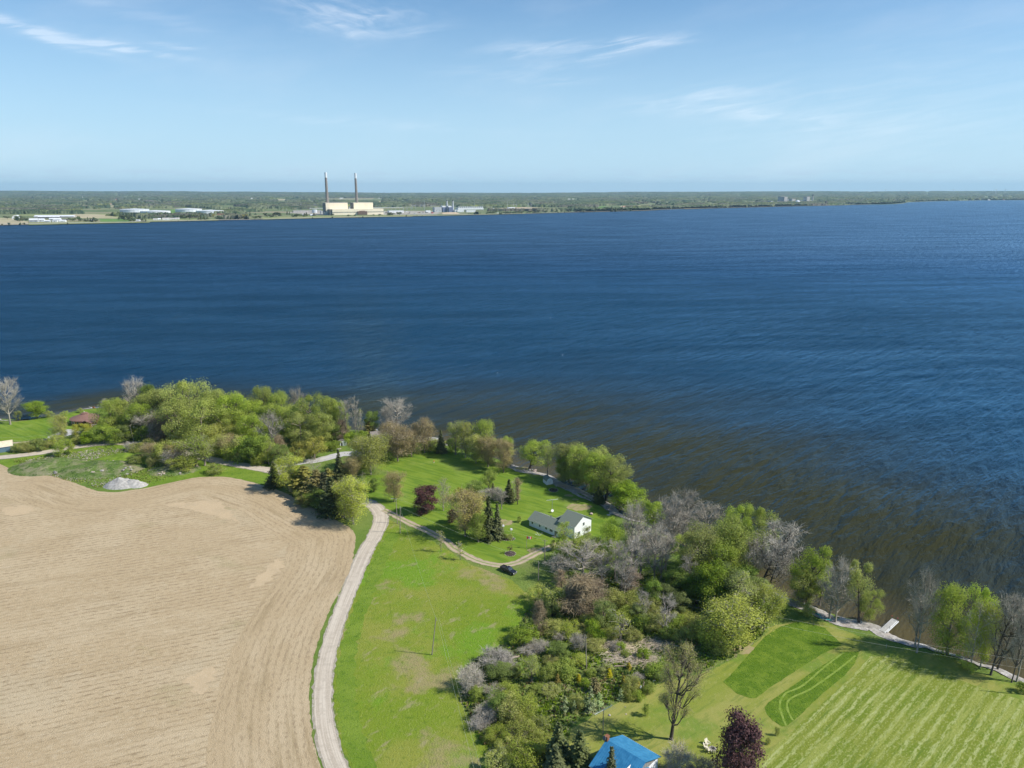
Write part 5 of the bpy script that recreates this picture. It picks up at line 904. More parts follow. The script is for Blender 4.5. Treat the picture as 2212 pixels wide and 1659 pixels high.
rocks(34,'A',770,1170,850,985,.35,1.0,'pale rock in rough grass behind the gravel heap','rubble behind the gravel heap',z=1.0); rocks(26,'A',1370,1590,925,975,.3,.8,'pale stone below the dark field bushes','stones by the field bushes',z=.3)
rocks(5,'A',470,500,955,970,.3,.7,'pale stone on the grassy bank left of the heap','stones left of the heap',z=.6); rocks(12,'C',1540,1620,890,1000,.5,1.2,'pale shore boulder beyond the two storey gable','boulders beyond the gable',z=-.5)
rocks(16,'C',850,960,590,640,.4,.9,'grey boulder on shingle left of the barn shed','boulders left of the shed',z=-.4); rocks(8,'b',60,270,600,640,.4,.8,'pale stone along the driveway by the white hut','stones by the white hut')
rocks(4,'I',990,1040,540,560,.3,.5,'white stone at the brush corner by mown turf','stones at the brush corner',('flag_white','rock')); rocks(4,'I',20,700,780,1000,.2,.4,'small stone lying in the weedy garden','stones in the weedy garden'); rocks(1,'I',-240,-235,1080,1085,.45,.5,'round pale stone left of the antenna mast on the turf','stone by the mast')
rocks(3,'E',3000-2980,60,1700,1720,.1,.2,'tiny stone','x') if False else None
def log(r, x0, y0, x1, y1, rad, lb, grp=None, mt='cut_wood'):
    a, b = P(r,x0,y0,rad), P(r,x1,y1,rad*1.6); m_ = bez(a, b, (0,0,.15), 5, np.random.default_rng(int(x0+y0)), .08); V, F = tubes([(m_, np.linspace(rad, rad*.5, 5))], 7); o = link('fallen_log', np_mesh('fallen_log', V, [F], smooth=True), None, mt); tag(o, lb, 'log', grp)
log('G',740,718,815,690,.35,'thick pale cut log end under the grey brush'); log('G',1560,545,1790,488,.3,'long dark fallen trunk at the top of the clearing','fallen logs','bark'); log('G',1625,610,1680,560,.2,'short pale fallen stem left of the branch piles'); log('G',1740,592,1840,580,.22,'pale cut stem lying level across the clearing')
log('G',1640,780,1790,782,.22,'straight log at the bottom of the clearing beside the golden cedar'); log('G',2090,735,2130,715,.2,'short log at the right end of the clearing'); log('G',1700,612,1850,640,.15,'thin stem in the middle of the cut branches'); log('G',1960,580,2080,600,.15,'thin stem at the upper right of the cut branches')
log('C',1270,725,1340,735,.3,'driftwood trunk on the shingle under the willows','driftwood','bark_pale'); log('C',1150,735,1260,770,.2,'brown driftwood beside the mulch bed','driftwood','cut_wood'); log('D',1440,1175,1530,1120,.15,'bleached stem leaning in the green undergrowth')
def brush_pile(r, x, y, rx, ry, n, lb, seed):
    rng = np.random.default_rng(seed); c_ = P(r,x,y); pa_ = []
    for i in range(n):
        q = rng.normal(size=2)*[rx*.45, ry*.45]; a = rng.normal()*.7+.2; L = rng.uniform(.8,3.2); z = rng.uniform(.05,.7); d_ = np.array([math.cos(a), math.sin(a), rng.normal()*.12])*L/2; m_ = np.array([q[0], q[1], z]); pa_.append((np.stack([m_-d_, m_+rng.normal(size=3)*.1, m_+d_]), [.045,.035,.015]))
    V, F = tubes(pa_); o = link('brush_pile', np_mesh('brush_pile', V, [F], attr=np.repeat(rng.uniform(0,1,len(V)//9+1), 9)[:len(V)]), None, 'cut_twig'); o.location = c_; tag(o, lb, 'brush pile', None)
brush_pile('G',1760,640,6,4,650,'wide heap of cut brown branches in the middle of the clearing',1); brush_pile('G',2000,600,5.5,3.5,550,'heap of cut branches at the right of the clearing',2); brush_pile('G',1700,720,5,3,450,'low heap of pale twigs above the golden cedars',3); brush_pile('G',1900,730,4,3,350,'small heap of cut twigs left of the round green bush',4); brush_pile('G',1600,590,5,3,350,'heap of thin branches beside the long dark trunk',5)
brush_pile('C',1190,745,3,1.5,160,'tangle of driftwood sticks beside the mulch bed',6)
q = P('I',825,725); o = empty('birdhouse', q, 0, 'small white and blue birdhouse on a short post at the edge of the brush', 'birdhouse'); MB().cyl((0,0,0),(0,0,2.0),.05,n=6).build('post', 'dark_steel', o); MB().prism([(-.18,2.0),(.18,2.0),(.18,2.4),(0,2.6),(-.18,2.4)], -.15, .15).build('box', 'flag_white', o)
q = P('I',850,705); V, F = tubes([(np.array([[0,0,-.1],[.05,0,1.5],[.25,0,3.4]]), [.22,.2,.17])], 8); o = link('dead_trunk', np_mesh('dead_trunk', V, [F], smooth=True), None, 'cut_wood'); o.location = q; tag(o, 'barkless dead trunk stump standing next to the small birdhouse', 'dead trunk')
for x,y,dx in ((940,375,0),): q = P('m',1745,1385); o = MB().cyl((0,0,0),(0,0,1.3),.05,n=6).build('stake', 'steel'); o.location = q; tag(o, 'thin white stake in the shaded grass below the right beach', 'stake')
for x,y in ((250,805),(835,200),(970,610)):
    q = Vector(P('F',1900+x*.3617,1200+y*.3617,-.8)); o = MB().rock((0,0,.1), .25, rr_, .5).build('gull', 'flag_white'); o.location = q; tag(o, 'tiny white gull on the open water', 'gull', 'gulls on the water'); RK.setdefault(o['label'], []).append(o)
# weeds: tufts of rough growth too many to count
def tufts(name, poly, n, s0, s1, m, seed, label):
    rng = np.random.default_rng(seed); p = np.array([tuple(P(*q))[:2] for q in poly]); X = rng.uniform(p[:,0].min(), p[:,0].max(), n*3); Y = rng.uniform(p[:,1].min(), p[:,1].max(), n*3); k = inside(X, Y, [tuple(q) for q in p]) & (rng.uniform(0,1,X.shape) < np.clip((fbm(X*.15, Y*.15, seed)-.3)*2.2, .1, 1)); X, Y = X[k][:n], Y[k][:n]; n = len(X)
    a = rng.uniform(0, math.pi, (n,3)); s = rng.uniform(s0, s1, n); V = []; 
    for j in range(3):
        dx, dy = np.cos(a[:,j]+j)*s*.5, np.sin(a[:,j]+j)*s*.5; lean = rng.normal(size=(n,2))*.25*s[:,None]
        V.append(np.stack([np.c_[X-dx, Y-dy, np.zeros(n)], np.c_[X+dx, Y+dy, np.zeros(n)], np.c_[X+dx*.8+lean[:,0], Y+dy*.8+lean[:,1], s*.8], np.c_[X-dx*.8+lean[:,0], Y-dy*.8+lean[:,1], s]], 1).reshape(-1,3))
    V = np.vstack(V); tag(link(name, np_mesh(name, V, [np.arange(len(V)).reshape(-1,4)], attr=np.repeat(rng.uniform(0,1,len(V)//4), 4)), None, m), label, 'grass', kind='stuff')
wild = [('G',300,840),('G',470,700),('G',740,560),('G',880,300),('D',300,860),('D',1500,860),('D',1880,1010),('D',1880,1340),('D',1640,1540),('I',1500,470),('I',1060,580),('I',640,760),('I',300,940),('I',-60,1140),('G',1200,1659),('G',560,1659),('G',420,1280),('G',300,1050)]
tufts('weeds', wild, 9000, .3, .8, 'grass_tuft', 3, 'knee high green and tan weeds between the bushes'); tufts('weeds', wild, 7000, .3, .7, 'maple_leaf', 4, 'fresh green low weeds between the bushes'); tufts('dry_grass', wild, 1800, .3, .7, 'bud_brown', 5, 'dry tan grass between the bushes')
0 and tufts('dry_grass', [('C',250,1340),('C',600,1500),('C',860,1620),('G',900,140),('G',900,420),('G',740,560),('G',470,700),('G',290,850),('G',0,700),('G',0,100)], 5000, .15, .35, 'grass_tuft', 6, 'long yellow grass in the meadow right of the road')
0 and tufts('weeds', [('C',420,1400),('C',620,1440),('C',900,1460),('C',900,1600),('G',900,100),('G',600,300),('G',250,150)], 1500, .2, .5, 'maple_leaf', 7, 'lush nettles below the pickup truck')
tufts('weeds', [('A',100,850),('A',480,790),('A',900,720),('A',1200,730),('A',1700,880),('A',1500,990),('A',1250,1060),('A',850,1090),('A',300,950)], 5000, .2, .5, 'maple_leaf', 8, 'rough grass and weeds on the banks behind the gravel heap'); tufts('dry_grass', [('A',200,850),('A',480,800),('A',900,740),('A',1200,760),('A',1200,950),('A',850,1080),('A',300,950)], 2000, .2, .5, 'twig_grey', 9, 'dry straw grass on the banks behind the gravel heap')
# ---------------------------------------------------------------- far shore
FS = [('f',-2600,790),('f',-1200,768),('f',-400,752),('f',0,748),('f',400,741),('f',1200,722),('f',2212,705),('t',800,688),('t',2212,666),('p',1000,820),('p',2212,800),('q',900,605),('q',2212,575),('s',1200,555),('s',2212,530),('u',400,380),('u',800,372),('u',1500,352),('u',2212,336),('v',300,297),('v',700,289),('v',800,280),
      ('v',825,270),('v',1000,262),('v',1500,250),('v',2212,247),('v',3200,243),('v',5000,240)]
fsp = np.array([full(*q) for q in FS]); fsx, fsy = fsp[:,0], fsp[:,1]
def fan(px):                                # heading of an image column
    return (px/4-512)/FOC/CT
def shore_y(px): return np.interp(px, fsx, fsy)
cols = np.linspace(-1400, 5400, 700); hz = 30000.
SY = np.array([P('F', x, shore_y(x), WZ).y for x in cols]); SY *= 1+(vnoise(cols*.02, cols*0, 3)-.5)*.012
def ridge(X, Y):
    px = 2048+X/Y*FOC*4*CT; crest = np.interp(px, [0,1100,1800,2300,2900,4096], [72,46,8,30,52,56])*Y/18000
    crest = crest+(fbm(X*.0007, Y*.0003, 6)-.5)*34*Y/18000
    return np.where(Y > 11000, crest*np.clip((Y-11000)/6500, 0, 1)**1.5, 0)*np.where(Y > 18500, np.clip(1-(Y-18500)/6000, -2, 1), 1)
rw = np.r_[0, np.geomspace(.002, 1, 130)]; V = []
for f in rw: Yr = SY+(hz-SY)*f; Xr = fan(cols)*Yr; V.append(np.c_[Xr, Yr, (np.full(len(cols), WZ-.3) if f == 0 else np.full(len(cols), 1.2) if f < .004 else 1.2+ridge(Xr, Yr))])
n = len(cols); i, j = np.meshgrid(np.arange(n-1), np.arange(len(rw)-1)); a = (j*n+i).ravel()
gmat('far_ground', (.16,.19,.08), [((.30,.26,.16),.0016,(.5,1.6),.2,.50,.56,.9),((.10,.15,.05),.003,(.5,1.5),0,.5,.56,.9),((.22,.24,.12),.012,(1,1),0,.5,.6,.6)], bump=.2, bscale=.05, bdist=3)
tag(link('far_shore', np_mesh('far_shore', np.vstack(V), [np.c_[a, a+1, a+n+1, a+n]], smooth=True), None, 'far_ground'), kind='structure')
def fsheet(name, r, pts, m, z=1.3, jit=3): return sheet(name, [P(r,x,y,z) for x,y in pts], z, m, jit, 14)
gmat('straw_field', (.42,.36,.22), [((.50,.43,.28),.02,(.3,1.5),.3,.45,.6,.8),((.32,.32,.14),.006,(1,1),0,.5,.65,.7)], bump=.1, bscale=.1); gmat('green_field', (.12,.24,.05), [((.18,.28,.07),.01,(1,1),0,.45,.6,.8)], bump=.1, bscale=.1)
gmat('pasture', (.24,.28,.10), [((.36,.33,.18),.01,(.5,1.5),0,.5,.6,.7)], bump=.1, bscale=.1); gmat('sand', (.55,.42,.27), [((.64,.52,.37),.03,(1,1),0,.45,.6,.8)], bump=.1, bscale=.1); gmat('stone_bank', (.42,.38,.32), [((.26,.26,.18),.05,(1,1),0,.5,.6,.8)], bump=.3, bscale=.3)
fsheet('field','f',[(-500,640),(0,628),(180,640),(420,690),(410,728),(0,738),(-500,750)],'straw_field',1.32); fsheet('field','f',[(420,700),(1100,685),(1480,690),(1920,690),(2212,690),(2212,700),(1200,716),(420,736)],'pasture',1.32); fsheet('field','f',[(150,590),(500,580),(900,570),(1600,572),(2212,600),(2212,640),(1700,640),(1100,640),(400,600)],'pasture',1.34); fsheet('field','f',[(1080,575),(1250,573),(1560,585),(1760,632),(1700,642),(1100,634)],'straw_field',1.42)
fsheet('field','f',[(1470,648),(1800,645),(1920,668),(1920,688),(1480,690)],'green_field',1.44); fsheet('field','t',[(500,650),(1000,645),(1560,650),(1560,668),(500,690)],'pasture',1.34); fsheet('field','p',[(0,800),(900,790),(1600,785),(2212,775),(2212,795),(1000,815),(0,840)],'pasture',1.34); fsheet('field','q',[(0,590),(900,588),(2212,560),(2212,570),(900,600),(0,615)],'pasture',1.36)
fsheet('sand_pad','s',[(430,478),(560,478),(820,484),(1030,490),(1140,505),(1080,518),(700,520),(400,518),(100,500),(200,490)],'sand',1.5,2); fsheet('works_yard','q',[(0,545),(400,530),(860,535),(980,560),(900,582),(100,588)],'stone_bank',1.5); fsheet('works_yard','p',[(380,735),(1000,725),(1900,730),(2212,735),(2212,765),(900,775),(380,745)],'stone_bank',1.46)
fsheet('sandy_bank','q',[(985,560),(1060,548),(1200,548),(1255,575),(1000,579)],'sand',1.6,1)
for r,pts in (('f',[(1500,455),(1900,448),(2212,452),(2212,462),(1700,470)]),('p',[(0,540),(300,538),(720,545),(700,552),(0,556)]),('p',[(980,535),(1650,530),(1620,542),(980,545)]),('p',[(1450,572),(1900,568),(1850,588),(1450,590)]),('s',[(1600,358),(1760,360),(1750,365),(1600,365)]),('s',[(2080,430),(2212,425),(2212,432),(2080,437)]),('s',[(1960,455),(2212,450),(2212,470),(1960,468)]),('u',[(650,362),(830,356),(1010,350),(1010,362),(800,372),(660,376)]),('t',[(300,368),(560,372),(560,380),(300,378)]),('u',[(0,338),(180,335),(460,340),(440,350),(0,350)])): fsheet('field',r,pts,'straw_field',1.5,4)
for r,pts in (('s',[(1560,470),(1750,462),(1740,500),(1600,520),(1540,515)]),('f',[(1120,408),(1250,404),(1250,414),(1120,418)]),('t',[(860,510),(940,505),(940,560),(860,570)])): fsheet('field',r,pts,'green_field',1.5,4)
# stone bank along the far water line
cc = np.linspace(-800, 3400, 400); yy = np.array([P('F',x,shore_y(x),WZ).y for x in cc]); xx = fan(cc)*yy
strip('stony_bank', np.c_[xx, yy-4], np.c_[fan(cc)*(yy+42), yy+42], 1.46, 'stone_bank', 2, 5)
# forest canopy
NC, NRW = 1760, 330; px = np.linspace(-1350, 5300, NC); Ymin = np.interp(px, cols, SY)+35
D = np.geomspace(1, 1, 1); V = []; rng = np.random.default_rng(2)
fr = np.linspace(0, 1, NRW); Yg = Ymin[None,:]*(19000/Ymin[None,:])**fr[:,None]; Yg = Yg*(1+rng.normal(size=Yg.shape)*.0012); Xg = fan(px)[None,:]*Yg*(1+0)+rng.normal(size=Yg.shape)*Yg*.0007
f1 = fbm(Xg/420, Yg/900, 11, 4); f2 = fbm(Xg/130, Yg/260, 14, 3); far = np.clip((Yg-4200)/5000, 0, 1)
cover = f1*.65+f2*.35 > .50-.13*far; ppx = 2048+Xg/Yg*FOC*4*CT; ppy = 4*(384-FOC*(Yg*ST-(HC-1.3)*CT)/(Yg*CT+(HC-1.3)*ST))
def zone(r, pts, val):
    global cover
    q = [full(r,x,y) for x,y in pts]; m = inside(ppx, ppy, q); cover = np.where(m, val, cover)
zone('F',[(-900,700),(2400,700),(2400,950),(-900,950)],False) if False else None
zone('f',[(-800,585),(0,583),(420,582),(900,570),(1580,580),(1580,520),(1000,440),(300,450),(-800,480)],True)
for r,pts in (('f',[(-800,590),(180,585),(560,575),(1560,575),(1760,600),(2300,612),(2300,740),(-800,790)]),('t',[(-50,500),(1700,500),(1760,580),(1560,600),(400,600),(-50,570)]),('t',[(560,640),(1600,648),(2212,655),(2212,700),(560,720)]),('p',[(250,700),(900,690),(1700,660),(2212,660),(2212,850),(0,850),(0,760),(250,745)]),('q',[(-100,475),(700,480),(1660,500),(1660,570),(900,610),(-100,640)]),('s',[(40,485),(420,470),(820,475),(1200,500),(1100,525),(60,525)]),('s',[(-100,555),(700,545),(1100,545),(1100,600),(-100,600)])): zone(r, pts, False)
for r,pts in (('s',[(560,400),(1900,400),(1900,470),(1100,478),(640,470)]),('q',[(1560,400),(2212,400),(2212,470),(1640,490)]),('t',[(1000,400),(1700,400),(1900,500),(1700,500),(1300,470)]),('p',[(0,560),(880,570),(880,660),(300,665),(0,700)]),('s',[(640,520),(1100,525),(1500,520),(1500,532),(700,545)]),('u',[(0,350),(650,350),(1000,370),(650,380),(0,396)]),('u',[(1000,335),(1600,315),(2212,305),(2212,330),(1500,348),(1000,362)])): zone(r, pts, True)
for r,pts in (('f',[(1500,450),(2212,446),(2212,462),(1500,468)]),('p',[(0,536),(720,536),(700,556),(0,558)]),('p',[(980,528),(1900,528),(1850,590),(980,548)]),('f',[(-200,440),(600,455),(600,440),(-200,425)]),('s',[(1560,455),(2300,440),(2300,475),(1550,520)]),('u',[(0,334),(470,334),(460,350),(0,352)])): zone(r, pts, False)
FHS = {'f': "870 905 335 326;1150 1185 330 322;1350 1385 352 344;1435 1460 340 334;1595 1625 366 356;1625 1668 366 350 ;1705 1725 366 358;1795 1838 374 362;2042 2076 364 348;1965 2022 440 418;1585 1645 438 424;578 640 444 434;1220 1240 258 252;240 268 308 302;1105 1118 442 434", 't': "383 420 363 350;540 562 328 319;305 366 440 417;580 612 408 398;770 800 408 400;1005 1032 388 378;2040 2065 352 342;1965 1990 388 376;712 740 362 350;780 800 320 314;1780 1802 580 570;410 440 296 289;1320 1345 590 582",
 'p': "410 432 568 560;440 535 556 542;760 790 515 502;1140 1190 532 522;858 905 552 538;900 930 565 550;1710 1726 530 522;1835 1865 567 555;590 618 770 756;710 780 785 765", 'q': "172 205 382 368;895 918 378 366;948 966 376 366;625 645 330 324;512 530 287 280;52 68 346 338;500 550 384 376;1805 1825 565 556", 's': "1995 2035 478 464;2070 2095 486 474;2160 2212 388 382;650 670 356 350;1130 1180 362 352;1190 1270 360 350;1225 1280 508 500", 'u': "730 745 257 250;772 795 258 247;152 168 252 247;400 425 349 338;195 215 360 348;1475 1497 349 336;990 1012 350 338;1195 1220 355 345;1104 1118 234 230", 'v': "465 478 186 181;990 1015 190 185;1530 1580 216 211;1628 1665 219 213;1672 1712 206 201;1765 1800 214 208;2055 2095 207 200;2118 2145 206 200;2165 2212 210 204;1205 1220 250 243;1310 1330 244 237;1340 1395 244 238;1370 1382 250 244;1500 1515 246 241;1440 1450 247 242;1940 1960 246 241;2010 2030 247 242;1860 1880 250 243"}
for r, s in FHS.items():
    for e in s.split(';'): x0, x1, by, ty = [float(x) for x in e.split()]; zone(r, [(x0-2,by-3),(x1+2,by-3),(x1+2,by+(by-ty)*2.6+3),(x0-2,by+(by-ty)*2.6+3)], False)
hh_ = np.where(cover, 11+5*(vnoise(Xg/60, Yg/90, 4)-.3)+rng.uniform(-4.5,4.5,Yg.shape), -4.); zz = 1.2+ridge(Xg, Yg)+hh_*np.where(Yg > 12000, .8, 1)
vv = np.clip(fbm(Xg/90, Yg/160, 7, 3)*1.5-.4+rng.uniform(-.3,.3,Yg.shape), 0, 1)
m = bpy.data.materials.new('canopy'); m.use_nodes = True; t = NT(m.node_tree); b = t.n['Principled BSDF']; v = t.new('ShaderNodeAttribute', {'attribute_name': 'v'}).outputs['Fac']; pos = t.new('ShaderNodeNewGeometry').outputs['Position']
c = t.mix(t.ramp(v, .1, .7), (.06,.088,.047), (.16,.18,.10)); c = t.mix(t.ramp(t.noise(pos, .0022, 4), .5, .62), c, t.mix(v, (.09,.085,.065), (.185,.175,.14))); c = t.mix(t.m('MULTIPLY', t.ramp(t.noise(t.mapv(pos, (1,1,1), 0, (90,40,0)), .003, 3), .55, .65), .7), c, t.mix(v, (.10,.125,.03), (.22,.25,.07)))
t.set(b.inputs['Base Color'], c); b.inputs['Roughness'].default_value = 1; b.inputs['Specular IOR Level'].default_value = 0; MATS['canopy'] = m
ok = (cover[:-1,:-1] | cover[1:,1:] | cover[1:,:-1] | cover[:-1,1:]); j, i = np.nonzero(ok); a = j*NC+i
tag(link('forest', np_mesh('forest', np.c_[Xg.ravel(), Yg.ravel(), zz.ravel()], [np.c_[a, a+1, a+NC+1, a+NC]], attr=vv.ravel()), None, 'canopy'), 'mixed spring forest covering the far shore to the horizon', 'forest', kind='stuff')
# far trees one can tell apart
def far_tree_mesh(seed, con=False):
    rng = np.random.default_rng(seed); V, F = tubes([(np.array([[0,0,-1],[0,0,7]]), [.4,.25])], 5)
    n = 130; c = rng.normal(size=(n,3)); c /= np.linalg.norm(c, axis=1)[:,None]; lob = rng.normal(size=(7,3))*[2.2,2.2,1.8]; q = lob[rng.integers(0,7,n)]+c*2.4*rng.uniform(.7,1,(n,1)); q[:,2] += 7.5
    if con: f = rng.uniform(0,1,n)**1.4; r_ = 3.2*(1-f)+.2; an = rng.uniform(0,6.28,n); q = np.c_[np.cos(an)*r_, np.sin(an)*r_, .8+f*11]; c = np.c_[np.cos(an), np.sin(an), np.full(n,.4)]
    A, B = quads(q, c+[0,0,.3]+rng.normal(size=(n,3))*.4, rng.uniform(.9,1.5,n), rng, .8); return np_mesh('far_trunk', V, [F]), np_mesh('far_crown', A, [B], attr=np.repeat(rng.uniform(0,1,n), 4))
FM = [far_tree_mesh(s) for s in range(4)]+[far_tree_mesh(9+s, True) for s in range(2)]
FT = {}
for i_, (a, b) in enumerate(FM):
    a.materials.append(MATS['bark_dark']); b.materials.append(MATS['spruce_needle' if i_ > 3 else 'far_leaf'])
    b2 = b.copy(); b2.materials.clear(); b2.materials.append(MATS['far_yellow']); FT[i_] = (a, b, b2)
FARTREES = []
def ftree(r, x, by, ty, w, kind='', label=None):
    q = P(r,x,by,1.2); H = hgt(r,x,by,ty,1.2)-1.2; W = w*mpp(r,x,by); i_ = trng.randrange(4) if kind != 'c' else 4+trng.randrange(2)
    o = empty('far_tree', q); o.scale = (W/8.5, W/8.5, H/12.3); o.rotation_euler.z = trng.uniform(0,6); link('trunk', FT[i_][0], o); link('crown', FT[i_][2 if kind == 'y' else 1], o); FARTREES.append([o, kind, q, H, W]); return o
for r, rows in {'f': "110 650 600 75 ;235 672 612 60 ;285 684 603 90 ;330 680 612 60 ;375 674 608 75 ;1045 686 626 52 ;1097 684 630 50 ;1160 681 604 80 ;1190 683 630 50 ;1248 686 638 38 c;1270 686 645 30 c;1300 686 621 42 c;1335 691 627 42 c;1362 690 640 30 c;1415 690 610 105 ;1800 655 590 80 ;1845 668 588 100 ;1915 680 592 120 ;1965 683 610 60 ;2040 662 618 50 c;2085 674 628 34 c;2105 673 640 34 c;2130 645 622 28 c;2150 678 648 28 c;1750 655 628 34 c;145 746 703 40 ;295 742 694 40 ;360 741 700 36 ;40 748 720 30 ;1000 724 700 30 c;1700 610 575 40 c;1740 580 540 60 c;1780 590 545 60 ;1900 590 560 60 c;1960 596 566 60 c;2030 600 572 60 c;2100 600 575 60 ;2170 612 585 60 c",
 't': "120 625 580 60 c;200 600 560 70 c;300 600 560 80 c;400 608 565 70 c;480 612 560 60 c;540 615 570 50 c;600 610 562 40 c;650 622 575 60 ;700 622 560 50 c;790 622 545 60 c;830 640 600 30 y;930 640 568 90 ;1000 640 570 60 ;1050 640 575 60 c;1140 655 575 110 ;1230 640 570 90 ;1350 650 600 60 c;1270 658 625 50 c;1310 660 622 45 c;1360 660 630 40 c;1400 655 620 60 c;1450 610 555 45 c;1490 622 572 60 y;1560 650 590 80 ;1620 655 605 70 ;1850 605 563 46 y;1950 645 566 75 y;1900 650 600 60 ;1700 655 615 60 c;1750 655 610 60 c;1800 650 610 60 c;2030 600 545 40 c;2110 590 560 40 c;1690 590 560 40 ;2100 650 600 80 ;2180 640 600 60 ;970 690 670 30 c;1110 688 672 50 c",
 'p': "365 770 712 34 c;400 770 718 34 c;500 805 742 110 ;200 800 725 120 ;120 810 750 90 ;620 798 750 60 c;650 790 735 50 c;760 785 745 60 c;60 790 745 80 ;260 790 740 70 c;1270 800 765 50 ;1360 795 762 30 ;1105 772 752 50 y;1640 785 762 40 ;1740 785 758 40 ;1480 808 790 30 c;1880 780 735 60 ;1920 782 740 50 ;2020 775 728 60 ;2120 796 765 20 c;1040 790 750 30 ;740 825 810 40 c;1030 820 800 60 c",
 'q': "60 598 575 40 ;210 592 550 70 ;360 590 540 60 ;460 612 575 14 c;620 610 592 16 c;700 612 595 24 c;1380 580 562 14 c;1405 580 560 14 c;1430 580 560 14 c;1460 578 558 16 c;1550 576 545 14 c;1680 570 535 60 ;1740 568 520 60 ;1775 565 505 40 ;1650 572 545 50 ;1840 580 530 22 c;1860 580 540 26 c;1960 570 530 80 ;2080 568 530 90 ;2160 565 530 80 ",
 's': "60 572 540 50 ;180 582 535 26 c;260 570 540 80 ;380 568 535 80 ;500 565 530 80 ;620 560 530 70 ;700 560 528 60 ;760 555 515 50 ;850 555 515 60 ;1000 550 520 60 ;1040 558 540 22 c;1135 555 535 18 c;1200 545 500 70 ;1320 540 505 60 ;1420 545 510 70 ;1590 540 450 30 c;1760 530 465 60 ;1830 540 455 50 c;1890 540 470 50 c;1960 530 480 50 ;1990 530 455 30 c;2060 530 490 50 ;2110 530 480 40 c;2180 528 480 50 "}.items():
    for e in rows.split(';'):
        k = e.split(' '); k = [x for x in k if x != '']; kd = k[4] if len(k) > 4 else ''; ftree(r, float(k[0]), float(k[1]), float(k[2]), float(k[3]), kd)
# far buildings
mat('cream_cladding', (.90,.80,.60), (.84,.74,.55), .08, .7, stretch=(1,1,.2)); mat('dark_and_shaded_cladding', (.20,.185,.16), (.15,.14,.12), .1, .8); mat('stack_concrete', (.20,.175,.16), (.27,.235,.205), .03, .9); mat('white_metal', (.78,.79,.79), (.68,.70,.71), .2, .5); mat('grey_cladding', (.38,.40,.41), (.46,.48,.49), .1, .7); mat('rust_steel', (.20,.11,.07), (.30,.18,.12), .3, .8, stretch=(.2,.2,4))
mat('blue_steel', (.10,.13,.22), (.15,.18,.28), .2, .6); mat('pale_concrete', (.50,.47,.44), (.40,.38,.36), .1, .9); mat('tank_white', (.80,.82,.84), (.74,.77,.80), .05, .6, stretch=(1,1,.3)); mat('far_roof', (.45,.42,.40), (.5,.48,.46), .1, .8); mat('red_roof', (.5,.14,.08), (.42,.12,.07), .1, .8); mat('dark_timber', (.10,.09,.08), (.15,.13,.11), .2, .9); mat('galvanised', (.45,.47,.48), (.52,.54,.55), .3, .5, metal=.3)
FYAW = R(26)
def fplace(name, r, x0, x1, by, label, cat, group=None, yaw=FYAW):
    """thing whose front wall runs from image column x0 to x1 along heading yaw; returns (empty, length)"""
    q = P(r,x0,by,1.25); xe, _ = full(r,x1,by); k = (xe/4-512)/FOC; c, s = math.cos(yaw), math.sin(yaw); zc = HC-1.25
    # (q.x+t c)/((q.y+t s) CT + zc ST) = k
    t = (k*(q.y*CT+zc*ST)-q.x)/(c-k*s*CT); return empty(name, q, yaw, label, cat, group), t, q
def zof(r, by, ty, x=None): return hgt(r, x if x is not None else 1000, by, ty, 1.25)-1.25
# power station
ps, L, q0 = fplace('power_station', 'p', 1035, 1787, 778, 'huge cream power station with two tall blocks over a long low hall', 'power station')
zl = zof('p',778,690,1400); zu = zof('p',778,606,1200); zb = zof('p',778,740,1400); u = L/752
MB().box(0,L,0,48,0,zl).build('turbine_hall', 'cream_cladding', ps); MB().box(-34*u,-.3,6,48,0,zl*.98).build('shaded_end', 'dark_and_shaded_cladding', ps)  # left end of the hall: its shade is put into the dark colour
MB().box(-.4,L+.4,-.6,-.05,zb,zb+2.6).build('dark_band', 'dark_and_shaded_cladding', ps)
bk = [(-58,262),(350,640)]
for i, (a, b) in enumerate(bk): MB().box(a*u,b*u,48.3,112,0,zu*1.04).build('boiler_house', 'cream_cladding', ps); MB().box(a*u-.8,a*u-.05,48.3,112,0,zu*1.04).build('shaded_side', 'dark_and_shaded_cladding', ps)  # dark sheets paint the shade on the blocks' left sides
for a,b in bk:
    m_ = MB()
    for k in range(14): x = a*u+2+(b-a)*u*k/14; m_.box(x,x+2.2,49,52,zu*1.04+.01,zu*1.04+2.4)
    m_.build('roof_vents', 'far_roof', ps)
m_ = MB()
for k in range(6): m_.box(360*u,500*u,-9,-1,zl*(.06+k*.1),zl*(.11+k*.1))
m_.build('rusty_module', 'rust_steel', ps); mv = MB(); mv.box(362*u,498*u,-8.4,-1.2,0,zl*.61).build('module_core', 'dark_timber', ps); MB().box(390*u,470*u,-6,-1.1,zl*.615,zl*.70).build('module_top', 'rust_steel', ps)
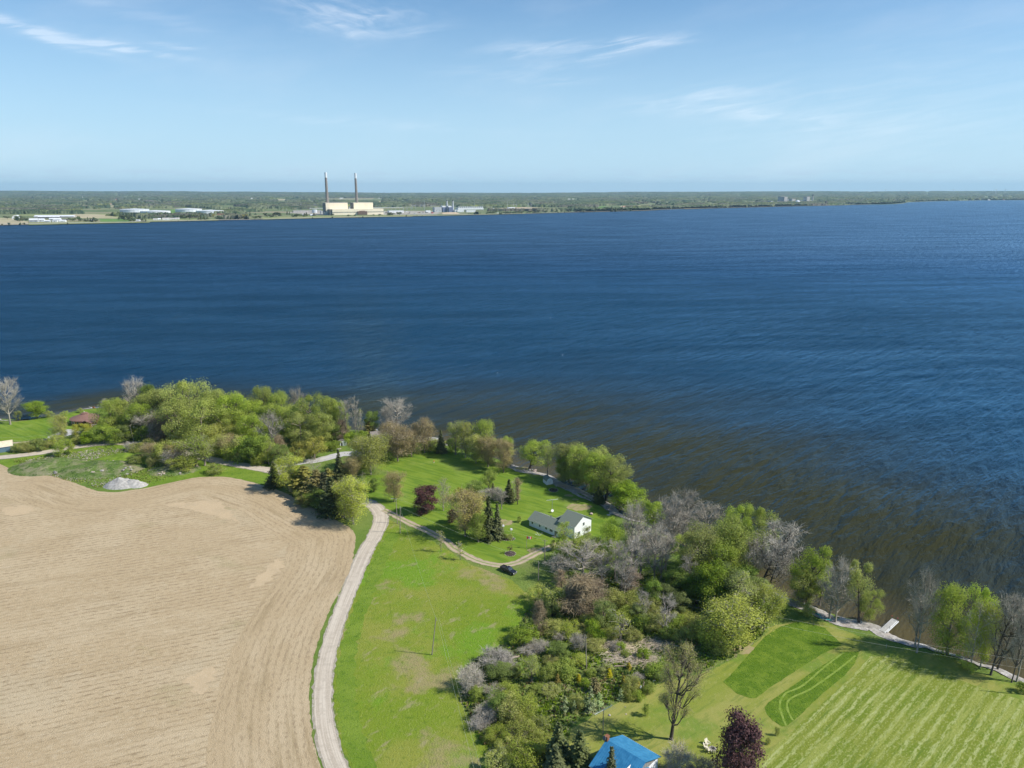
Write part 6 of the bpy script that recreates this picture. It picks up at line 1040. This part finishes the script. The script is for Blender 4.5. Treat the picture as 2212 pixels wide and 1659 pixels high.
for r,x,yb,yt,wt,wb,lb in (('p',968,778,150,34,50,'left and slightly taller of the two great chimneys, with a white top'),('p',1400,778,160,31,46,'right of the two great chimneys, with a white top, behind the second cream block')):
    q = P(r,x,yb,1.25); q = Vector((q.x*1.03, q.y*1.03, 1.25)); pr_ = lambda z: 4*(384-FOC*((q.y*ST+(z-HC)*CT)/(q.y*CT-(z-HC)*ST))); lo, hi = 10., 400.; tgt = full(r,0,yt)[1]
    for _ in range(40):
        mid = (lo+hi)/2; lo, hi = (mid, hi) if pr_(mid) > tgt else (lo, mid)
    H = lo; mp = mpp(r,x,yb)*1.03; o = empty('chimney_stack', q, 0, lb, 'chimney', 'power station chimneys'); hz_ = H*.875; rb_, rt = wb*mp/2, wt*mp/2
    MB().cyl((0,0,0),(0,0,hz_),rb_,rt,24).build('shaft', 'stack_concrete', o); MB().cyl((0,0,hz_+.01),(0,0,H),rt*1.06,rt*1.02,24).build('white_top', 'white_metal', o)
def simple(name, r, x0, x1, by, ty, depth, label, cat, mw='white_metal', mr=None, rise=0.0, group=None, yaw=FYAW):
    o, L, q = fplace(name, r, x0, x1, by, label, cat, group, yaw); z = zof(r, by, ty, (x0+x1)/2)
    if rise: gable(o, 0, L, 0, depth, z*(1-rise), z, mw, mr or mw, 'x', .3, mr or mw)
    else: MB().box(0,L,0,depth,0,z).build('wall', mw, o); MB().box(-.3,L+.3,-.3,depth+.3,z+.004,z+.5).build('roof', mr or mw, o)
    k = max(1, int(L/14)); mwn = MB()
    for i in range(k): x = L*(i+.5)/k; mwn.box(x-1.0,x+1.0,-.12,-.01,z*.2,z*.45)
    mwn.build('door' if k == 1 else 'windows', 'dark_steel', o); return o
simple('white_hall','p',1870,2085,745,712,30,'low white hall just right of the power station','building')
simple('pale_works','p',455,870,738,712,25,'long low pinkish works building left of the power station','building','pale_concrete')
for x0,x1,by,ty,mt,lb in ((860,935,762,714,'grey_cladding','grey block at the left foot of the power station'),(915,965,775,740,'grey_cladding','small grey annex near the water left of the power station'),(1280,1345,690,672,'white_metal','low white roof between the two cream blocks')): simple('annex','p',x0,x1,by,ty,15,lb,'building',mt)
for k,(x0,x1,y,ty,d) in enumerate(((1560,2080,705,664,3),(905,1010,770,712,4),(700,905,712,674,3),(1290,1370,712,645,3))):
    o, L, q = fplace('pipe_bridge','p',x0,x1,y,('long pale pipe bridge running right from the power station','short pale gantry at the left front of the power station','pale gantry behind the round tank','pale pipe bridge between the two cream blocks')[k],'pipe bridge'); z = zof('p',y,ty,x0); MB().box(0,L,0,d,z-2.0,z).build('deck','white_metal',o); m_ = MB()
    for i in range(max(2,int(L/22))+1): xx_ = L*i/max(2,int(L/22)); m_.box(xx_-.5,xx_+.5,.2,1.2,0,z-2.01)
    m_.build('legs','galvanised',o)
def tank(r, x0, x1, by, ty, apex, label, group=None, mt='tank_white'):
    q = P(r,(x0+x1)/2,by,1.25); Rr = (x1-x0)/2*mpp(r,x0,by); q = q+Vector((q.x, q.y, 0)).normalized()*Rr; q.z = 1.25; z = hgt(r,(x0+x1)/2,by,ty,1.25)-1.25
    o = empty('storage_tank', q, 0, label, 'tank', group); MB().cyl((0,0,0),(0,0,z),Rr,n=40).build('shell', mt, o); MB().cyl((0,0,z+.01),(0,0,z+.9),Rr*1.012,Rr*1.012,40).build('rim', 'white_metal', o); MB().cyl((0,0,z+.92),(0,0,z+max(1.5,(ty-apex)*mpp(r,x0,by)*1.2)),Rr*1.01,Rr*.02,40).build('roof', 'white_metal', o)
    m_ = MB()
    for k in range(9): a = 3.6+k*.3; m_.box(Rr*math.cos(a)-.4,Rr*math.cos(a)+.4,Rr*math.sin(a)-.5,Rr*math.sin(a)+.2,0,z*.98)
    m_.build('wind_girders', 'galvanised', o)
tank('t',135,527,552,512,500,'white oil tank furthest left','oil tanks'); tank('t',433,842,574,538,526,'white oil tank second from the left, slightly in front','oil tanks'); tank('t',945,1310,547,508,496,'white oil tank third from the left','oil tanks'); tank('t',1247,1630,576,532,520,'white oil tank furthest right, next to the brown yard','oil tanks'); tank('p',732,805,742,700,697,'small pale round tank left of the power station')
# combined cycle plant
for k,(x0,x1) in enumerate(((1000,1062),(1090,1150))):
    o, L, q = fplace('boiler_unit','q',x0,x1,548,('left','right')[k]+' dark blue boiler unit with a white top and round exhaust stack','plant'); z = zof('q',548,455,x0); MB().box(0,L,0,30,0,z*.78).build('casing','blue_steel',o); MB().box(-2,L*.7,2,28,z*.78+.01,z).build('drum_deck','white_metal',o)
    zs = zof('q',548,385,x0); MB().cyl((L+3,6,0),(L+3,6,zs),6.5,4.0,16).build('stack','galvanised',o); MB().cyl((L+3,6,zs+.01),(L+3,6,zs+5),3.9,3.9,16).build('stack_tip','dark_steel',o)
simple('turbine_building','q',880,985,550,476,30,'tall pale grey building at the left of the small gas plant','building','grey_cladding')
o, L, q = fplace('air_cooler','q',1226,1600,528,'long white air cooler on legs with a row of round fans','cooler'); z0_, z1_ = zof('q',528,512,1400), zof('q',528,486,1400); MB().box(0,L,0,40,z0_,z1_).build('casing','white_metal',o); m_ = MB(); lg = MB()
for i in range(12): m_.cyl((L*(i+.5)/12,8,z1_+.01),(L*(i+.5)/12,8,zof('q',528,466,1400)),L/31,L/31,12)
for i in range(13): lg.box(L*i/12-1,L*i/12+1,1,3,0,z0_-.01)
m_.build('fans','galvanised',o); lg.build('legs','galvanised',o)
for x0,x1,by,ty,lb in ((1180,1215,548,514,'small white box building left of the air cooler'),(1215,1310,548,514,'white building before the left end of the air cooler'),(1350,1485,550,520,'low white building before the air cooler'),(755,820,556,524,'pale square shed left of the gas plant'),(1095,1122,545,522,'small pale unit between the boiler units')): simple('works_building','q',x0,x1,by,ty,14,lb,'building','white_metal')
simple('works_building','q',836,862,566,552,8,'small bright red container in the works yard','container','red_plastic')
for i in range(26):
    x = 130+trng.random()*640; by = 545+trng.random()*32; w_ = trng.uniform(8,34); simple('yard_shed','q',x,x+w_,by,by-trng.uniform(5,12),6,'tiny works yard shed right of the power station','shed',('grey_cladding','rust_steel','white_metal','dark_timber')[i%4],group='sheds in the works yard')
def pylon(r, x, by, ty, label, group, kind='pole'):
    q = P(r,x,by,1.25); z = hgt(r,x,by,ty,1.25)-1.25; o = empty('pylon' if kind != 'pole' else 'steel_pole', q, .3, label, 'pylon' if kind != 'pole' else 'pole', group); m_ = MB()
    if kind == 'pole': m_.cyl((0,0,0),(0,0,z),1.1,.5,6); m_.build('shaft','galvanised',o); MB().box(-4,4,-.4,.4,z*.93,z*.95).build('crossarm','galvanised',o)
    elif kind == 'frame':
        for s in (-1,1):
            for d_ in (-2,2): m_.cyl((s*10+d_,0,0),(s*10,0,z),.6,.4,4)
        m_.build('legs','galvanised',o); MB().box(-15,15,-.7,.7,z*.72,z*.76).build('crossarm','galvanised',o)
    else:
        for s in (-1,1):
            for d_ in (-1,1): m_.cyl((s*4,d_*4,0),(s*.5,d_*.5,z),.45,.3,4)
        m_.build('legs','galvanised',o); MB().box(-6,6,-.4,.4,z*.8,z*.83).box(-5,5,-.4,.4,z*.9,z*.92).build('crossarm','galvanised',o)
for r,x,by,ty,kd,lb,gp in (('p',570,660,607,'tower','lattice pylon standing in the woods left of the power station',None),('p',765,668,606,'tower','left of two lattice pylons behind the round tank',None),('p',788,668,606,'tower','right of two lattice pylons behind the round tank',None),('p',330,722,676,'frame','pale gantry frame furthest left by the works',None),('p',540,715,690,'frame','pale gantry frame above the pinkish works',None),
  ('p',1342,650,606,'frame','pale frame showing between the two cream blocks',None),('p',2105,700,648,'frame','left gantry of the switchyard right of the power station',None),('p',2165,700,648,'frame','right gantry of the switchyard right of the power station',None),('q',575,503,430,'frame','tall gantry in the middle of the switchyard',None),('q',700,490,430,'frame','wide gantry beside the tall steel pole',None),('q',850,480,440,'frame','gantry left of the gas plant',None),
  ('q',733,520,375,'pole','tall steel pole left of the gas plant',None),('q',1465,475,380,'pole','tall steel pole behind the air cooler',None),('q',1953,508,368,'pole','tall steel pole at the left end of the building site',None),('s',350,480,438,'pole','short steel pole on the building site',None),('q',1190,520,440,'pole','slim mast beside the right boiler unit',None),
  ('s',386,490,420,'tower','first lattice pylon from the left on the building site',None),('s',426,500,424,'tower','second lattice pylon from the left on the building site',None),('s',600,488,418,'tower','third lattice pylon from the left on the building site',None),('s',643,490,424,'tower','fourth lattice pylon from the left on the building site',None)): pylon(r,x,by,ty,lb,gp,kd)
for i in range(18):
    x = 20+i*58+trng.uniform(-15,15) if i < 11 else 440+trng.random()*180; by = 503+trng.random()*12; simple('site_unit','s',x,x+trng.uniform(14,46),by,by-trng.uniform(8,14),8,'small white unit on the sandy building site','container',('white_metal','white_metal','grey_cladding','tank_white')[i%4],group='white units on the building site')
simple('site_building','s',310,405,505,477,20,'larger pale blue grey building on the building site','building','tank_white')
# left farm
o, L, q = fplace('long_barn','f',500,1090,634,'very long low white barn roof on the left farm','barn',yaw=R(6)); z = zof('f',634,594,800); gable(o,0,L,0,26,z*.55,z,'pale_concrete','white_metal','x',.6); o2_ = MB().box(L*.4,L*.52,-.1,-.005,.5,z*.4).build('door','dark_timber',o)
o, L, q = fplace('long_barn','f',560,880,640,'shorter white barn roof in front of the very long one','barn',yaw=R(6)); gable(o,0,L,0,14,z*.5,z*.85,'dark_timber','white_metal','x',.6)
q = P('f',228,652,1.25); o = empty('arched_shed', q, R(20), 'white arched shed beside round bushes on the left farm', 'shed'); w_ = 46*mpp('f',228,650); z = zof('f',652,594,228); V = [(w_*math.cos(a), z*math.sin(a)) for a in np.linspace(0, math.pi, 13)]; MB().prism(V, 0, 40).build('shell', 'white_metal', o); MB().box(-3,3,-.3,-.02,0,5).build('door','dark_timber',o)
for x0,x1,by,ty,lb,mw,mr in ((430,556,697,642,'pale barn furthest left by the water','grey_cladding','white_metal'),(548,652,692,642,'tall white barn second from the left','white_metal','white_metal'),(655,735,698,667,'low white shed third from the left','grey_cladding','white_metal'),(722,800,668,634,'small blue grey barn behind the water barns','grey_cladding','white_metal'),(785,895,688,634,'bright white barn in the middle of the farm','white_metal','white_metal'),(770,842,696,664,'small pale house before the bright white barn','white_metal','grey_cladding'),(868,965,694,662,'low white building at the right of the farm','white_metal','white_metal'),(895,1000,668,650,'long dark shed behind the farm','dark_timber','dark_timber'),(1312,1352,684,655,'single white house between dark conifers','white_metal','far_roof'),(1995,2060,680,660,'white cottage under the round conifers','white_metal','white_metal')): simple('farm_building','f',x0,x1,by,ty,14,lb,'barn' if 'barn' in lb else 'building',mw,mr,.4,yaw=R(12))
for x0,x1,by,ty,lb,mr in ((600,660,664,642,'grey roofed shore house furthest left of the row','far_roof'),(668,716,662,638,'bright white shore house second of the row','white_metal'),(736,845,664,632,'long dark roofed shore house third of the row','far_roof'),(850,920,657,634,'dark roofed shore house fourth of the row','far_roof'),(922,992,656,630,'grey roofed shore house at the right of the row','far_roof')): simple('shore_house','t',x0,x1,by,ty,10,lb,'house','white_metal',mr,.5,'row of shore houses')
simple('shed','t',1545,1640,590,570,15,'long rusty brown shed at the foot of the right oil tank','shed','rust_steel')
# houses scattered in the fields and woods behind
k = 0
for r, s in FHS.items():
    for e in s.split(';'):
        v_ = [float(x) for x in e.split()]; k += 1; o = simple('far_house', r, v_[0], v_[1], v_[2], v_[3], 12, None, 'house', 'white_metal' if k % 5 else 'cream_cladding', ('white_metal','far_roof','white_metal','red_roof')[k % 4], .45, 'distant houses among the trees'); o['_far'] = 1
# cement works
for x0,x1,by,ty,mt,lb,nm in ((1722,1756,306,236,'pale_concrete','left tower of the pair of tall grey silos at the cement works','silo_tower'),(1758,1793,310,240,'pale_concrete','right tower of the pair of tall grey silos at the cement works','silo_tower'),(1797,1842,305,268,'grey_cladding','lower grey block right of the silo pair','works_block'),(1844,1884,306,264,'pale_concrete','stepped pale block left of the storage dome','works_block'),(1938,2004,306,282,'grey_cladding','low grey building right of the storage dome','works_block'),(2008,2040,306,240,'pale_concrete','tall pale tower left of the dark topped chimney','preheater_tower'),(2044,2062,300,278,'white_metal','small white block at the foot of the dark topped chimney','works_block'),(1612,1636,316,288,'grey_cladding','small grey tower at the left end of the cement works','works_block')): simple(nm,'u',x0,x1,by,ty,40,lb,'building',mt)
q = P('u',1908,312,1.25); o = empty('storage_dome', q, 0, 'pale round storage dome in the middle of the cement works', 'dome'); w_ = 30*mpp('u',1908,312); m_ = MB()
for k in range(7): a0, a1 = k*math.pi/14, (k+1)*math.pi/14; m_.cyl((0,0,w_*math.sin(a0)*1.1),(0,0,w_*math.sin(a1)*1.1),w_*math.cos(a0),max(.5,w_*math.cos(a1)),20,False)
m_.build('shell','tank_white',o); MB().cyl((0,0,w_*1.1),(0,0,w_*1.1+4),3,n=8).build('cap','white_metal',o)
q = P('u',2071,302,1.25); z = zof('u',302,215,2071); o = empty('chimney_stack', q, 0, 'slim chimney with a dark top at the right of the cement works', 'chimney'); MB().cyl((0,0,0),(0,0,z*.78),8,6,12).build('shaft','pale_concrete',o); MB().cyl((0,0,z*.78+.1),(0,0,z),6.1,5.6,12).build('dark_top','dark_timber',o)
for x0,y0,x1,y1,lb in ((1620,300,1722,285,'sloping conveyor left of the silo pair'),(1940,290,2010,262,'sloping conveyor up to the tall pale tower')):
    a_, b_ = P('u',x0,306,1.3), P('u',x1,306,1.3); a_.z = zof('u',306,y0,x0)+1; b_.z = zof('u',306,y1,x1)+1; o = MB().cyl(a_, b_, 3.5, n=4).cyl((a_.x,a_.y,1),a_,2,n=4).build('conveyor','grey_cladding'); tag(o, lb, 'conveyor')
q = P('v',250,298,1.25); o = empty('loading_pier', q, FYAW, 'low grey loading pier with a tower at the cement works shore', 'pier'); MB().box(-60,90,-8,8,0,4).build('deck','pale_concrete',o); MB().box(0,14,-6,6,4.01,30).build('tower','dark_timber',o)
# turbines, water tower, masts
for i,(x,by,ty,lb) in enumerate(((840,190,146,'wind turbine furthest left on the horizon'),(990,188,150,'second wind turbine from the left on the horizon'),(1508,190,142,'wind turbine standing alone in the middle of the right horizon'),(1928,205,144,'taller looking left turbine of the right hand pair'),(2020,200,146,'wind turbine furthest right on the horizon'))):
    q = P('v',x,by,1.25); q.z = 0; H = hgt('v',x,by,ty)*1.0; o = empty('wind_turbine', q, trng.uniform(-.5,.5), lb, 'wind turbine', 'wind turbines'); MB().cyl((0,0,0),(0,0,H),5,3.2,8).build('tower','white_metal',o); MB().box(-3.5,3.5,-6,12,H+.01,H+7).build('nacelle','white_metal',o)
    a0 = trng.uniform(0,2)
    for b_ in range(3): a = a0+b_*2.094; MB().add([(math.cos(a)*3-math.sin(a)*2.4,-8,H+3.5+math.sin(a)*3+math.cos(a)*2.4),(math.cos(a)*3+math.sin(a)*2.4,-8,H+3.5+math.sin(a)*3-math.cos(a)*2.4),(math.cos(a)*48,-8.4,H+3.5+math.sin(a)*48),(math.cos(a)*3,-7,H+3.5+math.sin(a)*3)],[(0,1,2),(0,2,3),(1,3,2),(0,3,1)]).build('blade','white_metal',o)
for r,x,by,ty,lb,mt in (('v',1070,204,172,'water tower with a reddish head near the right horizon','red_roof'),('f',1218,352,318,'white water tower among trees at the upper left','white_metal')):
    q = P(r,x,by,1.25); H = hgt(r,x,by,ty); o = empty('water_tower', q, 0, lb, 'water tower'); MB().cyl((0,0,0),(0,0,H*.78),H*.07,n=10).build('stem','white_metal',o); MB().cyl((0,0,H*.78+.1),(0,0,H),H*.16,H*.13,14).build('tank',mt,o)
for r,x,by,ty,lb in (('v',385,185,145,'thin radio mast on the horizon left of the turbines'),('t',1105,250,202,'thin radio mast on the horizon above the oil tanks')):
    q = P(r,x,by,1.25); q.z = 0; H = hgt(r,x,by,ty); o = empty('radio_mast', q, 0, lb, 'mast'); MB().cyl((0,0,0),(0,0,H),1.6,1.0,4).build('shaft','dark_steel',o); MB().box(-3,3,-.6,.6,H*.8,H*.83).build('antenna','dark_steel',o)
# ---------------------------------------------------------------- labels of trees and far houses from where they stand
LM = [('the round brick house',P('a',790,715)),('the blue grey garage',P('z',100,1500)),('the pale gravel heap',P('A',1070,1060)),('the tiny white hut',P('b',330,545)),('the grey roofed cottage',P('b',1060,480)),('the bend of the gravel road',P('B',1300,1150)),('the big purple maple',P('B',1730,1195)),
 ('the barn shaped shed',P('C',1050,735)),('the white farmhouse',P('h',1000,900)),('the black pickup',P('k',400,1180)),('the maple leaf flag',P('k',810,628)),('the long board dock',P('m',1700,1080)),('the meadow pole',P('G',60,680)),('the brush pole',P('G',1395,805)),('the blue roofed house',P('I',700,1400)),
 ('the fire pit chairs',P('n',735,1075)),('the cut branch heaps',P('G',1800,660)),('the red kayak',P('m',420,700)),('the far road poles',P('A',1800,850)),('the uncut grass strip',P('J',300,600)),('the wooded shore point',P('D',1600,760)),('the grove before the farmhouse shore',P('D',1000,560)),('the left shore wood',P('A',1650,640)),('the hedge by the tan field',P('B',700,1030)),('the brush corner',P('G',500,1200)),('the middle of the brush',P('G',1100,800))]
DS = {'willow':('broad bright green willow','willow'),'willow_lean':('leaning light green willow','willow'),'willow_thin':('thin leaved pale willow','willow'),'green':('round fresh green tree','tree'),'dark':('dark green leafy tree','tree'),'gold':('golden green round tree','tree'),'bud_brown':('brown budding tree','tree'),'bud_green':('yellow green budding tree','tree'),
 'bud_sparse':('sparse budding tree','tree'),'bare':('bare grey tree','tree'),'bare_tall':('slim bare grey tree','tree'),'bare_lean':('leaning bare grey tree','tree'),'vined':('brown vine tangled tree','tree'),'rust':('reddish vine hung trunk','tree'),'bigbud':('tall dark trunked old tree','tree'),'purple':('dark purple maple','tree'),'small_purple':('small purple forked tree','tree'),
 'olive_bush':('olive green bush','bush'),'green_bush':('fresh green bush','bush'),'lime_bush':('pale yellow green bush','bush'),'grey_brush':('bare grey bush','bush'),'lilac_brush':('bare purplish bush','bush'),'spruce':('dark spruce','tree'),'cedar':('ragged bronze cedar','tree'),'gold_cedar':('small golden cedar','tree'),'brown_cedar':('small brown cedar','tree'),'larch':('young pale larch','tree'),'column':('narrow columnar brown tree','tree'),'sapling':('thin young sapling','tree')}
ORD = ['first','second','third','fourth','fifth','sixth','seventh','eighth','ninth','tenth','eleventh','twelfth','thirteenth','fourteenth','fifteenth','sixteenth']
def projx(q): return q.x/(q.y*CT+HC*ST)
groups = {}
for T_ in TREES:
    o, kind, q, H, W, lb = T_; nm, lq = min(LM, key=lambda l: (l[1]-q).length); dx = projx(q)-projx(lq); dx *= q.y
    rel = 'left of' if dx < -5 else 'right of' if dx > 5 else 'behind' if q.y > lq.y+1 else 'in front of'
    if nm.startswith('the left shore wood') or nm.startswith('the wooded') or nm.startswith('the grove') or nm.startswith('the middle') or nm.startswith('the brush corner') or nm.startswith('the hedge'): rel = rel if abs(dx) > 12 else 'within'
    groups.setdefault((kind, rel, nm), []).append(T_)
for (kind, rel, nm), L_ in groups.items():
    d_, cat = DS[kind]; L_.sort(key=lambda T_: projx(T_[2]))
    for i_, T_ in enumerate(L_):
        n_ = len(L_); o = T_[0]
        if n_ == 1: lb = f'{d_} {rel} {nm}'
        elif n_ == 2: lb = ('left' if i_ == 0 else 'right')+f' one of two: {d_} {rel} {nm}'
        else: lb = f'{d_}, {ORD[i_] if i_ < 16 else "last"} from left, {rel} {nm}'
        tag(o, lb, cat, {'tree':'trees of the near shore','bush':'bushes of the near shore','willow':'willows of the near shore'}[cat])
FL = [('the long white barn',P('f',800,634)),('the farm barns',P('f',600,695)),('the shore houses',P('t',750,660)),('the left oil tanks',P('t',450,570)),('the right oil tanks',P('t',1300,570)),('the power station',P('p',1400,778)),('the small gas plant',P('q',1060,548)),('the air cooler',P('q',1410,530)),('the sandy building site',P('s',600,500)),('the straw field edge',P('f',1600,600)),('the cement works',P('u',1850,310)),('the pinkish works',P('p',600,735)),('the green field',P('f',1700,670)),('the far right houses',P('s',2020,475))]
groups = {}
for o, kind, q, H, W in FARTREES:
    nm, lq = min(FL, key=lambda l: abs(projx(l[1])-projx(q))*3000+(l[1]-q).length*.05); dx = (projx(q)-projx(lq))*q.y; rel = 'left of' if dx < -20 else 'right of' if dx > 20 else 'behind' if q.y > lq.y else 'in front of'
    groups.setdefault(('dark far conifer' if kind == 'c' else 'yellow far tree' if kind == 'y' else 'round far tree', rel, nm), []).append((o, q))
for (d_, rel, nm), L_ in groups.items():
    L_.sort(key=lambda T_: projx(T_[1]))
    for i_, (o, q) in enumerate(L_): tag(o, f'{d_} {rel} {nm}' if len(L_) == 1 else f'{d_}, {ORD[i_] if i_ < 16 else "last"} from left, {rel} {nm}', 'tree', 'trees of the far shore')
TENS = ['','','twenty','thirty','forty']; ORD += ['seventeenth','eighteenth','nineteenth','twentieth']+['twenty '+o for o in ORD[:9]]+['thirtieth']+['thirty '+o for o in ORD[:9]]
for lb in list(RK)+['tiny works yard shed right of the power station','small white unit on the sandy building site']:
    L_ = RK.get(lb) or [o for o in C.objects if o.get('label') == lb]
    if len(L_) > 1:
        L_.sort(key=lambda o: projx(o.location))
        for i_, o in enumerate(L_): o['label'] = f'{lb}, {ORD[i_]} from left'
FH = [o for o in C.objects if o.get('_far')]; groups = {}
for o in FH:
    q = o.location; nm, lq = min(FL, key=lambda l: abs(projx(l[1])-projx(q))); dx = (projx(q)-projx(lq))*q.y; rel = 'left of' if dx < -60 else 'right of' if dx > 60 else 'beyond'; del o['_far']
    roof = [c for c in o.children if c.name.startswith('roof')][0].data.materials[0].name; d_ = {'white_metal':'tiny white roofed house','far_roof':'tiny grey roofed house','red_roof':'tiny red roofed house'}[roof]; groups.setdefault((d_, rel, nm), []).append(o)
for (d_, rel, nm), L_ in groups.items():
    L_.sort(key=lambda o: projx(o.location))
    for i_, o in enumerate(L_): o['label'] = f'{d_} {rel} {nm}' if len(L_) == 1 else f'{d_}, {ORD[i_]} from left, {rel} {nm}'
# ---------------------------------------------------------------- the air between here and the far shore
hz_ = MB().box(-24000, 24000, -700, 31500, -6, 330).build('haze', bpy.data.materials.new('haze')); tag(hz_, 'thin pale blue air over the lake and the far land', 'haze', kind='stuff')
hm = hz_.data.materials[0]; hm.use_nodes = True; t = NT(hm.node_tree); t.n.clear(); vol = t.new('ShaderNodeVolumePrincipled', None, Color=(.52,.82,1.0), Density=3.0e-5, Anisotropy=0.1)
t.l.new(vol.outputs[0], t.new('ShaderNodeOutputMaterial').inputs['Volume'])
